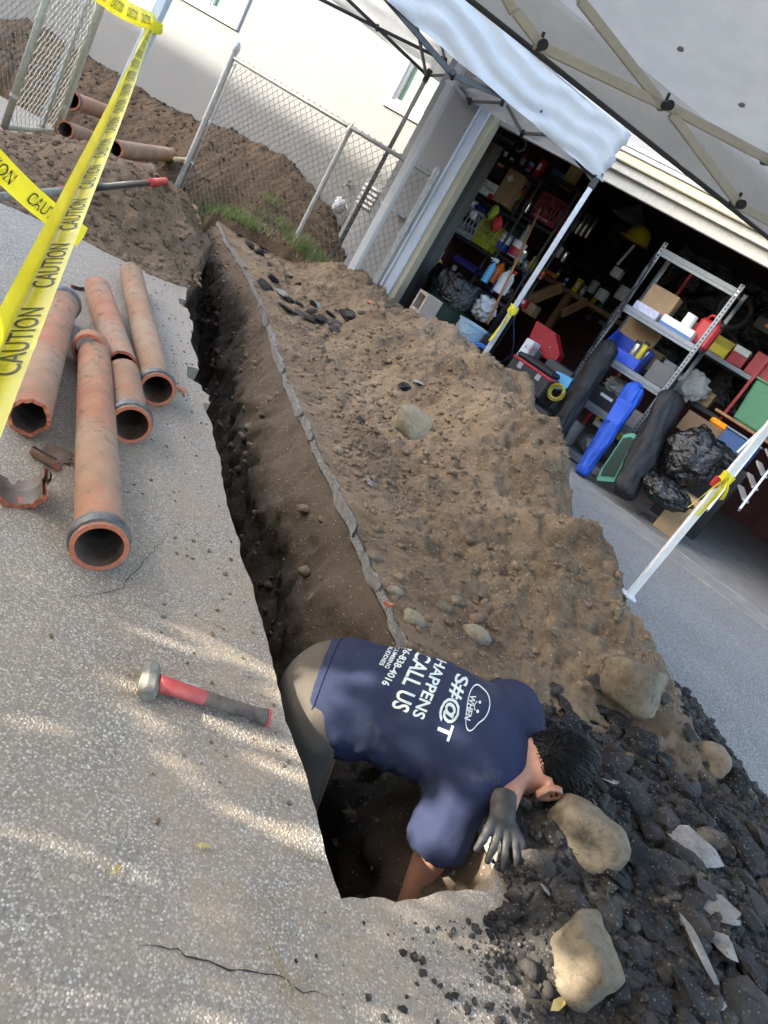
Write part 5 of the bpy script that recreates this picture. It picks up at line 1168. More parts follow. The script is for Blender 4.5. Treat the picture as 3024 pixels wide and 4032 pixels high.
def crate(name, label, f, lb, rb, lt, off, dep, mat, word=None):
    u0, u1, z0, z1 = rect(f, lb, rb, lt, off); t = thing(name, label, "crate", G((u0+u1)/2, off+dep/2, z0)); th = .012
    mb = MB(); gbox(mb, u0, u1, off, off+dep, z0, z0+.012); mb.build("base", mat, t)
    for (a, b, c, d, nm) in ((u0, u1, off, off+th, "front_panel"), (u0, u1, off+dep-th, off+dep, "back_panel"), (u0, u0+th, off+th, off+dep-th, "side_panel"), (u1-th, u1, off+th, off+dep-th, "side_panel")):
        mb = MB(); gbox(mb, a, b, c, d, z0+.012, z0+.07); gbox(mb, a, b, c, d, z1-.035, z1)
        lx = (b-a) > (d-c)*2; n = 7; hgt = z1-.035-(z0+.07)
        for k in range(n):
            q0 = k/n
            for sg in (1, -1):
                if lx: p0 = G(a+(b-a)*(q0 if sg > 0 else q0+1/n), (c+d)/2, z0+.07); p1 = G(a+(b-a)*(q0+1/n if sg > 0 else q0), (c+d)/2, z1-.035)
                else: p0 = G((a+b)/2, c+(d-c)*(q0 if sg > 0 else q0+1/n), z0+.07); p1 = G((a+b)/2, c+(d-c)*(q0+1/n if sg > 0 else q0), z1-.035)
                mb.bar(p0, p1, .006, .010)
        if lx:
            for q in (0, .5, 1): mb.bar(G(a+.006+(b-a-.012)*q, (c+d)/2, z0+.07), G(a+.006+(b-a-.012)*q, (c+d)/2, z1-.035), .012, .012)
            for q in (.33, .66): mb.bar(G(a, (c+d)/2, z0+.07+hgt*q), G(b, (c+d)/2, z0+.07+hgt*q), .006, .008)
        mb.build(nm, mat, t)
    if word: gtext(t, word, u0+.05, off, z0+.025, (u1-u0)*.6, .022, WHITEB)
    return t, (u0, u1, z0, z1)
def blob(name, label, cat, C, R_, mat, seed, amp=.35, fr=1.6, sub=4, parent=None, group=None, flat=None):
    bm = bmesh.new(); bmesh.ops.create_icosphere(bm, subdivisions=sub, radius=1.0); V = np.array([v.co[:] for v in bm.verts]); F = np.array([[v.index for v in f.verts] for f in bm.faces]); bm.free()
    V = V*(1+amp*fbm(V, fr, 4, seed)-amp*.6*np.abs(fbm(V, fr*2.2, 3, seed+4)))[:, None]; W = np.asarray(C)+np.outer(V[:, 0]*R_[0], GU)+np.outer(V[:, 1]*R_[1], GN)+np.outer(V[:, 2]*R_[2], UP)
    if flat is not None: W[:, 2] = np.maximum(W[:, 2], flat)
    o = put(name, W, F, mat, parent, True); return o if parent is not None else props(o, label, cat, group)
def Gp(f, x, y, off): u, z = f(x, y, off); return G(u, off, z)

# --- left black shelving
so1 = 1.35
sh = thing("black_shelf_unit", "black resin shelf rack just inside the left garage jamb", "shelf", G(-4.0, so1, 0))
uL = c4(340, 655, so1)[0]-.06; uR = c4(700, 520, so1)[0]+.30
zS = {k: c4(*p, so1)[1] for k, p in {'s1': (590, 475), 's2': (470, 725), 's3': (330, 985)}.items()}
zS['s0'] = zS['s1']+.48; zS['s4'] = .12
for z in zS.values(): mb = MB(); gbox(mb, uL, uR, so1-.02, so1+.42, z-.045, z-.004, .006); mb.build("shelf_board", BLK, sh)
for u in (uL+.02, uR-.02):
    for o in (so1-.005, so1+.40): MB().cyl(G(u, o, .02), G(u, o, zS['s0']), .018, n=10).build("post", BLK, sh)
t, b_ = ibox("parts_carton", "white carton with red brand print on the upper black shelf", "box", c4, (510, 400), (632, 466), (575, 320), so1+.02, .3, WHITEB); gtext(t, "MSD", b_[0]+.03, so1+.02, b_[2]+.09, .12, .05, INKR); gtext(t, "PERFORMANCE", b_[0]+.16, so1+.02, b_[2]+.07, .13, .03, INKD)
mb = MB(); gbox(mb, b_[1]-.05, b_[1]+.001, so1+.018, so1+.3, b_[2]-.001, b_[2]+.05); mb.build("red_corner", RED, t)
t, b_ = ibox("cardboard_box", "tall brown cardboard box with white diamond label on the upper shelf", "box", c4, (640, 466), (722, 524), (770, 270), so1+.03, .3, CARD)
pc = G((b_[0]+b_[1])/2-.02, so1+.028, b_[2]*.25+b_[3]*.75); MB().poly([pc+UP*.045, pc-GU*.045, pc-UP*.045, pc+GU*.045], -GN, .002).build("diamond_label", WHITEB, t)
t, b_ = crate("milk_crate", "grey lattice milk crate heaped with white cloth", c4, (345, 650), (500, 740), (440, 480), so1, .33, GRY, "DAIRY")
blob("white_cloth", "crumpled white cloth piled on the grey milk crate", "cloth", Gp(c4, 505, 490, so1+.15), (.16, .12, .10), WHITEB, 301, .5, 2.0); blob("blue_cloth", "dark blue cloth bunched beside the white cloth on the crate", "cloth", Gp(c4, 580, 545, so1+.14), (.09, .1, .08), PUR, 302, .5, 2.0)
blob("white_rag", "small white rag hanging on the grey crate front", "cloth", Gp(c4, 520, 575, so1-.02), (.05, .02, .05), WHITEB, 303, .4, 2)
crate("milk_crate", "olive yellow lattice crate under the red work gloves", c4, (500, 745), (612, 802), (590, 585), so1, .33, OLV)
g_ = thing("work_gloves", "red and lime green work gloves slung over the olive crate", "gloves", Gp(c4, 665, 640, so1-.04)); blob("red_glove", 0, 0, Gp(c4, 672, 632, so1-.05), (.07, .04, .09), M("glove_red", (.55, .04, .05), .7), 305, .5, 2.2, 3, g_); blob("green_glove", 0, 0, Gp(c4, 650, 560, so1-.02), (.06, .04, .10), M("glove_lime", (.40, .50, .05), .7), 306, .5, 2.2, 3, g_)
t, b_ = ibox("flat_white_box", "white upright panel box on the lowest left shelf", "box", c4, (170, 915), (240, 945), (262, 770), so1-.05, .06, WHITEB)
ibox("yellow_carton", "narrow yellow carton beside the white panel box", "box", c4, (220, 945), (245, 952), (268, 850), so1-.06, .12, YEL)
crate("basket", "indigo plastic basket behind the dark green bin", c4, (385, 870), (530, 945), (330, 780), so1+.05, .3, PUR)
ibox("dark_poster_box", "dark box with small white lettering at the top of the black shelf", "box", c4, (590, 300), (700, 350), (660, 180), so1+.1, .2, M("dark_box", (.05, .045, .045), .6)); 
# --- second black rack with maroon crate and paint
so2 = 1.55; rk = thing("black_steel_rack", "black rack holding the maroon crate and paint tins", "shelf", G(-3, so2, 0))
uL2 = c4(650, 800, so2)[0]-.03; uR2 = c4(1045, 665, so2)[0]+.04; zz = [c4(940, 625, so2)[1]-.01, c4(745, 855, so2)[1]-.01, c4(640, 1045, so2)[1]-.01]; zz.append(zz[0]+.52); zz.append(.12)
for z in zz: mb = MB(); gbox(mb, uL2, uR2, so2-.02, so2+.4, z-.035, z, .004); mb.build("shelf_board", BLK, rk)
for u in (uL2+.015, uR2-.015):
    for o in (so2-.01, so2+.38): MB().bar(G(u, o, .02), G(u, o, zz[3]), .03, .03).build("post", BLK, rk)
crate("milk_crate", "maroon lattice crate with white lettering on the black rack", c4, (880, 580), (1040, 660), (940, 390), so2, .33, MAR, "STREET DAIRY")
def can(name, label, cat, P, r_, h, mat, lid=None, n=18, handle=False):
    t = thing(name, label, cat, P); o = MB().lathe([(0, 0), (r_*.96, 0), (r_, .006), (r_, h-.008), (r_*.97, h), (0, h)], P, n=n).build("body", mat, t, True); shade_auto(o)
    if lid: shade_auto(MB().lathe([(0, h+.012), (r_*.9, h+.012), (r_*1.04, h+.008), (r_*1.04, h-.02), (r_*1.0, h-.02)], P, n=n).build("lid", lid, t, True))
    return t
def canpx(name, label, cat, f, x, y, off, r_, h, mat, lid=None): u, z = f(x, y, off); return can(name, label, cat, G(u, off, z), r_, h, mat, lid)
canpx("metal_tin", "slim silver tin standing left of the maroon crate", "tin", c4, 850, 555, so2, .045, .13, CHROME)
t = canpx("paint_bucket", "white and blue paint bucket on the black rack", "bucket", c4, 690, 800, so2+.02, .085, .19, WHITEB, GRY); mb = MB().lathe([(.0865, .0), (.0865, .085)], world_loc(t), n=20); mb.build("blue_band", BLUE, t, True)
gtext(t, "KILZ", *[(lambda w: (float((w-GO)@GU)-.06, float((w-GO)@GN)-.09, float(w[2])+.11))(world_loc(t))][0], .12, .045, INKR)
t = canpx("paint_bucket", "red and white paint bucket with white lid beside the first bucket", "bucket", c4, 775, 850, so2-.02, .085, .18, WHITEB, WHITEB); MB().lathe([(.0865, .01), (.0865, .11)], world_loc(t), n=20).build("red_band", RED, t, True)
canpx("paint_tin", "small grey paint tin at the rack edge by the broomstick", "tin", c4, 815, 880, so2, .05, .13, GRY, CHROME)
ibox("green_case", "dark green case behind the paint buckets", "case", c4, (720, 720), (800, 760), (790, 600), so2+.12, .2, DGRN)
canpx("caulk_tube", "grey cylinder with black lid standing behind the buckets", "canister", c4, 830, 745, so2+.1, .035, .22, GRY, BLK)
for k, (x, y, c) in enumerate(((790, 480, YEL), (812, 470, OLV), (830, 455, RED))): canpx("spray_can", ("small yellow", "small olive", "small red")[k]+" can in the row between the two racks", "can", c4, x, y, so2, .022, .11, c, BLK)
ibox("blue_yellow_carton", "blue and yellow carton on the top of the black rack", "box", c4, (1010, 330), (1080, 375), (1050, 270), so2+.1, .15, M("carton_blue", (.06, .16, .35), .6)); ibox("yellow_brown_carton", "tan carton beside the blue one at the top of the rack", "box", c4, (1080, 375), (1135, 400), (1130, 200), so2+.1, .15, M("carton_tan", (.42, .32, .12), .7))
# --- bottles by the bin
def bottle(label, f, x, y, off, r_, h, mat, cap, spray=False):
    u, z = f(x, y, off); P = G(u, off, z); t = thing("bottle", label, "bottle", P)
    shade_auto(MB().lathe([(0, 0), (r_, 0), (r_, h*.62), (r_*.85, h*.72), (r_*.35, h*.82), (r_*.35, h*.9), (0, h*.9)], P, n=14).build("body", mat, t, True))
    if spray: MB().box(P+UP*h*.97, (.014, .03, .02), (GN, GU, UP), .005).bar(P+UP*h*.98-GU*.03, P+UP*h*.95-GU*.07, .014).bar(P+UP*h*.95-GU*.03, P+UP*h*.84-GU*.045, .008).build("trigger", cap, t)
    else: MB().cyl(P+UP*h*.9, P+UP*h, r_*.42, n=12).build("cap", cap, t, True)
bo = 1.1
bottle("white trigger spray bottle with blue body beside the bin", c4, 588, 1010, bo, .045, .27, LBL, WHITEB, True); bottle("orange jug behind the spray bottles", c4, 640, 1015, bo+.12, .075, .26, ORG, BLK); bottle("white jug with green base in front of the orange jug", c4, 675, 1080, bo, .07, .30, WHITEB, GRN); bottle("slim purple bottle between the two jugs", c4, 640, 1080, bo-.03, .03, .19, PUR, BLK); bottle("white trigger bottle with red head next to the white jug", c4, 705, 1090, bo+.05, .045, .27, WHITEB, RED, True)
mb = MB(); ub, zb = c4(640, 1095, bo); gbox(mb, ub-.28, ub+.3, bo-.12, bo+.25, zb-.05, zb-.012, .005); gbox(mb, ub-.26, ub-.22, bo-.1, bo+.23, .02, zb-.05); gbox(mb, ub+.24, ub+.28, bo-.1, bo+.23, .02, zb-.05); mb.one("low_bench", BLK, "low black bench carrying the cleaning bottles", "bench")
# --- bin with liner
ub, zb = c4(430, 1040, .75); P = G(ub, .75, .02); t = thing("trash_bin", "dark green trash bin with a black liner folded over its rim", "trash bin", P); hb = zb-.02+.05
shade_auto(MB().lathe([(0, 0), (.235, 0), (.245, .03), (.285, hb-.02), (.305, hb), (.305, hb+.03), (.285, hb+.03), (.27, hb-.05), (.23, .05), (0, .05)], P, n=32).build("body", DGRN, t, True))
V = []; n = 64; prof = ((.27, -.25), (.285, -.02), (.30, .05), (.325, .045), (.335, 0), (.345, -.09), (.355, -.17), (.34, -.21))
for j, (r_, z) in enumerate(prof):
    for i in range(n): a = 2*PIh*i/n; w_ = 1+.035*math.sin(9*a+j*.8)*(j > 2)+.025*math.sin(23*a+j)*(j > 2); V.append(P+np.array([math.cos(a), math.sin(a), 0])*r_*w_+UP*(hb+z+(.05*math.sin(2*a+1) if j > 4 else 0)))
put("liner", V, [(j*n+i, j*n+(i+1) % n, (j+1)*n+(i+1) % n, (j+1)*n+i) for j in range(len(prof)-1) for i in range(n)], PLBAG, t, True)
nn = (cam_pos-P)*np.array([1, 1, 0]); nn /= np.linalg.norm(nn); xd = np.cross(UP, nn)
MB().box(P+nn*.285+UP*(hb-.16)-xd*.03, (.06, .004, .022), (xd, nn, UP), .002).build("brand_badge", RED, t); flat_text("print", "BRUTE", P+nn*.290+UP*(hb-.17)-xd*.08, xd, UP, .09, .02, WHITEB, t)
# broom stick, white bag, box, bucket
u0, z0 = c4(957, 535, .95); u1, z1 = c4(612, 1288, .55); MB().tube([G(u0, .95, z0), G(u1, .55, max(z1, .04))], .014, 10).one("broom_handle", COPPER, "long copper brown broomstick leaning diagonally by the racks", "broomstick", None, True)
blob("plastic_bag", "crumpled white plastic bag on the floor by the broomstick", "bag", Gp(c4, 590, 1190, .7), (.13, .12, .13), M("thin_white_plastic", (.45, .46, .48), .4, bump=.6, bsc=20, dist=.03), 311, .6, 2.4)
ibox("dark_carton", "dark carton with white label beside the pale blue bucket", "box", c4, (430, 1400), (560, 1440), (470, 1250), .35, .2, M("dark_carton", (.06, .055, .055), .7))
mb = MB(); u0, z0 = c4(515, 1325, .345); gbox(mb, u0-.03, u0+.03, .343, .349, z0-.04, z0+.04); props(mb.build("label_sticker", WHITEB, bpy.data.objects["dark_carton"]), None)
u0, z0 = c4(480, 1360, .1); P = G(u0, .1, max(.02, z0-.16)); t = thing("bucket", "pale blue bucket by the foot of the middle canopy leg", "bucket", P); shade_auto(MB().lathe([(0, 0), (.12, 0), (.15, .27), (.162, .272), (.162, .29), (.145, .29), (.115, .02), (0, .02)], P, n=26).build("body", PBL, t, True)); MB().tube([P+UP*.27+GU*.155, P+UP*.2+GU*.1-GN*.14, P+UP*.17-GN*.165, P+UP*.2-GU*.1-GN*.14, P+UP*.27-GU*.155], .005, 6).build("handle", GRY, t)
def coil(label, P, R_, r_, n, mat, ax_=(GU, UP), name="cable_coil", cat="cable"):
    pts = []; 
    for i in range(n*18): a = 2*PIh*i/18; k = i/18; pts.append(P+ax_[0]*(R_+.012*math.sin(k*5))*math.cos(a)+ax_[1]*(R_+.012*math.cos(k*4))*math.sin(a)+GN*(.012*k-.04)*.8+UP*.004*math.sin(k*7))
    MB().tube(pts, r_, 6).one(name, mat, label, cat, None, True)
coil("coil of bright blue cable at the mound edge by the leg foot", Gp(c4, 540, 1490, -.05)+UP*.02, .10, .009, 5, M("blue_cable", (.03, .16, .55), .4), (GU, (UP+GN*.6)/1.17))
u0, z0 = c4(850, 940, .9); pts = [Gp(c4, *p, .8) for p in ((850, 860), (845, 1000), (835, 1130), (785, 1250), (785, 1400), (770, 1500), (640, 1565))]; MB().tube(pts, .006, 6).one("hanging_cable", M("navy_cable", (.02, .03, .10), .5), "thin navy cable hanging down past the tool boxes", "cable", None, True)
# --- floor heap
t, b_ = ibox("refrigerant_box", "white printed gas cylinder carton leaning on the grey tin", "box", c4, (765, 1540), (845, 1520), (790, 1320), .45, .22, WHITEB); gtext(t, "A-GAS", b_[0]+.03, .45, b_[3]-.10, .11, .045, INKR); gtext(t, "134a", b_[0]+.02, .45, b_[3]-.22, .13, .08, INKT); gtext(t, "AC", b_[0]+.04, .45, b_[3]-.30, .08, .05, INKT)
t, b_ = ibox("grey_tin_box", "dull grey tin box printed with letters beside the white carton", "box", c4, (845, 1510), (925, 1480), (850, 1400), .5, .2, M("dull_tin", (.22, .23, .24), .5, metal=.3)); gtext(t, "R134", b_[0]+.02, .5, b_[2]+.06, .12, .05, INKD)
pts = [Gp(c4, *p, .75) for p in ((885, 1380), (935, 1265), (1055, 1345), (1085, 1490), (1050, 1540), (930, 1480))]; t = thing("red_case", "dark red octagonal metal case tilted among the tool boxes", "case", pts[5]); MB().poly(pts, -GN, .16).build("shell", RED, t)
for p in ((975, 1295), (1040, 1355), (945, 1350), (1020, 1440), (930, 1440)): P = Gp(c4, *p, .745); MB().cyl(P, P-GN*.006, .008, n=8).build("rivet", CHROME, t)
t, b_ = ibox("tool_box", "large black tool box with a red edged lid on the crate", "tool box", c4, (690, 1640), (960, 1740), (820, 1500), .02, .42, M("box_black", (.03, .03, .033), .45, var=.2)); mb = MB(); gbox(mb, b_[0]-.005, b_[1]+.012, .012, .40, b_[3]-.028, b_[3]-.004, .006); mb.build("red_edge", RED, t); mb = MB(); gbox(mb, b_[0]+.01, b_[1]-.012, .02, .4, b_[3]+.0005, b_[3]+.05, .02); mb.build("lid", BLK, t)
for q in (.25, .75): mb = MB(); uu = b_[0]+(b_[1]-b_[0])*q; gbox(mb, uu-.025, uu+.025, .0, .0195, b_[3]-.09, b_[3]-.03, .005); mb.build("latch", GRY, t)
t, b_ = ibox("black_crate_box", "black slotted storage crate below the tool box with white label", "crate", c5, (-50, 1040), (160, 1130), (-10, 880), -.02, .42, BLK, .01); mb = MB(); gbox(mb, b_[0]+.02, b_[0]+.08, -.026, -.022, b_[3]-.12, b_[3]-.05); mb.build("label_sticker", WHITEB, t)
for k in range(6): mb = MB(); uu = b_[0]+.1+k*.05; gbox(mb, uu, uu+.03, -.03, -.0205, b_[2]+.05, b_[3]-.06); mb.build("rib", GRY if 0 else M("crate_rib", (.04, .04, .042), .5), t)
ibox("dark_grey_case", "dark grey case standing behind the red edged tool box", "case", c5, (150, 790), (330, 860), (190, 650), .45, .25, M("case_grey", (.055, .055, .06), .5))
pts = [Gp(c5, *p, .3) for p in ((225, 830), (280, 765), (385, 815), (345, 880), (270, 885))]; MB().poly(pts, -GN, .18).one("light_blue_case", LBL, "light blue octagonal case behind the tool box", "case")
coil("coil of yellow and black hose beside the light blue case", Gp(c5, 280, 905, .15), .07, .010, 4, M("yellow_hose", (.35, .28, .03), .5))
# --- bench and back of the garage
bo_ = 3.2; u0, z0 = c4(925, 930, bo_); u1, z1 = c4(1390, 1195, bo_); zb = (z0+z1)/2; zb_bench = zb
t = thing("work_bench", "dark wooden work bench across the back of the garage", "work bench", G((u0+u1)/2, bo_+.3, .02)); mb = MB(); gbox(mb, u0-.3, u1+.6, bo_, bo_+.6, zb-.06, zb, .006); mb.build("top", WOOD, t)
for u in (u0, (u0+u1)/2, u1+.4): mb = MB(); gbox(mb, u-.045, u+.045, bo_+.05, bo_+.14, .02, zb-.06, .004); mb.build("leg", WOOD, t)
MB().bar(Gp(c4, 790, 1165, 2.2), Gp(c4, 1095, 1045, 2.6), .05, .14, UP).one("lumber_stud", WOOD, "rough brown lumber stud leaning towards the bench", "lumber"); MB().bar(Gp(c4, 1100, 1220, 2.4), Gp(c4, 1260, 1140, 2.7), .045, .10, UP).one("short_lumber", WOOD, "shorter brown lumber offcut under the bench", "lumber")
ibox("small_cardboard_box", "small open cardboard box below the lumber stud", "box", c4, (815, 1215), (905, 1215), (845, 1110), 2.0, .2, CARD)
for k in range(4): canpx("chrome_canister", "chrome canister, number %s in the row hung above the bench" % ("one", "two", "three", "four")[k], "canister", c4, 1150+k*32, 680+k*15, 3.6, .045, .30, CHROME, BLK)
mb = MB(); u0, z0 = c4(1080, 710, 3.7); gbox(mb, u0-.1, u0+.9, 3.5, 3.75, z0-.22, z0-.18); mb.one("canister_shelf", DARKWOOD, "narrow dark shelf under the chrome canisters", "shelf")
P = Gp(c4, 1600, 720, 2.6); t = thing("hard_hat", "yellow hard hat hanging in the dark garage", "hard hat", P); shade_auto(MB().lathe([(.15, -.05), (.148, 0), (.13, .06), (.09, .105), (.03, .125), (0, .127)], P, n=28).build("shell", YEL, t, True)); MB().lathe([(.15, -.05), (.19, -.055), (.19, -.062), (.15, -.058)], P-GU*.03, n=28).build("brim", YEL, t, True)
P = Gp(c4, 1540, 610, 2.9); shade_auto(MB().lathe([(.26, 0), (.20, .05), (.05, .17), (.04, .22), (0, .22)], P, n=26).one("lamp_shade", M("shade_metal", (.32, .31, .29), .4, metal=.5), "grey metal cone lamp shade hanging near the hard hat", "lamp shade", None, True))
MB().bar(Gp(c4, 1575, 770, 2.7), Gp(c4, 1460, 900, 2.7), .03).one("white_pole", WHITEB, "short white pole slanting below the hard hat", "pole"); ibox("white_socket_box", "small white box at the end of the white pole", "box", c4, (1405, 965), (1465, 990), (1440, 900), 2.7, .12, WHITEB)
pts = [Gp(c4, *p, 4.2) for p in ((1390, 720), (1460, 620), (1540, 670), (1465, 790))]; t = thing("picture_frame", "dark framed picture on the back garage wall", "picture", pts[0]); MB().poly(pts, -GN, .03).build("frame", WOOD, t); c_ = sum(pts)/4; MB().poly([c_+(p-c_)*.78-GN*.012 for p in pts], -GN, .01).build("print", M("dull_print", (.07, .05, .045), .5), t)
mb = MB(); u0, z0 = c4(1230, 960, 4.6); gbox(mb, u0-.1, u0+.9, 4.6, 4.64, z0-.3, z0+.6, .01); t = mb.one("peg_board", BLK, "black tool board with bright hooks at the back wall", "tool board")
for k in range(16): P = G(u0+.1+.12*(k % 4)+.03*(k//4), 4.59, z0+.38-.15*(k//4)); MB().cyl(P, P-GN*.03, .012, n=8).build("hook", CHROME, t)
for k, (x, y, c, nm) in enumerate(((1090, 880, CHROME, "silver jar at the left end of the bench"), (1060, 850, WHITEB, "white spray can at the left end of the bench"), (1280, 1080, GRY, "grey machine part in the middle of the bench"), (1340, 1130, WHITEB, "white tub towards the right end of the bench"), (1470, 1130, GRY, "pale grey tub near the steel shelving"))): canpx("bench_pot", nm, "pot", c4, x, y, 3.1 if k < 4 else 2.2, .06+.02*(k > 2), .16, c, BLK if k % 2 else None)
MB().tube([Gp(c4, *p, 3.1) for p in ((955, 885), (1000, 940), (1060, 980))], .03, 8).one("orange_grinder", ORG, "orange power tool lying on the bench", "power tool", None, True)
# hanging hook and sign at the top left
P = Gp(c4, 850, 90, 1.2); t = thing("hook_sign", "grey crane hook shaped sign hanging below the head jamb", "hook", P); MB().tube([P+UP*.14, P+UP*.02, P+GU*.05-UP*.03, P+GU*.06-UP*.08, P+GU*.01-UP*.12, P-GU*.05-UP*.10, P-GU*.055-UP*.05], .014, 8).build("hook", GRY, t, True); MB().box(P+UP*.1, (.06, .012, .05), GAX, .008).build("block", GRY, t)
u0, z0 = c4(690, 60, 1.0); mb = MB(); gbox(mb, u0-.08, u0+.25, 1.0, 1.02, z0-.08, z0+.08); t = mb.one("black_sign", BLK, "small black sign board with faint white lettering inside the jamb", "sign"); gtext(t, "HORSEPOWER", u0-.06, 1.0, z0-.02, .28, .04, GRY)
u0, z0 = c4(765, 30, 1.4); mb = MB(); gbox(mb, u0-.12, u0+.12, 1.4, 1.62, z0-.17, z0+.17, .01); t = mb.one("speaker_box", BLK, "black loudspeaker box high on the left garage wall", "speaker"); P = G(u0, 1.398, z0-.03); MB().lathe([(.085, 0), (.07, -.004), (.02, .012), (0, .016)], P, -GN, 20).build("cone", M("cone_grey", (.06, .06, .06), .6), t, True)
mb = MB(); gbox(mb, -3.35, -3.2, 1.6, 1.62, 1.62, 1.68); u0, z0 = c4(700, 245, so1+.09); t = thing("sticker_plate", "small red white and black sticker plate on the dark shelf box", "sticker", G(u0, so1+.095, z0)); mb = MB(); gbox(mb, u0-.05, u0+.05, so1+.092, so1+.098, z0-.035, z0+.035); mb.build("plate", RED, t); gtext(t, "K&N", u0-.04, so1+.091, z0-.02, .08, .035, WHITEB)

# --- steel shelving unit
fo5 = .55
uRt, zTop = c5(1488, 215, fo5); uLf, _ = c5(1065, 5, fo5); levels = [zTop-.03, c5(1200, 585, fo5)[1]-.02, c5(968, 868, fo5)[1]-.02]; stp = levels[1]-levels[2]; levels += [levels[2]-stp*.95, .11]
uLf = min(uLf, uRt-.8); st = thing("steel_shelving", "grey slotted steel shelving unit crowded with bins and boxes", "shelving", G((uLf+uRt)/2, fo5, .018))
SLOT = M("slot_shadow", (.01, .01, .01), .9, bump=0)
for u, sg in ((uLf, 1), (uRt, -1)):
    for o, so_ in ((fo5, 1), (fo5+.45, -1)):
        mb = MB(); gbox(mb, u-.02, u+.02, o-.003, o, .018, zTop+.02); gbox(mb, u-.0015-.0185*sg, u+.0015-.0185*sg, o, o+.038*so_, .018, zTop+.02); up_ = mb.build("upright", SHST, st)
        if o == fo5:
            mb = MB(); z = .08
            while z < zTop: gbox(mb, u-.005, u+.007, o-.0045, o-.0025, z, z+.018); z += .038
            props(mb.build("slots", SLOT, up_), kind='stuff')
for z in levels:
    mb = MB(); gbox(mb, uLf+.021, uRt-.021, fo5+.001, fo5+.45, z-.012, z, .002); gbox(mb, uLf+.021, uRt-.021, fo5-.006, fo5+.0005, z-.075, z+.002, .003); gbox(mb, uLf+.021, uRt-.021, fo5-.012, fo5-.0065, z-.045, z-.03, .002); mb.build("shelf", SHST, st)
    for u in (uLf, uRt):
        for q in (.015, .05): P = G(u, fo5-.004, z-q); MB().cyl(P, P-GN*.006, .007, n=8).build("bolt", CHROME, st)
# bungee cords
for k in range(5):
    p0 = G(uLf-.02+.01*k, fo5-.03-.01*k, zTop-.1-.03*k); pts = [p0+UP*0, p0-UP*.25+GU*(.03*math.sin(k)), p0-UP*.6+GU*.04*math.cos(k*2), p0-UP*(.85+.12*k)+GU*.03*math.sin(k*3)]
    MB().tube(pts, .006, 6).one("bungee_cord", BLKP, "black bungee cord hanging from the left shelf upright", "bungee cord", "bungee cords on the shelving", True)
L1, L2_, L3, L4, L5 = levels
def onsh(u, z, du, dz, dep, o=None): mb = MB(); gbox(mb, u, u+du, (fo5+.06 if o is None else o), (fo5+.06 if o is None else o)+dep, z+.002, z+.002+dz, .006); return mb
W5 = uRt-uLf
def open_bin(name, label, u, o, z, du, dep, dz, mat, group=None):
    t = thing(name, label, "bin", G(u+du/2, o+dep/2, z), group); th = .006; fl = .45
    mb = MB(); gbox(mb, u, u+du, o, o+dep, z, z+th); mb.build("base", mat, t)
    for (a, b) in ((u, u+th), (u+du-th, u+du)):
        V = [G(a, o, z+th), G(a, o+dep, z+th), G(a, o+dep, z+dz), G(a, o+dep*.35, z+dz), G(a, o, z+dz*fl), G(b, o, z+th), G(b, o+dep, z+th), G(b, o+dep, z+dz), G(b, o+dep*.35, z+dz), G(b, o, z+dz*fl)]
        MB().add(V, [(0, 1, 2, 3, 4), (9, 8, 7, 6, 5)]+[(i, i+5, (i+1) % 5+5, (i+1) % 5) for i in range(5)]).build("side", mat, t)
    mb = MB(); gbox(mb, u+th, u+du-th, o-.012, o+th-.012, z+th*.5, z+dz*fl, .002); mb.build("front_lip", mat, t); mb = MB(); gbox(mb, u+th, u+du-th, o+dep-th, o+dep, z+th, z+dz); mb.build("back", mat, t); return t
open_bin("parts_bin", "bright blue open parts bin on the middle steel shelf", uLf+.05, fo5+.03, L3+.003, .40, .36, .24, BLUE)
for k, (du, h, r_, m_) in enumerate(((.25, .24, .03, CHROME), (.32, .27, .028, YEL), (.38, .23, .026, CHROME))): can("spray_can", ("chrome topped can", "yellow banded can", "silver can")[k]+" standing in the blue parts bin", "can", G(uLf+.05+du, fo5+.16+.02*k, L3+.012), r_, h, m_, BLK)
t = onsh(uLf+.55, L3, .22, .20, .3).one("grey_motor_box", M("motor_grey", (.10, .10, .10), .5), "dark grey machine housing on the right of the middle shelf", "machine")
onsh(uLf+.36, L2_, W5*.42, .10, .28).one("white_product_box", WHITEB, "long white carton with blue stripe on the second shelf", "box"); mb = MB(); gbox(mb, uLf+.361, uLf+.36+W5*.42-.001, fo5+.0585, fo5+.0598, L2_+.004, L2_+.035); mb.build("blue_stripe", M("stripe_blue", (.06, .14, .32), .5), bpy.data.objects["white_product_box"])
onsh(uLf+.06, L2_, .26, .08, .3).one("patterned_packet", M("packet", (.30, .30, .42), .5, col2=(.6, .6, .7), sc=40), "patterned packet at the left of the second shelf", "packet")
can("paper_roll", "white paper roll lying behind the long white carton", "paper roll", G(uLf+.56, fo5+.2, L2_+.105), .055, .12, WHITEB)
P = G(uLf+.74, fo5+.28, L2_+.003); t = thing("fuel_can", "red plastic fuel can with handle on the second shelf", "fuel can", P)
mb = MB(); mb.box(P+UP*.13, (.10, .09, .13), GAX, .025); mb.build("body", RED, t); MB().tube([P+UP*.25-GU*.07, P+UP*.31-GU*.05, P+UP*.315+GU*.03, P+UP*.25+GU*.06], .016, 8).build("handle", RED, t, True); MB().cyl(P+UP*.25+GU*.08, P+UP*.30+GU*.09, .025, n=12).build("cap", BLK, t, True)
onsh(uLf+.05, L2_, .30, .30, .2, fo5+.25).one("brown_carton", CARD, "brown carton standing at the back of the second shelf", "box")
onsh(uLf+.02, L3, .36, .42, .06, fo5+.385).one("flattened_carton", CARD, "large flattened cardboard carton behind the blue bin", "box")
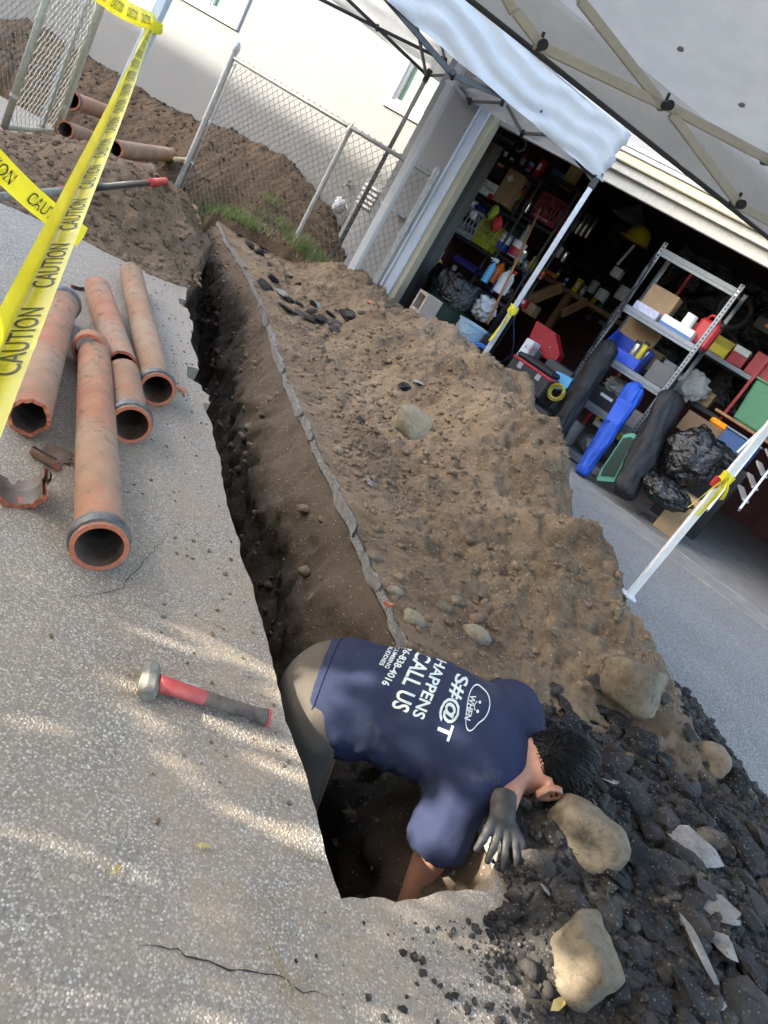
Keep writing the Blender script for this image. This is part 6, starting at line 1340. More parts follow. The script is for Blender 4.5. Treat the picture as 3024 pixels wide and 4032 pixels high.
onsh(uLf+.5, L3, .25, .16, .1, fo5+.34).one("brown_small_carton", CARD, "small brown carton behind the grey machine housing", "box")
t = onsh(uLf+.22, L4, .36, .17, .3, fo5+.1).one("black_power_tool_case", BLK, "black tool case with white label on the fourth shelf", "tool case"); mb = MB(); gbox(mb, uLf+.30, uLf+.44, fo5+.096, fo5+.0985, L4+.10, L4+.13); mb.build("label_sticker", WHITEB, t)
blob("clear_bag", "crumpled clear plastic bag behind the black tool case", "bag", G(uLf+.35, fo5+.32, L4+.24), (.14, .1, .09), M("clear_film", (.40, .41, .42), .3, bump=.8, bsc=20, dist=.04), 321, .6, 2.5)
onsh(uLf+.62, L4, .16, .16, .25, fo5+.1).one("paper_stack", M("papers", (.42, .38, .33), .7, sc=60, var=.4), "stack of worn manuals at the right of the fourth shelf", "manuals")
can("clear_jug", "hazy clear plastic jug on the bottom shelf", "jug", G(uLf+.25, fo5+.2, L5+.003), .10, .24, M("hazy_plastic", (.30, .31, .32), .35), None)
t = blob("carburetor_part", "grey cast engine part on the bottom shelf", "engine part", G(uLf+.5, fo5+.2, L5+.11), (.12, .1, .10), M("cast_alloy", (.22, .22, .22), .5, metal=.5, bump=.4), 325, .5, 2.6); P = G(uLf+.45, fo5+.1, L4-.14); MB().box(P, (.04, .003, .03), GAX).one("paper_tag", M("tag_paper", (.55, .52, .44), .7), "small cream paper tag hanging above the engine part", "tag")
# --- long fabric bags
def sack(name, label, P0, P1, r0, r1, mat, seed, cat="bag", neck=True, parts=None):
    d = P1-P0; L = np.linalg.norm(d); d /= L; x, y, _ = frame_for(d); n, m = 40, 34; V = []
    t = thing(name, label, cat, P0)
    for j in range(m+1):
        q = j/m; r_ = r0+(r1-r0)*q
        if q < .04: r_ *= .75+.25*q/.04
        if neck and q > .93: r_ *= 1-.55*((q-.93)/.07)**1.4
        for k in range(n):
            a = 2*PIh*k/n; p = np.array([math.cos(a)*1.5, math.sin(a)*1.5, q*L*4])
            V.append((q, a, r_, p))
    Q = np.array([v[3] for v in V]); nz = fbm(Q, .9, 4, seed)*.34-np.abs(fbm(Q*np.array([1, 1, .5]), 2.4, 4, seed+3))*.26
    W = [P0+d*L*v[0]+(x*math.cos(v[1])*1.12+y*math.sin(v[1])*.9)*v[2]*(1+nz[i]+(.05*math.sin(14*v[1])*(v[0] > .92))) for i, v in enumerate(V)]
    F = [(j*n+k, j*n+(k+1) % n, (j+1)*n+(k+1) % n, (j+1)*n+k) for j in range(m) for k in range(n)]+[tuple(range(n))[::-1], tuple(m*n+k for k in range(n))]
    put("cover", np.array(W), F, mat, t, True)
    if neck:
        Pn = P0+d*L*.955; MB().tube([Pn+(x*math.cos(a)*1.12+y*math.sin(a)*.9)*r1*.74 for a in np.linspace(0, 2*PIh, 24)], .007, 6).build("drawstring", BLKP, t, True)
    return t
def bagpts(f, a, b, oa, ob): return Gp(f, *a, oa), Gp(f, *b, ob)
p0, p1 = bagpts(c5, (255, 1195), (640, 570), .12, .32); sack("folded_canopy_bag", "long black bag leaning left of the steel shelving", p0, p1, .105, .115, NYB, 331)
p0, p1 = bagpts(c5, (435, 1440), (815, 850), .10, .42); t = sack("folded_chair_bag", "long royal blue bag leaning against the steel shelving", p0, p1, .085, .105, NYBLUE, 335)
d = (p1-p0)/np.linalg.norm(p1-p0); pm = p0+(p1-p0)*.66; nn = -(GN-d*(GN@d)); nn /= np.linalg.norm(nn); xx = np.cross(d, nn); MB().box(pm+nn*.092, (.07, .12, .006), (xx, d, nn), .004).build("pocket", NYBLUE, t); MB().box(pm+nn*.1+d*.09, (.075, .02, .004), (xx, d, nn), .003).build("pocket_flap", NYBLUE, t)
p0, p1 = bagpts(c5, (715, 1580), (1045, 905), -.02, .40); sack("folded_canopy_bag", "long black bag leaning in front of the right shelf upright", p0, p1, .115, .11, NYB, 339)
# --- bin liners
blob("stuffed_bin_liner", "big shiny black bin liner stuffed full beside the black bag", "bin liner", Gp(c5, 1150, 1330, .35), (.26, .22, .30), PLBAG, 341, .26, 1.7, 5); blob("stuffed_bin_liner", "smaller black bin liner slumped on the floor in front", "bin liner", Gp(c5, 990, 1560, .05), (.24, .18, .12), PLBAG, 345, .26, 1.9, 5, flat=.012); blob("stuffed_bin_liner", "flat black bin liner trailing right under the blue tote", "bin liner", Gp(c5, 1330, 1310, .6), (.26, .15, .10), PLBAG, 349, .26, 1.9, 4)
u0, z0 = c5(1170, 1590, .3); mb = MB(); gbox(mb, u0-.12, u0+.14, .25, .5, .02, max(.1, z0)); mb.one("floor_carton", CARD, "brown carton on the floor behind the bin liners", "box")
# --- green lid and tote
pts = [Gp(c5, *p, .2) for p in ((540, 1480), (560, 1420), (720, 1180), (770, 1170), (800, 1180), (790, 1210), (650, 1490))]; t = thing("green_lid_panel", "sea green tote lid standing on edge between the bags", "tote lid", pts[0]); LIDG = M("seagreen_plastic", (.10, .34, .24), .45, var=.1, bump=.05); MB().poly(pts, -GN, .03).build("rim", LIDG, t); c_ = sum(pts)/len(pts); MB().poly([c_+(p-c_)*.82-GN*.006 for p in pts], -GN, .01).build("panel", DGRN, t)
# --- right hand rack with red uprights
ro = 1.5; r2 = thing("red_post_rack", "rack with dark shelves and red posts behind the steel shelving", "shelf", G(-.6, ro, .02)); uA, zA = c5(1205, 600, ro); uB, zB_ = c5(1485, 745, ro); uB2 = uB+.15
zr = [(zA+zB_)/2, c5(1180, 960, ro)[1], .35]
for z in zr: mb = MB(); gbox(mb, uA-.5, uB2, ro, ro+.45, z-.05, z, .004); mb.build("shelf_board", SHST if z == zr[0] else BLK, r2)
for u in (uA-.5, uB2): mb = MB(); gbox(mb, u-.015, u+.015, ro-.02, ro-.001, .02, zr[0]+.55); mb.build("post", RED, r2)
def rbox(name, label, cat, du, z, w, h, dep, mat, o=ro+.03): mb = MB(); gbox(mb, uA+du, uA+du+w, o, o+dep, z+.002, z+.002+h, .006); return mb.one(name, mat, label, cat)
open_bin("parts_bin", "yellow open parts bin on the red posted rack", uA+.02, ro+.02, zr[0]+.003, .26, .3, .2, YEL)
rbox("white_label_box", "white carton with small red print beside the yellow bin", "box", .30, zr[0]+.12, .16, .07, .2, WHITEB); rbox("red_carton", "red tool carton under the white carton", "box", .30, zr[0], .17, .12, .3, RED)
rbox("red_tool_chest", "red tool chest at the right end of the rack", "tool chest", .50, zr[0], .30, .24, .35, RED, ro+.06); rbox("tan_carton", "tan carton behind the yellow bin", "box", -.2, zr[0], .2, .18, .3, CARD, ro+.12)
coil("coil of black corrugated hose above the rack", G(uA+.05, ro+.2, zr[0]+.45), .16, .02, 6, M("black_hose", (.03, .03, .032), .5)); rbox("orange_tag_box", "dark box with an orange tag near the hose coil", "box", .3, zr[0]+.4, .25, .12, .2, BLK); rbox("orange_tag", "small orange tag stuck on the dark box", "tag", .40, zr[0]+.45, .05, .035, .005, ORG, ro+.022)
for k, (du, w, h, m_, lb) in enumerate(((-.4, .16, .22, M("flower_tin", (.16, .17, .09), .6, col2=(.45, .25, .12), sc=30, var=.5), "flower patterned tin on the lower rack shelf"), (-.2, .14, .20, WHITEB, "white and green carton on the lower rack shelf"), (-.02, .18, .14, BLK, "black drill case on the lower rack shelf"), (.2, .25, .16, M("flower_print", (.16, .17, .09), .6, col2=(.45, .25, .12), sc=26, var=.5), "floral printed box at the right of the lower rack shelf"))): rbox("shelf_box", lb, "box", du, zr[1], w, h, .25, m_)
blob("white_sack", "torn white sack hanging over the lower rack shelf", "sack", G(uA+.22, ro-.06, zr[1]+.12), (.17, .06, .15), M("sack_white", (.42, .42, .40), .6, bump=.6, bsc=15, dist=.03), 355, .6, 2.2); rbox("brown_board_box", "brown carton below the torn white sack", "box", .0, zr[1]-.22, .22, .14, .2, CARD)
# green tote on the right, tapered
uq, zq = c5(1450, 1075, 1.0); t = thing("storage_tote", "green plastic tote standing tilted at the right of the rack", "tote", G(uq+.2, 1.15, zq-.02)); MB().box(G(uq+.16, 1.2, zq+.20), (.24, .17, .21), GAX, .02, .82).build("body", GRN, t); MB().box(G(uq+.16, 1.2, zq+.41), (.255, .185, .012), GAX, .006).build("rim", GRN, t); mb = MB(); gbox(mb, uq-.2, uq+.7, .95, 1.5, zq-.04, zq-.012, .004); mb.one("tote_plank", WOOD, "wooden plank shelf carrying the green tote", "plank")
# blue tote, amber lamp
uq, zq = c5(1290, 1275, .95); t = thing("storage_tote", "navy blue tote low on the floor near the ladder", "tote", G(uq+.2, 1.1, .02)); mb = MB(); gbox(mb, uq-.02, uq+.34, .95, 1.25, max(.05, zq), zq+.24, .015); mb.build("body", M("navy_tote", (.03, .07, .19), .4), t); mb = MB(); gbox(mb, uq-.03, uq+.35, .94, 1.26, zq+.241, zq+.262, .006); mb.build("lid", M("grey_blue_lid", (.16, .19, .25), .45), t); mb = MB(); gbox(mb, uq-.1, uq+.4, .92, 1.3, .02, max(.045, zq-.003)); mb.one("tote_base_box", BLK, "black case under the navy tote", "case")
uq, zq = c5(1335, 1110, 1.0); mb = MB(); gbox(mb, uq-.09, uq+.1, 1.0, 1.12, zq-.03, zq+.035, .02); mb.one("amber_beacon", M("amber_plastic", (.85, .30, .02), .25), "amber beacon lamp lying above the navy tote", "beacon"); mb = MB(); gbox(mb, uq-.3, uq+.12, .99, 1.3, zq-.24, zq-.032, .006); mb.one("brown_tool_carton", M("dull_brown_card", (.16, .10, .06), .8), "dull brown carton under the amber beacon", "box")
rbox("red_floor_jack", "red metal chest low behind the amber beacon", "tool chest", .35, .36, .5, .3, .3, RED)
# black plastic sheet on the wall
a = np.linspace(0, 1, 34); b = np.linspace(0, 1, 26); A_, B_ = np.meshgrid(a, b, indexing='ij'); (ua, za), (ub, zb) = c5(1140, -80, 2.2), c5(1659, 470, 2.2); uu = ua+(ub+.5-ua)*A_; zz_ = 2.45-1.05*B_-.2*A_*B_
P = GO+uu[..., None]*GU+(2.2+0*uu)[..., None]*GN; P[..., 2] = zz_; Pf = P.reshape(-1, 3); Pf = Pf+GN*(fbm(Pf, 5, 4, 361)*.16)[:, None]+UP*(fbm(Pf, 3, 3, 365)*.08)[:, None]; I = np.arange(len(Pf)).reshape(34, 26)
props(put("plastic_sheet", Pf, np.stack([I[:-1, :-1].ravel(), I[1:, :-1].ravel(), I[1:, 1:].ravel(), I[:-1, 1:].ravel()], 1), PLBAG, None, True), "crinkled black plastic sheet hung at the right of the garage", "plastic sheet")
# aluminium step ladder
ALU = M("aluminium", (.62, .63, .64), .35, metal=.7, var=.08, bump=.03); t = thing("step_ladder", "aluminium step ladder standing open at the right edge", "ladder", Gp(c5, 1500, 1640, .2))
la, lb_ = Gp(c5, 1470, 1290, .55), Gp(c5, 1680, 1090, .75); lc, ld = Gp(c5, 1480, 1655, .15), Gp(c5, 1690, 1360, .35)
for (p, q) in ((Gp(c5, 1455, 1300, .55), Gp(c5, 1690, 1075, .8)), (Gp(c5, 1475, 1665, .15), Gp(c5, 1720, 1340, .45)), (Gp(c5, 1270, 1665, -.1), Gp(c5, 1700, 1120, .3))): MB().bar(p+(p-q)*.02, q+(q-p)*.35, .022, .055, GN, .003).build("rail", ALU, t)
q0, q1, w0, w1 = Gp(c5, 1475, 1665, .15), Gp(c5, 1720, 1340, .45), Gp(c5, 1270, 1665, -.1), Gp(c5, 1700, 1120, .3)
for k, s_ in enumerate((.15, .4, .65, .9, 1.15)): MB().bar(Gp(c5, 1540, 1440, .5)+(q1-q0)*(s_-.4), q0+(q1-q0)*s_, .06, .02, UP, .002).build("tread", ALU, t)

# --- small clutter
def small(u, o, z, k, grp, where):
    c = [RED, BLUE, WHITEB, YEL, GRY, CARD, GRN, ORG, BLK, CHROME, MAR, LBL][k % 12]; nm = ["red", "blue", "white", "yellow", "grey", "brown", "green", "orange", "black", "silver", "maroon", "pale blue"][k % 12]; h = .07+.012*(k*7 % 11); P = G(u, o, z+.001)
    if k % 3 == 0:
        t = thing("small_carton", "small %s carton %s" % (nm, where), "box", P, grp); MB().box(P+UP*h/2, (.03+.004*(k % 5), .04, h/2), GAX, .003).build("body", c, t); MB().box(P+UP*h*.55-GN*.041, (.02, .001, h*.2), GAX).build("label_sticker", WHITEB if c is not WHITEB else RED, t)
    else:
        t = thing("small_can", "small %s can %s" % (nm, where), "can", P, grp); r_ = .02+.003*(k % 6); shade_auto(MB().lathe([(0, 0), (r_, 0), (r_, h), (r_*.8, h+.008), (0, h+.008)], P, n=14).build("body", c, t, True)); MB().lathe([(r_*1.01, h*.25), (r_*1.01, h*.7)], P, n=14).build("label_band", [WHITEB, YEL, GRY, RED][k % 4] if c not in (WHITEB,) else BLUE, t, True)
k = 0
ubA = float(c4(925, 930, bo_)[0])
for j in range(15): small(ubA+.1+.16*j+.03*math.sin(j*3), bo_+.12+.1*((j*5) % 4)/4, zb_bench, k, "clutter on the work bench", "standing on the dark work bench"); k += 1
for zlv, where in ((zz[1], "on the black rack's middle board"), (zz[2], "on the black rack's lower board")):
    for j in range(5): small(uL2+.35+.09*j, so2+.08+.05*(j % 2), zlv, k, "clutter on the black rack", where); k += 1
for j in range(6): small(uL+.08+.11*j, so1+.06, zS['s3'], k, "clutter on the left shelf", "on the low board of the left shelf"); k += 1
for j in range(6): small(uL+.1+.12*j, so1+.08, zS['s0'], k, "clutter on the left shelf top", "on the top board of the left shelf"); k += 1
for j in range(5): small(uA-.42+.17*j, ro+.06, zr[2], k, "clutter low on the red posted rack", "low on the red posted rack"); k += 1
for j in range(4): small(uLf+.06+.05*j, fo5+.05, L4, k, "clutter on the fourth steel shelf", "at the left of the fourth steel shelf"); k += 1
for j in range(12):                                   # long tools hung on the back wall
    u = -3.6+.33*j+.05*math.sin(j*2.1); L = .35+.06*(j*5 % 7); z = 1.95+.06*math.sin(j*1.7)
    t = thing("hanging_tool", "long handled tool hung on the dark red back wall", "tool", G(u, 5.15, z-L), "tools on the back wall"); MB().cyl(G(u, 5.15, z-L), G(u+.02*math.sin(j), 5.15, z), .013, n=8).build("handle", [WOOD, COPPER, BLKP, ORG][j % 4], t, True); MB().box(G(u, 5.14, z-L-.03), (.04+.01*(j % 3), .012, .035), GAX, .006).build("tool_head", [CHROME, STEEL, GRY][j % 3], t)
# ------------------------------------------------------------------ the man bent over in the hole
SKIN = NT("skin"); SKIN.out(SKIN.mix(SKIN.ramp(SKIN.noise(30, 5, .6, SKIN.tc.outputs['Object']), [(.35, SKIN.g(0)), (.7, SKIN.g(.5))]), (.46, .235, .155), (.54, .29, .20)), SKIN.bump(SKIN.noise(220, 4, .6, SKIN.tc.outputs['Object']), .15, .002), .5, .4); SKIN.b.inputs['Subsurface Weight'].default_value = .12; SKIN.b.inputs['Subsurface Radius'].default_value = (.02, .008, .004); SKIN = SKIN.m
def mat_cloth(name, a, b, sc):
    t = NT(name); v = t.tc.outputs['Object']; c = t.ramp(t.noise(5, 6, .65, v), [(.3, a), (.7, b)])
    if name == "navy_cotton": c = t.mix(t.ramp(t.noise(7.5, 6, .7, v), [(.60, t.g(0)), (.78, t.g(.45))]), c, (.16, .13, .11))
    return t.out(c, t.bump(t.noise(sc, 4, .6, v), .25, .002, t.bump(t.noise(16, 5, .6, v), .35, .015)), .9, .12)
NAVY = mat_cloth("navy_cotton", (.022, .027, .058), (.033, .040, .078), 420); PANT = mat_cloth("grey_brown_work_cloth", (.085, .072, .058), (.125, .108, .088), 300); HAIR = M("black_hair", (.004, .0035, .0035), .5, var=.4, sc=30, bump=.0, spec=.16); GLV = M("dirty_black_glove", (.02, .02, .022), .6, var=.5, sc=25, bump=.4, col2=(.055, .05, .045)); SHIRTINK = M("shirt_print_white", (.62, .68, .66), .8, var=.08, sc=30, bump=.1)
pel, l5, mid_, che, nek, hed = gz(717, 1505, -.07), gz(795, 1512, -.01), gz(885, 1532, .035), gz(975, 1565, .05), gz(1085, 1632, .055), gz(1188, 1661, .10)
shN, elN, wrN = gz(1000, 1688, .02), gz(945, 1815, -.10), gz(872, 1985, -.36); shF, elF, wrF = gz(1100, 1535, .05), gz(1118, 1650, .06), gz(1086, 1752, .062)
ff = (nek-pel)/np.linalg.norm(nek-pel); lc = shF-shN; lc = lc-ff*(lc@ff); lc /= np.linalg.norm(lc); bk = np.cross(ff, lc); bk = bk if bk[2] > 0 else -bk
fh = ff*np.array([1, 1, 0]); fh /= np.linalg.norm(fh); lp = np.cross(UP, fh); lp = lp if lp@TS > 0 else -lp
lp = lp-ff*(lp@ff); lp /= np.linalg.norm(lp); bp = np.cross(ff, lp); bp = bp if bp[2] > 0 else -bp
lm = lp+lc; lm /= np.linalg.norm(lm); bm_ = np.cross(ff, lm); bm_ = bm_ if bm_[2] > 0 else -bm_
vd = (hed-cam_pos)/np.linalg.norm(hed-cam_pos); idn = -c_up
cr = c_ri*.94+vd*.33-idn*.02; cr /= np.linalg.norm(cr); fd = idn*.72+vd*.72; fd = fd-cr*(fd@cr); fd /= np.linalg.norm(fd); er = np.cross(cr, fd); er = er if er@(cam_pos-hed) > 0 else -er
hipN, hipF = pel-lp*.09-UP*.03, pel+lp*.09-UP*.03; kneN, kneF = hipN-UP*.40+fh*.12-lp*.02, hipF-UP*.41+fh*.08+lp*.02; ankN, ankF = kneN-UP*.36-fh*.10, kneF-UP*.36-fh*.06
def d_torso(P, g=0.0):
    d = sd_ell(P, pel, (.135+g, .172+g, .125+g), (ff, lp, bp))
    d = smin(d, sd_ell(P, (l5+mid_)/2, (.19+g, .158+g, .112+g), (ff, lm, bm_)), .09); d = smin(d, sd_ell(P, che, (.20+g, .190+g, .110+g), (ff, lc, bk)), .09)
    return smin(d, sd_cap(P, shN+(shF-shN)*.12, shF-(shF-shN)*.12, .078+g, .078+g), .07)
def d_armN(P, g=0.0): return smin(sd_cap(P, shN, elN, .058+g, .047+g), sd_cap(P, elN, wrN, .048+g, .031+g), .03)
def d_armF(P, g=0.0): return smin(sd_cap(P, shF, elF, .062+g, .046+g), sd_cap(P, elF, wrF, .043+g, .030+g), .03)
def hand_caps(w, d, n, s, k=1.0):
    """wrist, pointing direction, back-of-hand normal, thumb side"""
    d = d/np.linalg.norm(d); n = n-d*(n@d); n /= np.linalg.norm(n); sd = np.cross(d, n)*s; caps = []; palm = w+d*.05*k
    caps.append((w-d*.005, w+d*.03*k, .028*k, .03*k))
    for j, (o, L) in enumerate(((-.033, .060), (-.011, .072), (.011, .078), (.033, .070))):
        r0 = palm+sd*o*.8; r1 = w+d*.092*k+sd*o*1.15-n*.002; caps.append((r0, r1, .015*k, .0125*k)); sp = d+sd*o*11
        sp /= np.linalg.norm(sp); p2 = r1+(sp*.55-n*.12)*L*.8; p3 = p2+(sp*.38-n*.22)*L; caps += [(r1, p2, .0115*k, .0105*k), (p2, p3, .0102*k, .0085*k)]
    t0 = w+d*.03+sd*.026; t1 = t0+d*.03+sd*.032-n*.006; t2 = t1+d*.032+sd*.010-n*.008; caps += [(t0, t1, .0145, .012), (t1, t2, .0115, .0095)]; return caps
hdF = gz(1082, 1850, .030)-wrF; hF = hand_caps(wrF, hdF, UP, -1, .72); hN = hand_caps(wrN, (wrN-elN)+np.array([0, 0, -.08]), bk+fh, 1)
def d_hand(P, caps, g=0.0):
    d = None
    for c in caps: q = sd_cap(P, c[0], c[1], c[2]+g, c[3]+g); d = q if d is None else smin(d, q, .007)
    return d
def d_leg(P, g=0.0):
    d = None
    for (a, b, c) in ((hipN, kneN, ankN), (hipF, kneF, ankF)):
        q = smin(sd_cap(P, a, b, .088+g, .062+g), sd_cap(P, b, c, .060+g, .042+g), .03); d = q if d is None else np.minimum(d, q)
    return d
def d_head(P):
    d = sd_ell(P, hed+cr*.012-fd*.012, (.112, .098, .079), (cr, fd, er)); d = smin(d, sd_ell(P, hed-cr*.058+fd*.035, (.058, .055, .056), (cr, fd, er)), .04)
    d = smin(d, sd_ell(P, hed-cr*.090+fd*.075, (.02, .018, .024), (cr, fd, er)), .03); d = smin(d, sd_cap(P, hed-cr*.002+fd*.088, hed-cr*.035+fd*.112, .010, .014), .015)
    d = smin(d, sd_cap(P, hed-cr*.062+fd*.092-er*.016, hed-cr*.062+fd*.092+er*.016, .010, .010), .012); d = smin(d, sd_cap(P, hed+cr*.012+fd*.083-er*.035, hed+cr*.012+fd*.083+er*.035, .012, .012), .02)
    for s in (1, -1):
        ec = hed+er*s*.080-cr*.046-fd*.014; ring = np.abs(sd_ell(P, ec+er*s*.006, (.034, .021, .03), (cr, fd, er)))-.0055
        ring = np.maximum(ring, np.abs((P-ec)@er-s*.008)-.011); lobe = sd_ell(P, ec-cr*.026+er*s*.005, (.011, .010, .008), (cr, fd, er)); inn = sd_ell(P, ec+er*s*.001, (.026, .017, .007), (cr, fd, er))
        d = smin(d, np.minimum(np.minimum(ring, lobe), inn), .006)
    return d
def d_neck(P): return sd_cap(P, nek-ff*.05-bk*.01, hed-cr*.055-fd*.025, .066, .058)
def d_body(P):
    d = smin(d_torso(P), d_neck(P), .04); d = smin(d, d_head(P), .018); d = smin(d, d_armN(P), .03); d = smin(d, d_armF(P), .03); d = smin(d, d_leg(P, -.012), .03); d = smin(d, d_hand(P, hF), .01); d = smin(d, d_hand(P, hN), .01)
    return d
man = thing("person", "man in navy printed shirt and grey trousers bending over inside the trench hole", "person", np.array([(ankN+ankF)[0]/2, (ankN+ankF)[1]/2, ankN[2]-.08]))
allp = np.array([pel, nek, hed+cr*.13, hed+fd*.12, elN, wrN, hN[-1][1], elF, wrF, hF[9][1], ankN, ankF, shF, shN]); lo, hi = allp.min(0)-.16, allp.max(0)+.13; lo[2] = ankN[2]-.05
V, F = surfnet(d_body, lo, hi, .0095); put("body", V, F, SKIN, man, True)
# feet in boots
for a in (ankN, ankF):
    b = MB(); ell_tube(b, a-fh*.09-UP*.045, a+fh*.19-UP*.055, [(0, .02), (.04, .038), (.3, .042), (.6, .044), (.9, .04), (.98, .025), (1, .01)], 1.0, .85); b.build("boot", BLKP, man, True)
# trousers
def d_pants(P):
    w = .004*fbm(P, 14, 3, 402)
    d = smin(sd_ell(P, pel, (.150, .190, .142), (ff, lp, bp)), d_leg(P, .026), .05)+w; d = np.maximum(d, (P-pel)@ff-.06); return d
pl = np.array([pel, ankN, ankF]); V, F = surfnet(d_pants, pl.min(0)-.22, pl.max(0)+.22, .0105); put("trousers", V, F, PANT, man, True)
wb_pts = []
# shirt with folds
dW = (wrN-elN)/np.linalg.norm(wrN-elN); selN = elN+dW*.06; dN = (elN-shN)/np.linalg.norm(elN-shN); dF = (elF-shF)/np.linalg.norm(elF-shF)
def d_shirt(P):
    q = np.stack([(P-pel)@ff, (P-pel)@lm, (P-pel)@bm_], 1)
    ql = np.stack([q[:, 0]*.9+q[:, 1]*.5, q[:, 1]*.35-q[:, 0]*.2, q[:, 2]*.5], 1); w = .007*fbm(q*np.array([1.0, .45, 1]), 9, 3, 411)+.0045*fbm(q*np.array([.5, 1.2, 1]), 15, 2, 415)-.008*sstep(1-np.abs(fbm(ql, 11, 2, 418))*3.2, .35, 1.0)*sstep(fbm(q, 4, 2, 419), -.15, .25)
    pull = .004*np.exp(-((q[:, 0]-.16)/.10)**2)*np.sin(q[:, 0]*70+q[:, 2]*30)*sstep(-q[:, 1], .06, .16)
    d = d_torso(P, .020)+w+pull
    sN = np.maximum(smin(sd_cap(P, shN, elN, .086, .076), sd_cap(P, elN, elN+dW*.12, .075, .072), .03)+.5*w, (P-elN)@dW-.008); sF = np.maximum(sd_cap(P, shF, elF, .096, .090)+w, (P-shF)@dF-np.linalg.norm(elF-shF)*.92)
    d = smin(d, sN, .035); d = smin(d, sF, .035); d = np.maximum(d, -((P-pel)@ff)-.050-.02*((P-pel)@lp)+.25*w); d = np.maximum(d, -(sd_cap(P, nek-ff*.005, nek+ff*.12, .074, .080)))
    return d
sp = np.array([pel, nek, shN, shF, selN, elF]); V, F = surfnet(d_shirt, sp.min(0)-.21, sp.max(0)+.19, .009); shirt = put("shirt", V, F, NAVY, man, True)
# raised stitched hem of the shirt and the sleeve
bvs = [bvh_of(shirt)]
def ring_on(C, axis, xa, ya, rad, n=70):
    out = []
    for k in range(n+1):
        a = 2*PIh*k/n; dr = xa*math.cos(a)+ya*math.sin(a); h = bvs[0].ray_cast(Vector(C+dr*rad), Vector(-dr)); 
        if h[0] is not None: out.append(np.array(h[0])+dr*.0005)
    return out
r1_ = ring_on(pel-ff*.030, ff, lp, bp, .4)
if len(r1_) > 10: MB().tube(r1_, .0035, 6, False).build("hem_seam", NAVY, shirt, True)
# print on the back
def back_text(txt, p0, p1, h, sub=26, name="back_print"):
    a, b = gz(*p0, .15), gz(*p1, .15); xd = b-a; w = np.linalg.norm(xd); return project_text(name, txt, a, xd, ff-(xd/w)*(ff@xd/w), w, h, bvs, ray((p0[0]+p1[0])/2*KD, (p0[1]+p1[1])/2*KD), SHIRTINK, shirt, .0022, sub, geo=text_geo(txt, 1.0, .022))
back_text("S#@T", (978, 1452), (930, 1590), .050); back_text("HAPPENS", (944, 1420), (888, 1548), .032, 40); back_text("CALL US", (902, 1402), (842, 1530), .046, 34); back_text("26-838-4016", (878, 1394), (822, 1478), .021, 50); back_text("PLUMBING", (858, 1392), (830, 1442), .012, 44); back_text("BUDDIES", (843, 1392), (818, 1436), .012, 44)
def ring_geo(f, n=60, th=.06):
    V = []; F = []
    for k in range(n): a = 2*PIh*k/n; p = np.array(f(a)); r_ = np.linalg.norm(p); V += [(*p, 0), (*(p*(1-th/r_)), 0)]
    for k in range(n): j = (k+1) % n; F.append((2*k, 2*k+1, 2*j+1, 2*j))
    return np.array(V), F
def swirl(a):
    r_ = 1.0+.10*math.cos(3*a+.5)+.35*max(0, math.cos(a-1.57))**6; return (1.25*r_*math.cos(a), .78*r_*math.sin(a))
V, F = ring_geo(swirl, 72, .075)
for (cx, cy) in ((-.25, .22), (.25, .22)):
    k = len(V); V = np.concatenate([V, np.array([(cx+.09*math.cos(a), cy+.11*math.sin(a), 0) for a in np.linspace(0, 2*PIh, 10)[:-1]])]); F = F+[tuple(range(k, k+9))]
k = len(V); arc = [(.30*math.cos(a), .08+.22*math.sin(a)) for a in np.linspace(PIh*1.15, PIh*1.85, 9)]; V = np.concatenate([V, np.array([(x, y, 0) for x, y in arc]+[(x*.8, y+.05, 0) for x, y in arc])]); F = F+[(k+i, k+i+1, k+9+i+1, k+9+i) for i in range(8)]
a, b = gz(1020, 1474, .15), gz(992, 1578, .15); xd = b-a; w = np.linalg.norm(xd); xd /= w
project_text("emblem", "", a, xd, ff-xd*(ff@xd), w*.95, .062, bvs, ray(1010*KD, 1520*KD), SHIRTINK, shirt, .0022, 40, geo=(V, F)); back_text("WHEN", (1016, 1500), (1003, 1552), .016, 40)
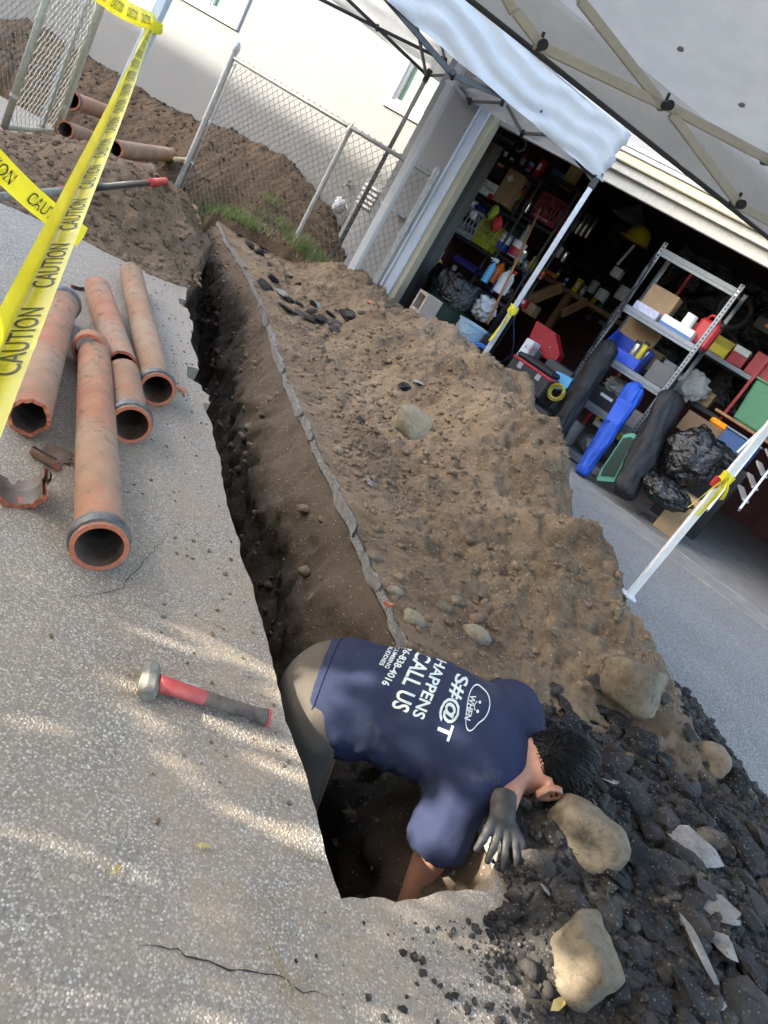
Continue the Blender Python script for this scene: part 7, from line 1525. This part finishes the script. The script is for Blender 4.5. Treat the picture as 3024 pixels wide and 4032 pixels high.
# hair: a close cap plus combed strands
def d_hair(P):
    d = sd_ell(P, hed+cr*.016-fd*.014, (.119, .105, .085), (cr, fd, er)); pc_ = (P-hed)@cr; pf = (P-hed)@fd
    pe = np.abs((P-hed)@er); line = pc_+.085-1.35*np.maximum(pf+.025, 0)-.055*sstep(pe, .050, .072); d = np.maximum(d, -line); return d+.004*fbm(P, 22, 3, 421)
V, F = surfnet(d_hair, hed-.17, hed+.17, .0075); hair = put("hair", V, F, HAIR, man, True)
rs = np.random.RandomState(5); SV = []; SF = []; C = hed+cr*.016-fd*.014; RR = np.array([.119, .105, .085])
def hline(p): pe = abs((p-hed)@er); return (p-hed)@cr+.085-1.35*max((p-hed)@fd+.025, 0)-.055*float(sstep(pe, .050, .072))
for k in range(2600):
    v = rs.normal(size=3); v /= np.linalg.norm(v); p = C+cr*v[0]*RR[0]+fd*v[1]*RR[1]+er*v[2]*RR[2]
    if hline(p) < .014 or (p-cam_pos)@(p-C) > .1*.1*2: continue
    tv = np.array([.55, .75, .0])+rs.normal(0, .22, 3)+.35*math.sin(v[2]*5+v[0]*3)*np.array([0, 0, 1]); L = rs.uniform(.25, .6)*(.45 if hline(p) < .03 else 1); pts = []; lf = rs.uniform(.0, .05)*(.2 if hline(p) < .03 else 1)
    for q in np.linspace(0, 1, 6):
        u_ = v+tv*q*L; u_ /= np.linalg.norm(u_); g_ = 1.0+lf*math.sin(q*2.6); pts.append(C+cr*u_[0]*RR[0]*g_+fd*u_[1]*RR[1]*g_+er*u_[2]*RR[2]*g_)
    b = MB().tube(pts, [.0010, .0016, .0018, .0017, .0012, .0004], 4, False); n0 = len(SV); SV += b.V; SF += [tuple(i+n0 for i in f) for f in b.F]
props(put("hair_strands", np.array(SV), SF, HAIR, hair, True), kind='stuff')
# gloves
for caps, wv in ((hF, wrF), (hN, wrN)):
    pts = np.array([c[1] for c in caps]+[wv]); d0 = (caps[0][1]-caps[0][0]); d0 /= np.linalg.norm(d0)
    V, F = surfnet(lambda P: np.minimum(d_hand(P, caps, .0022), np.maximum(sd_cap(P, wv-d0*.05, wv+d0*.02, .034, .032), -((P-wv)@d0)-.045)), pts.min(0)-.06, pts.max(0)+.06, .0042); put("glove", V, F, GLV, man, True)
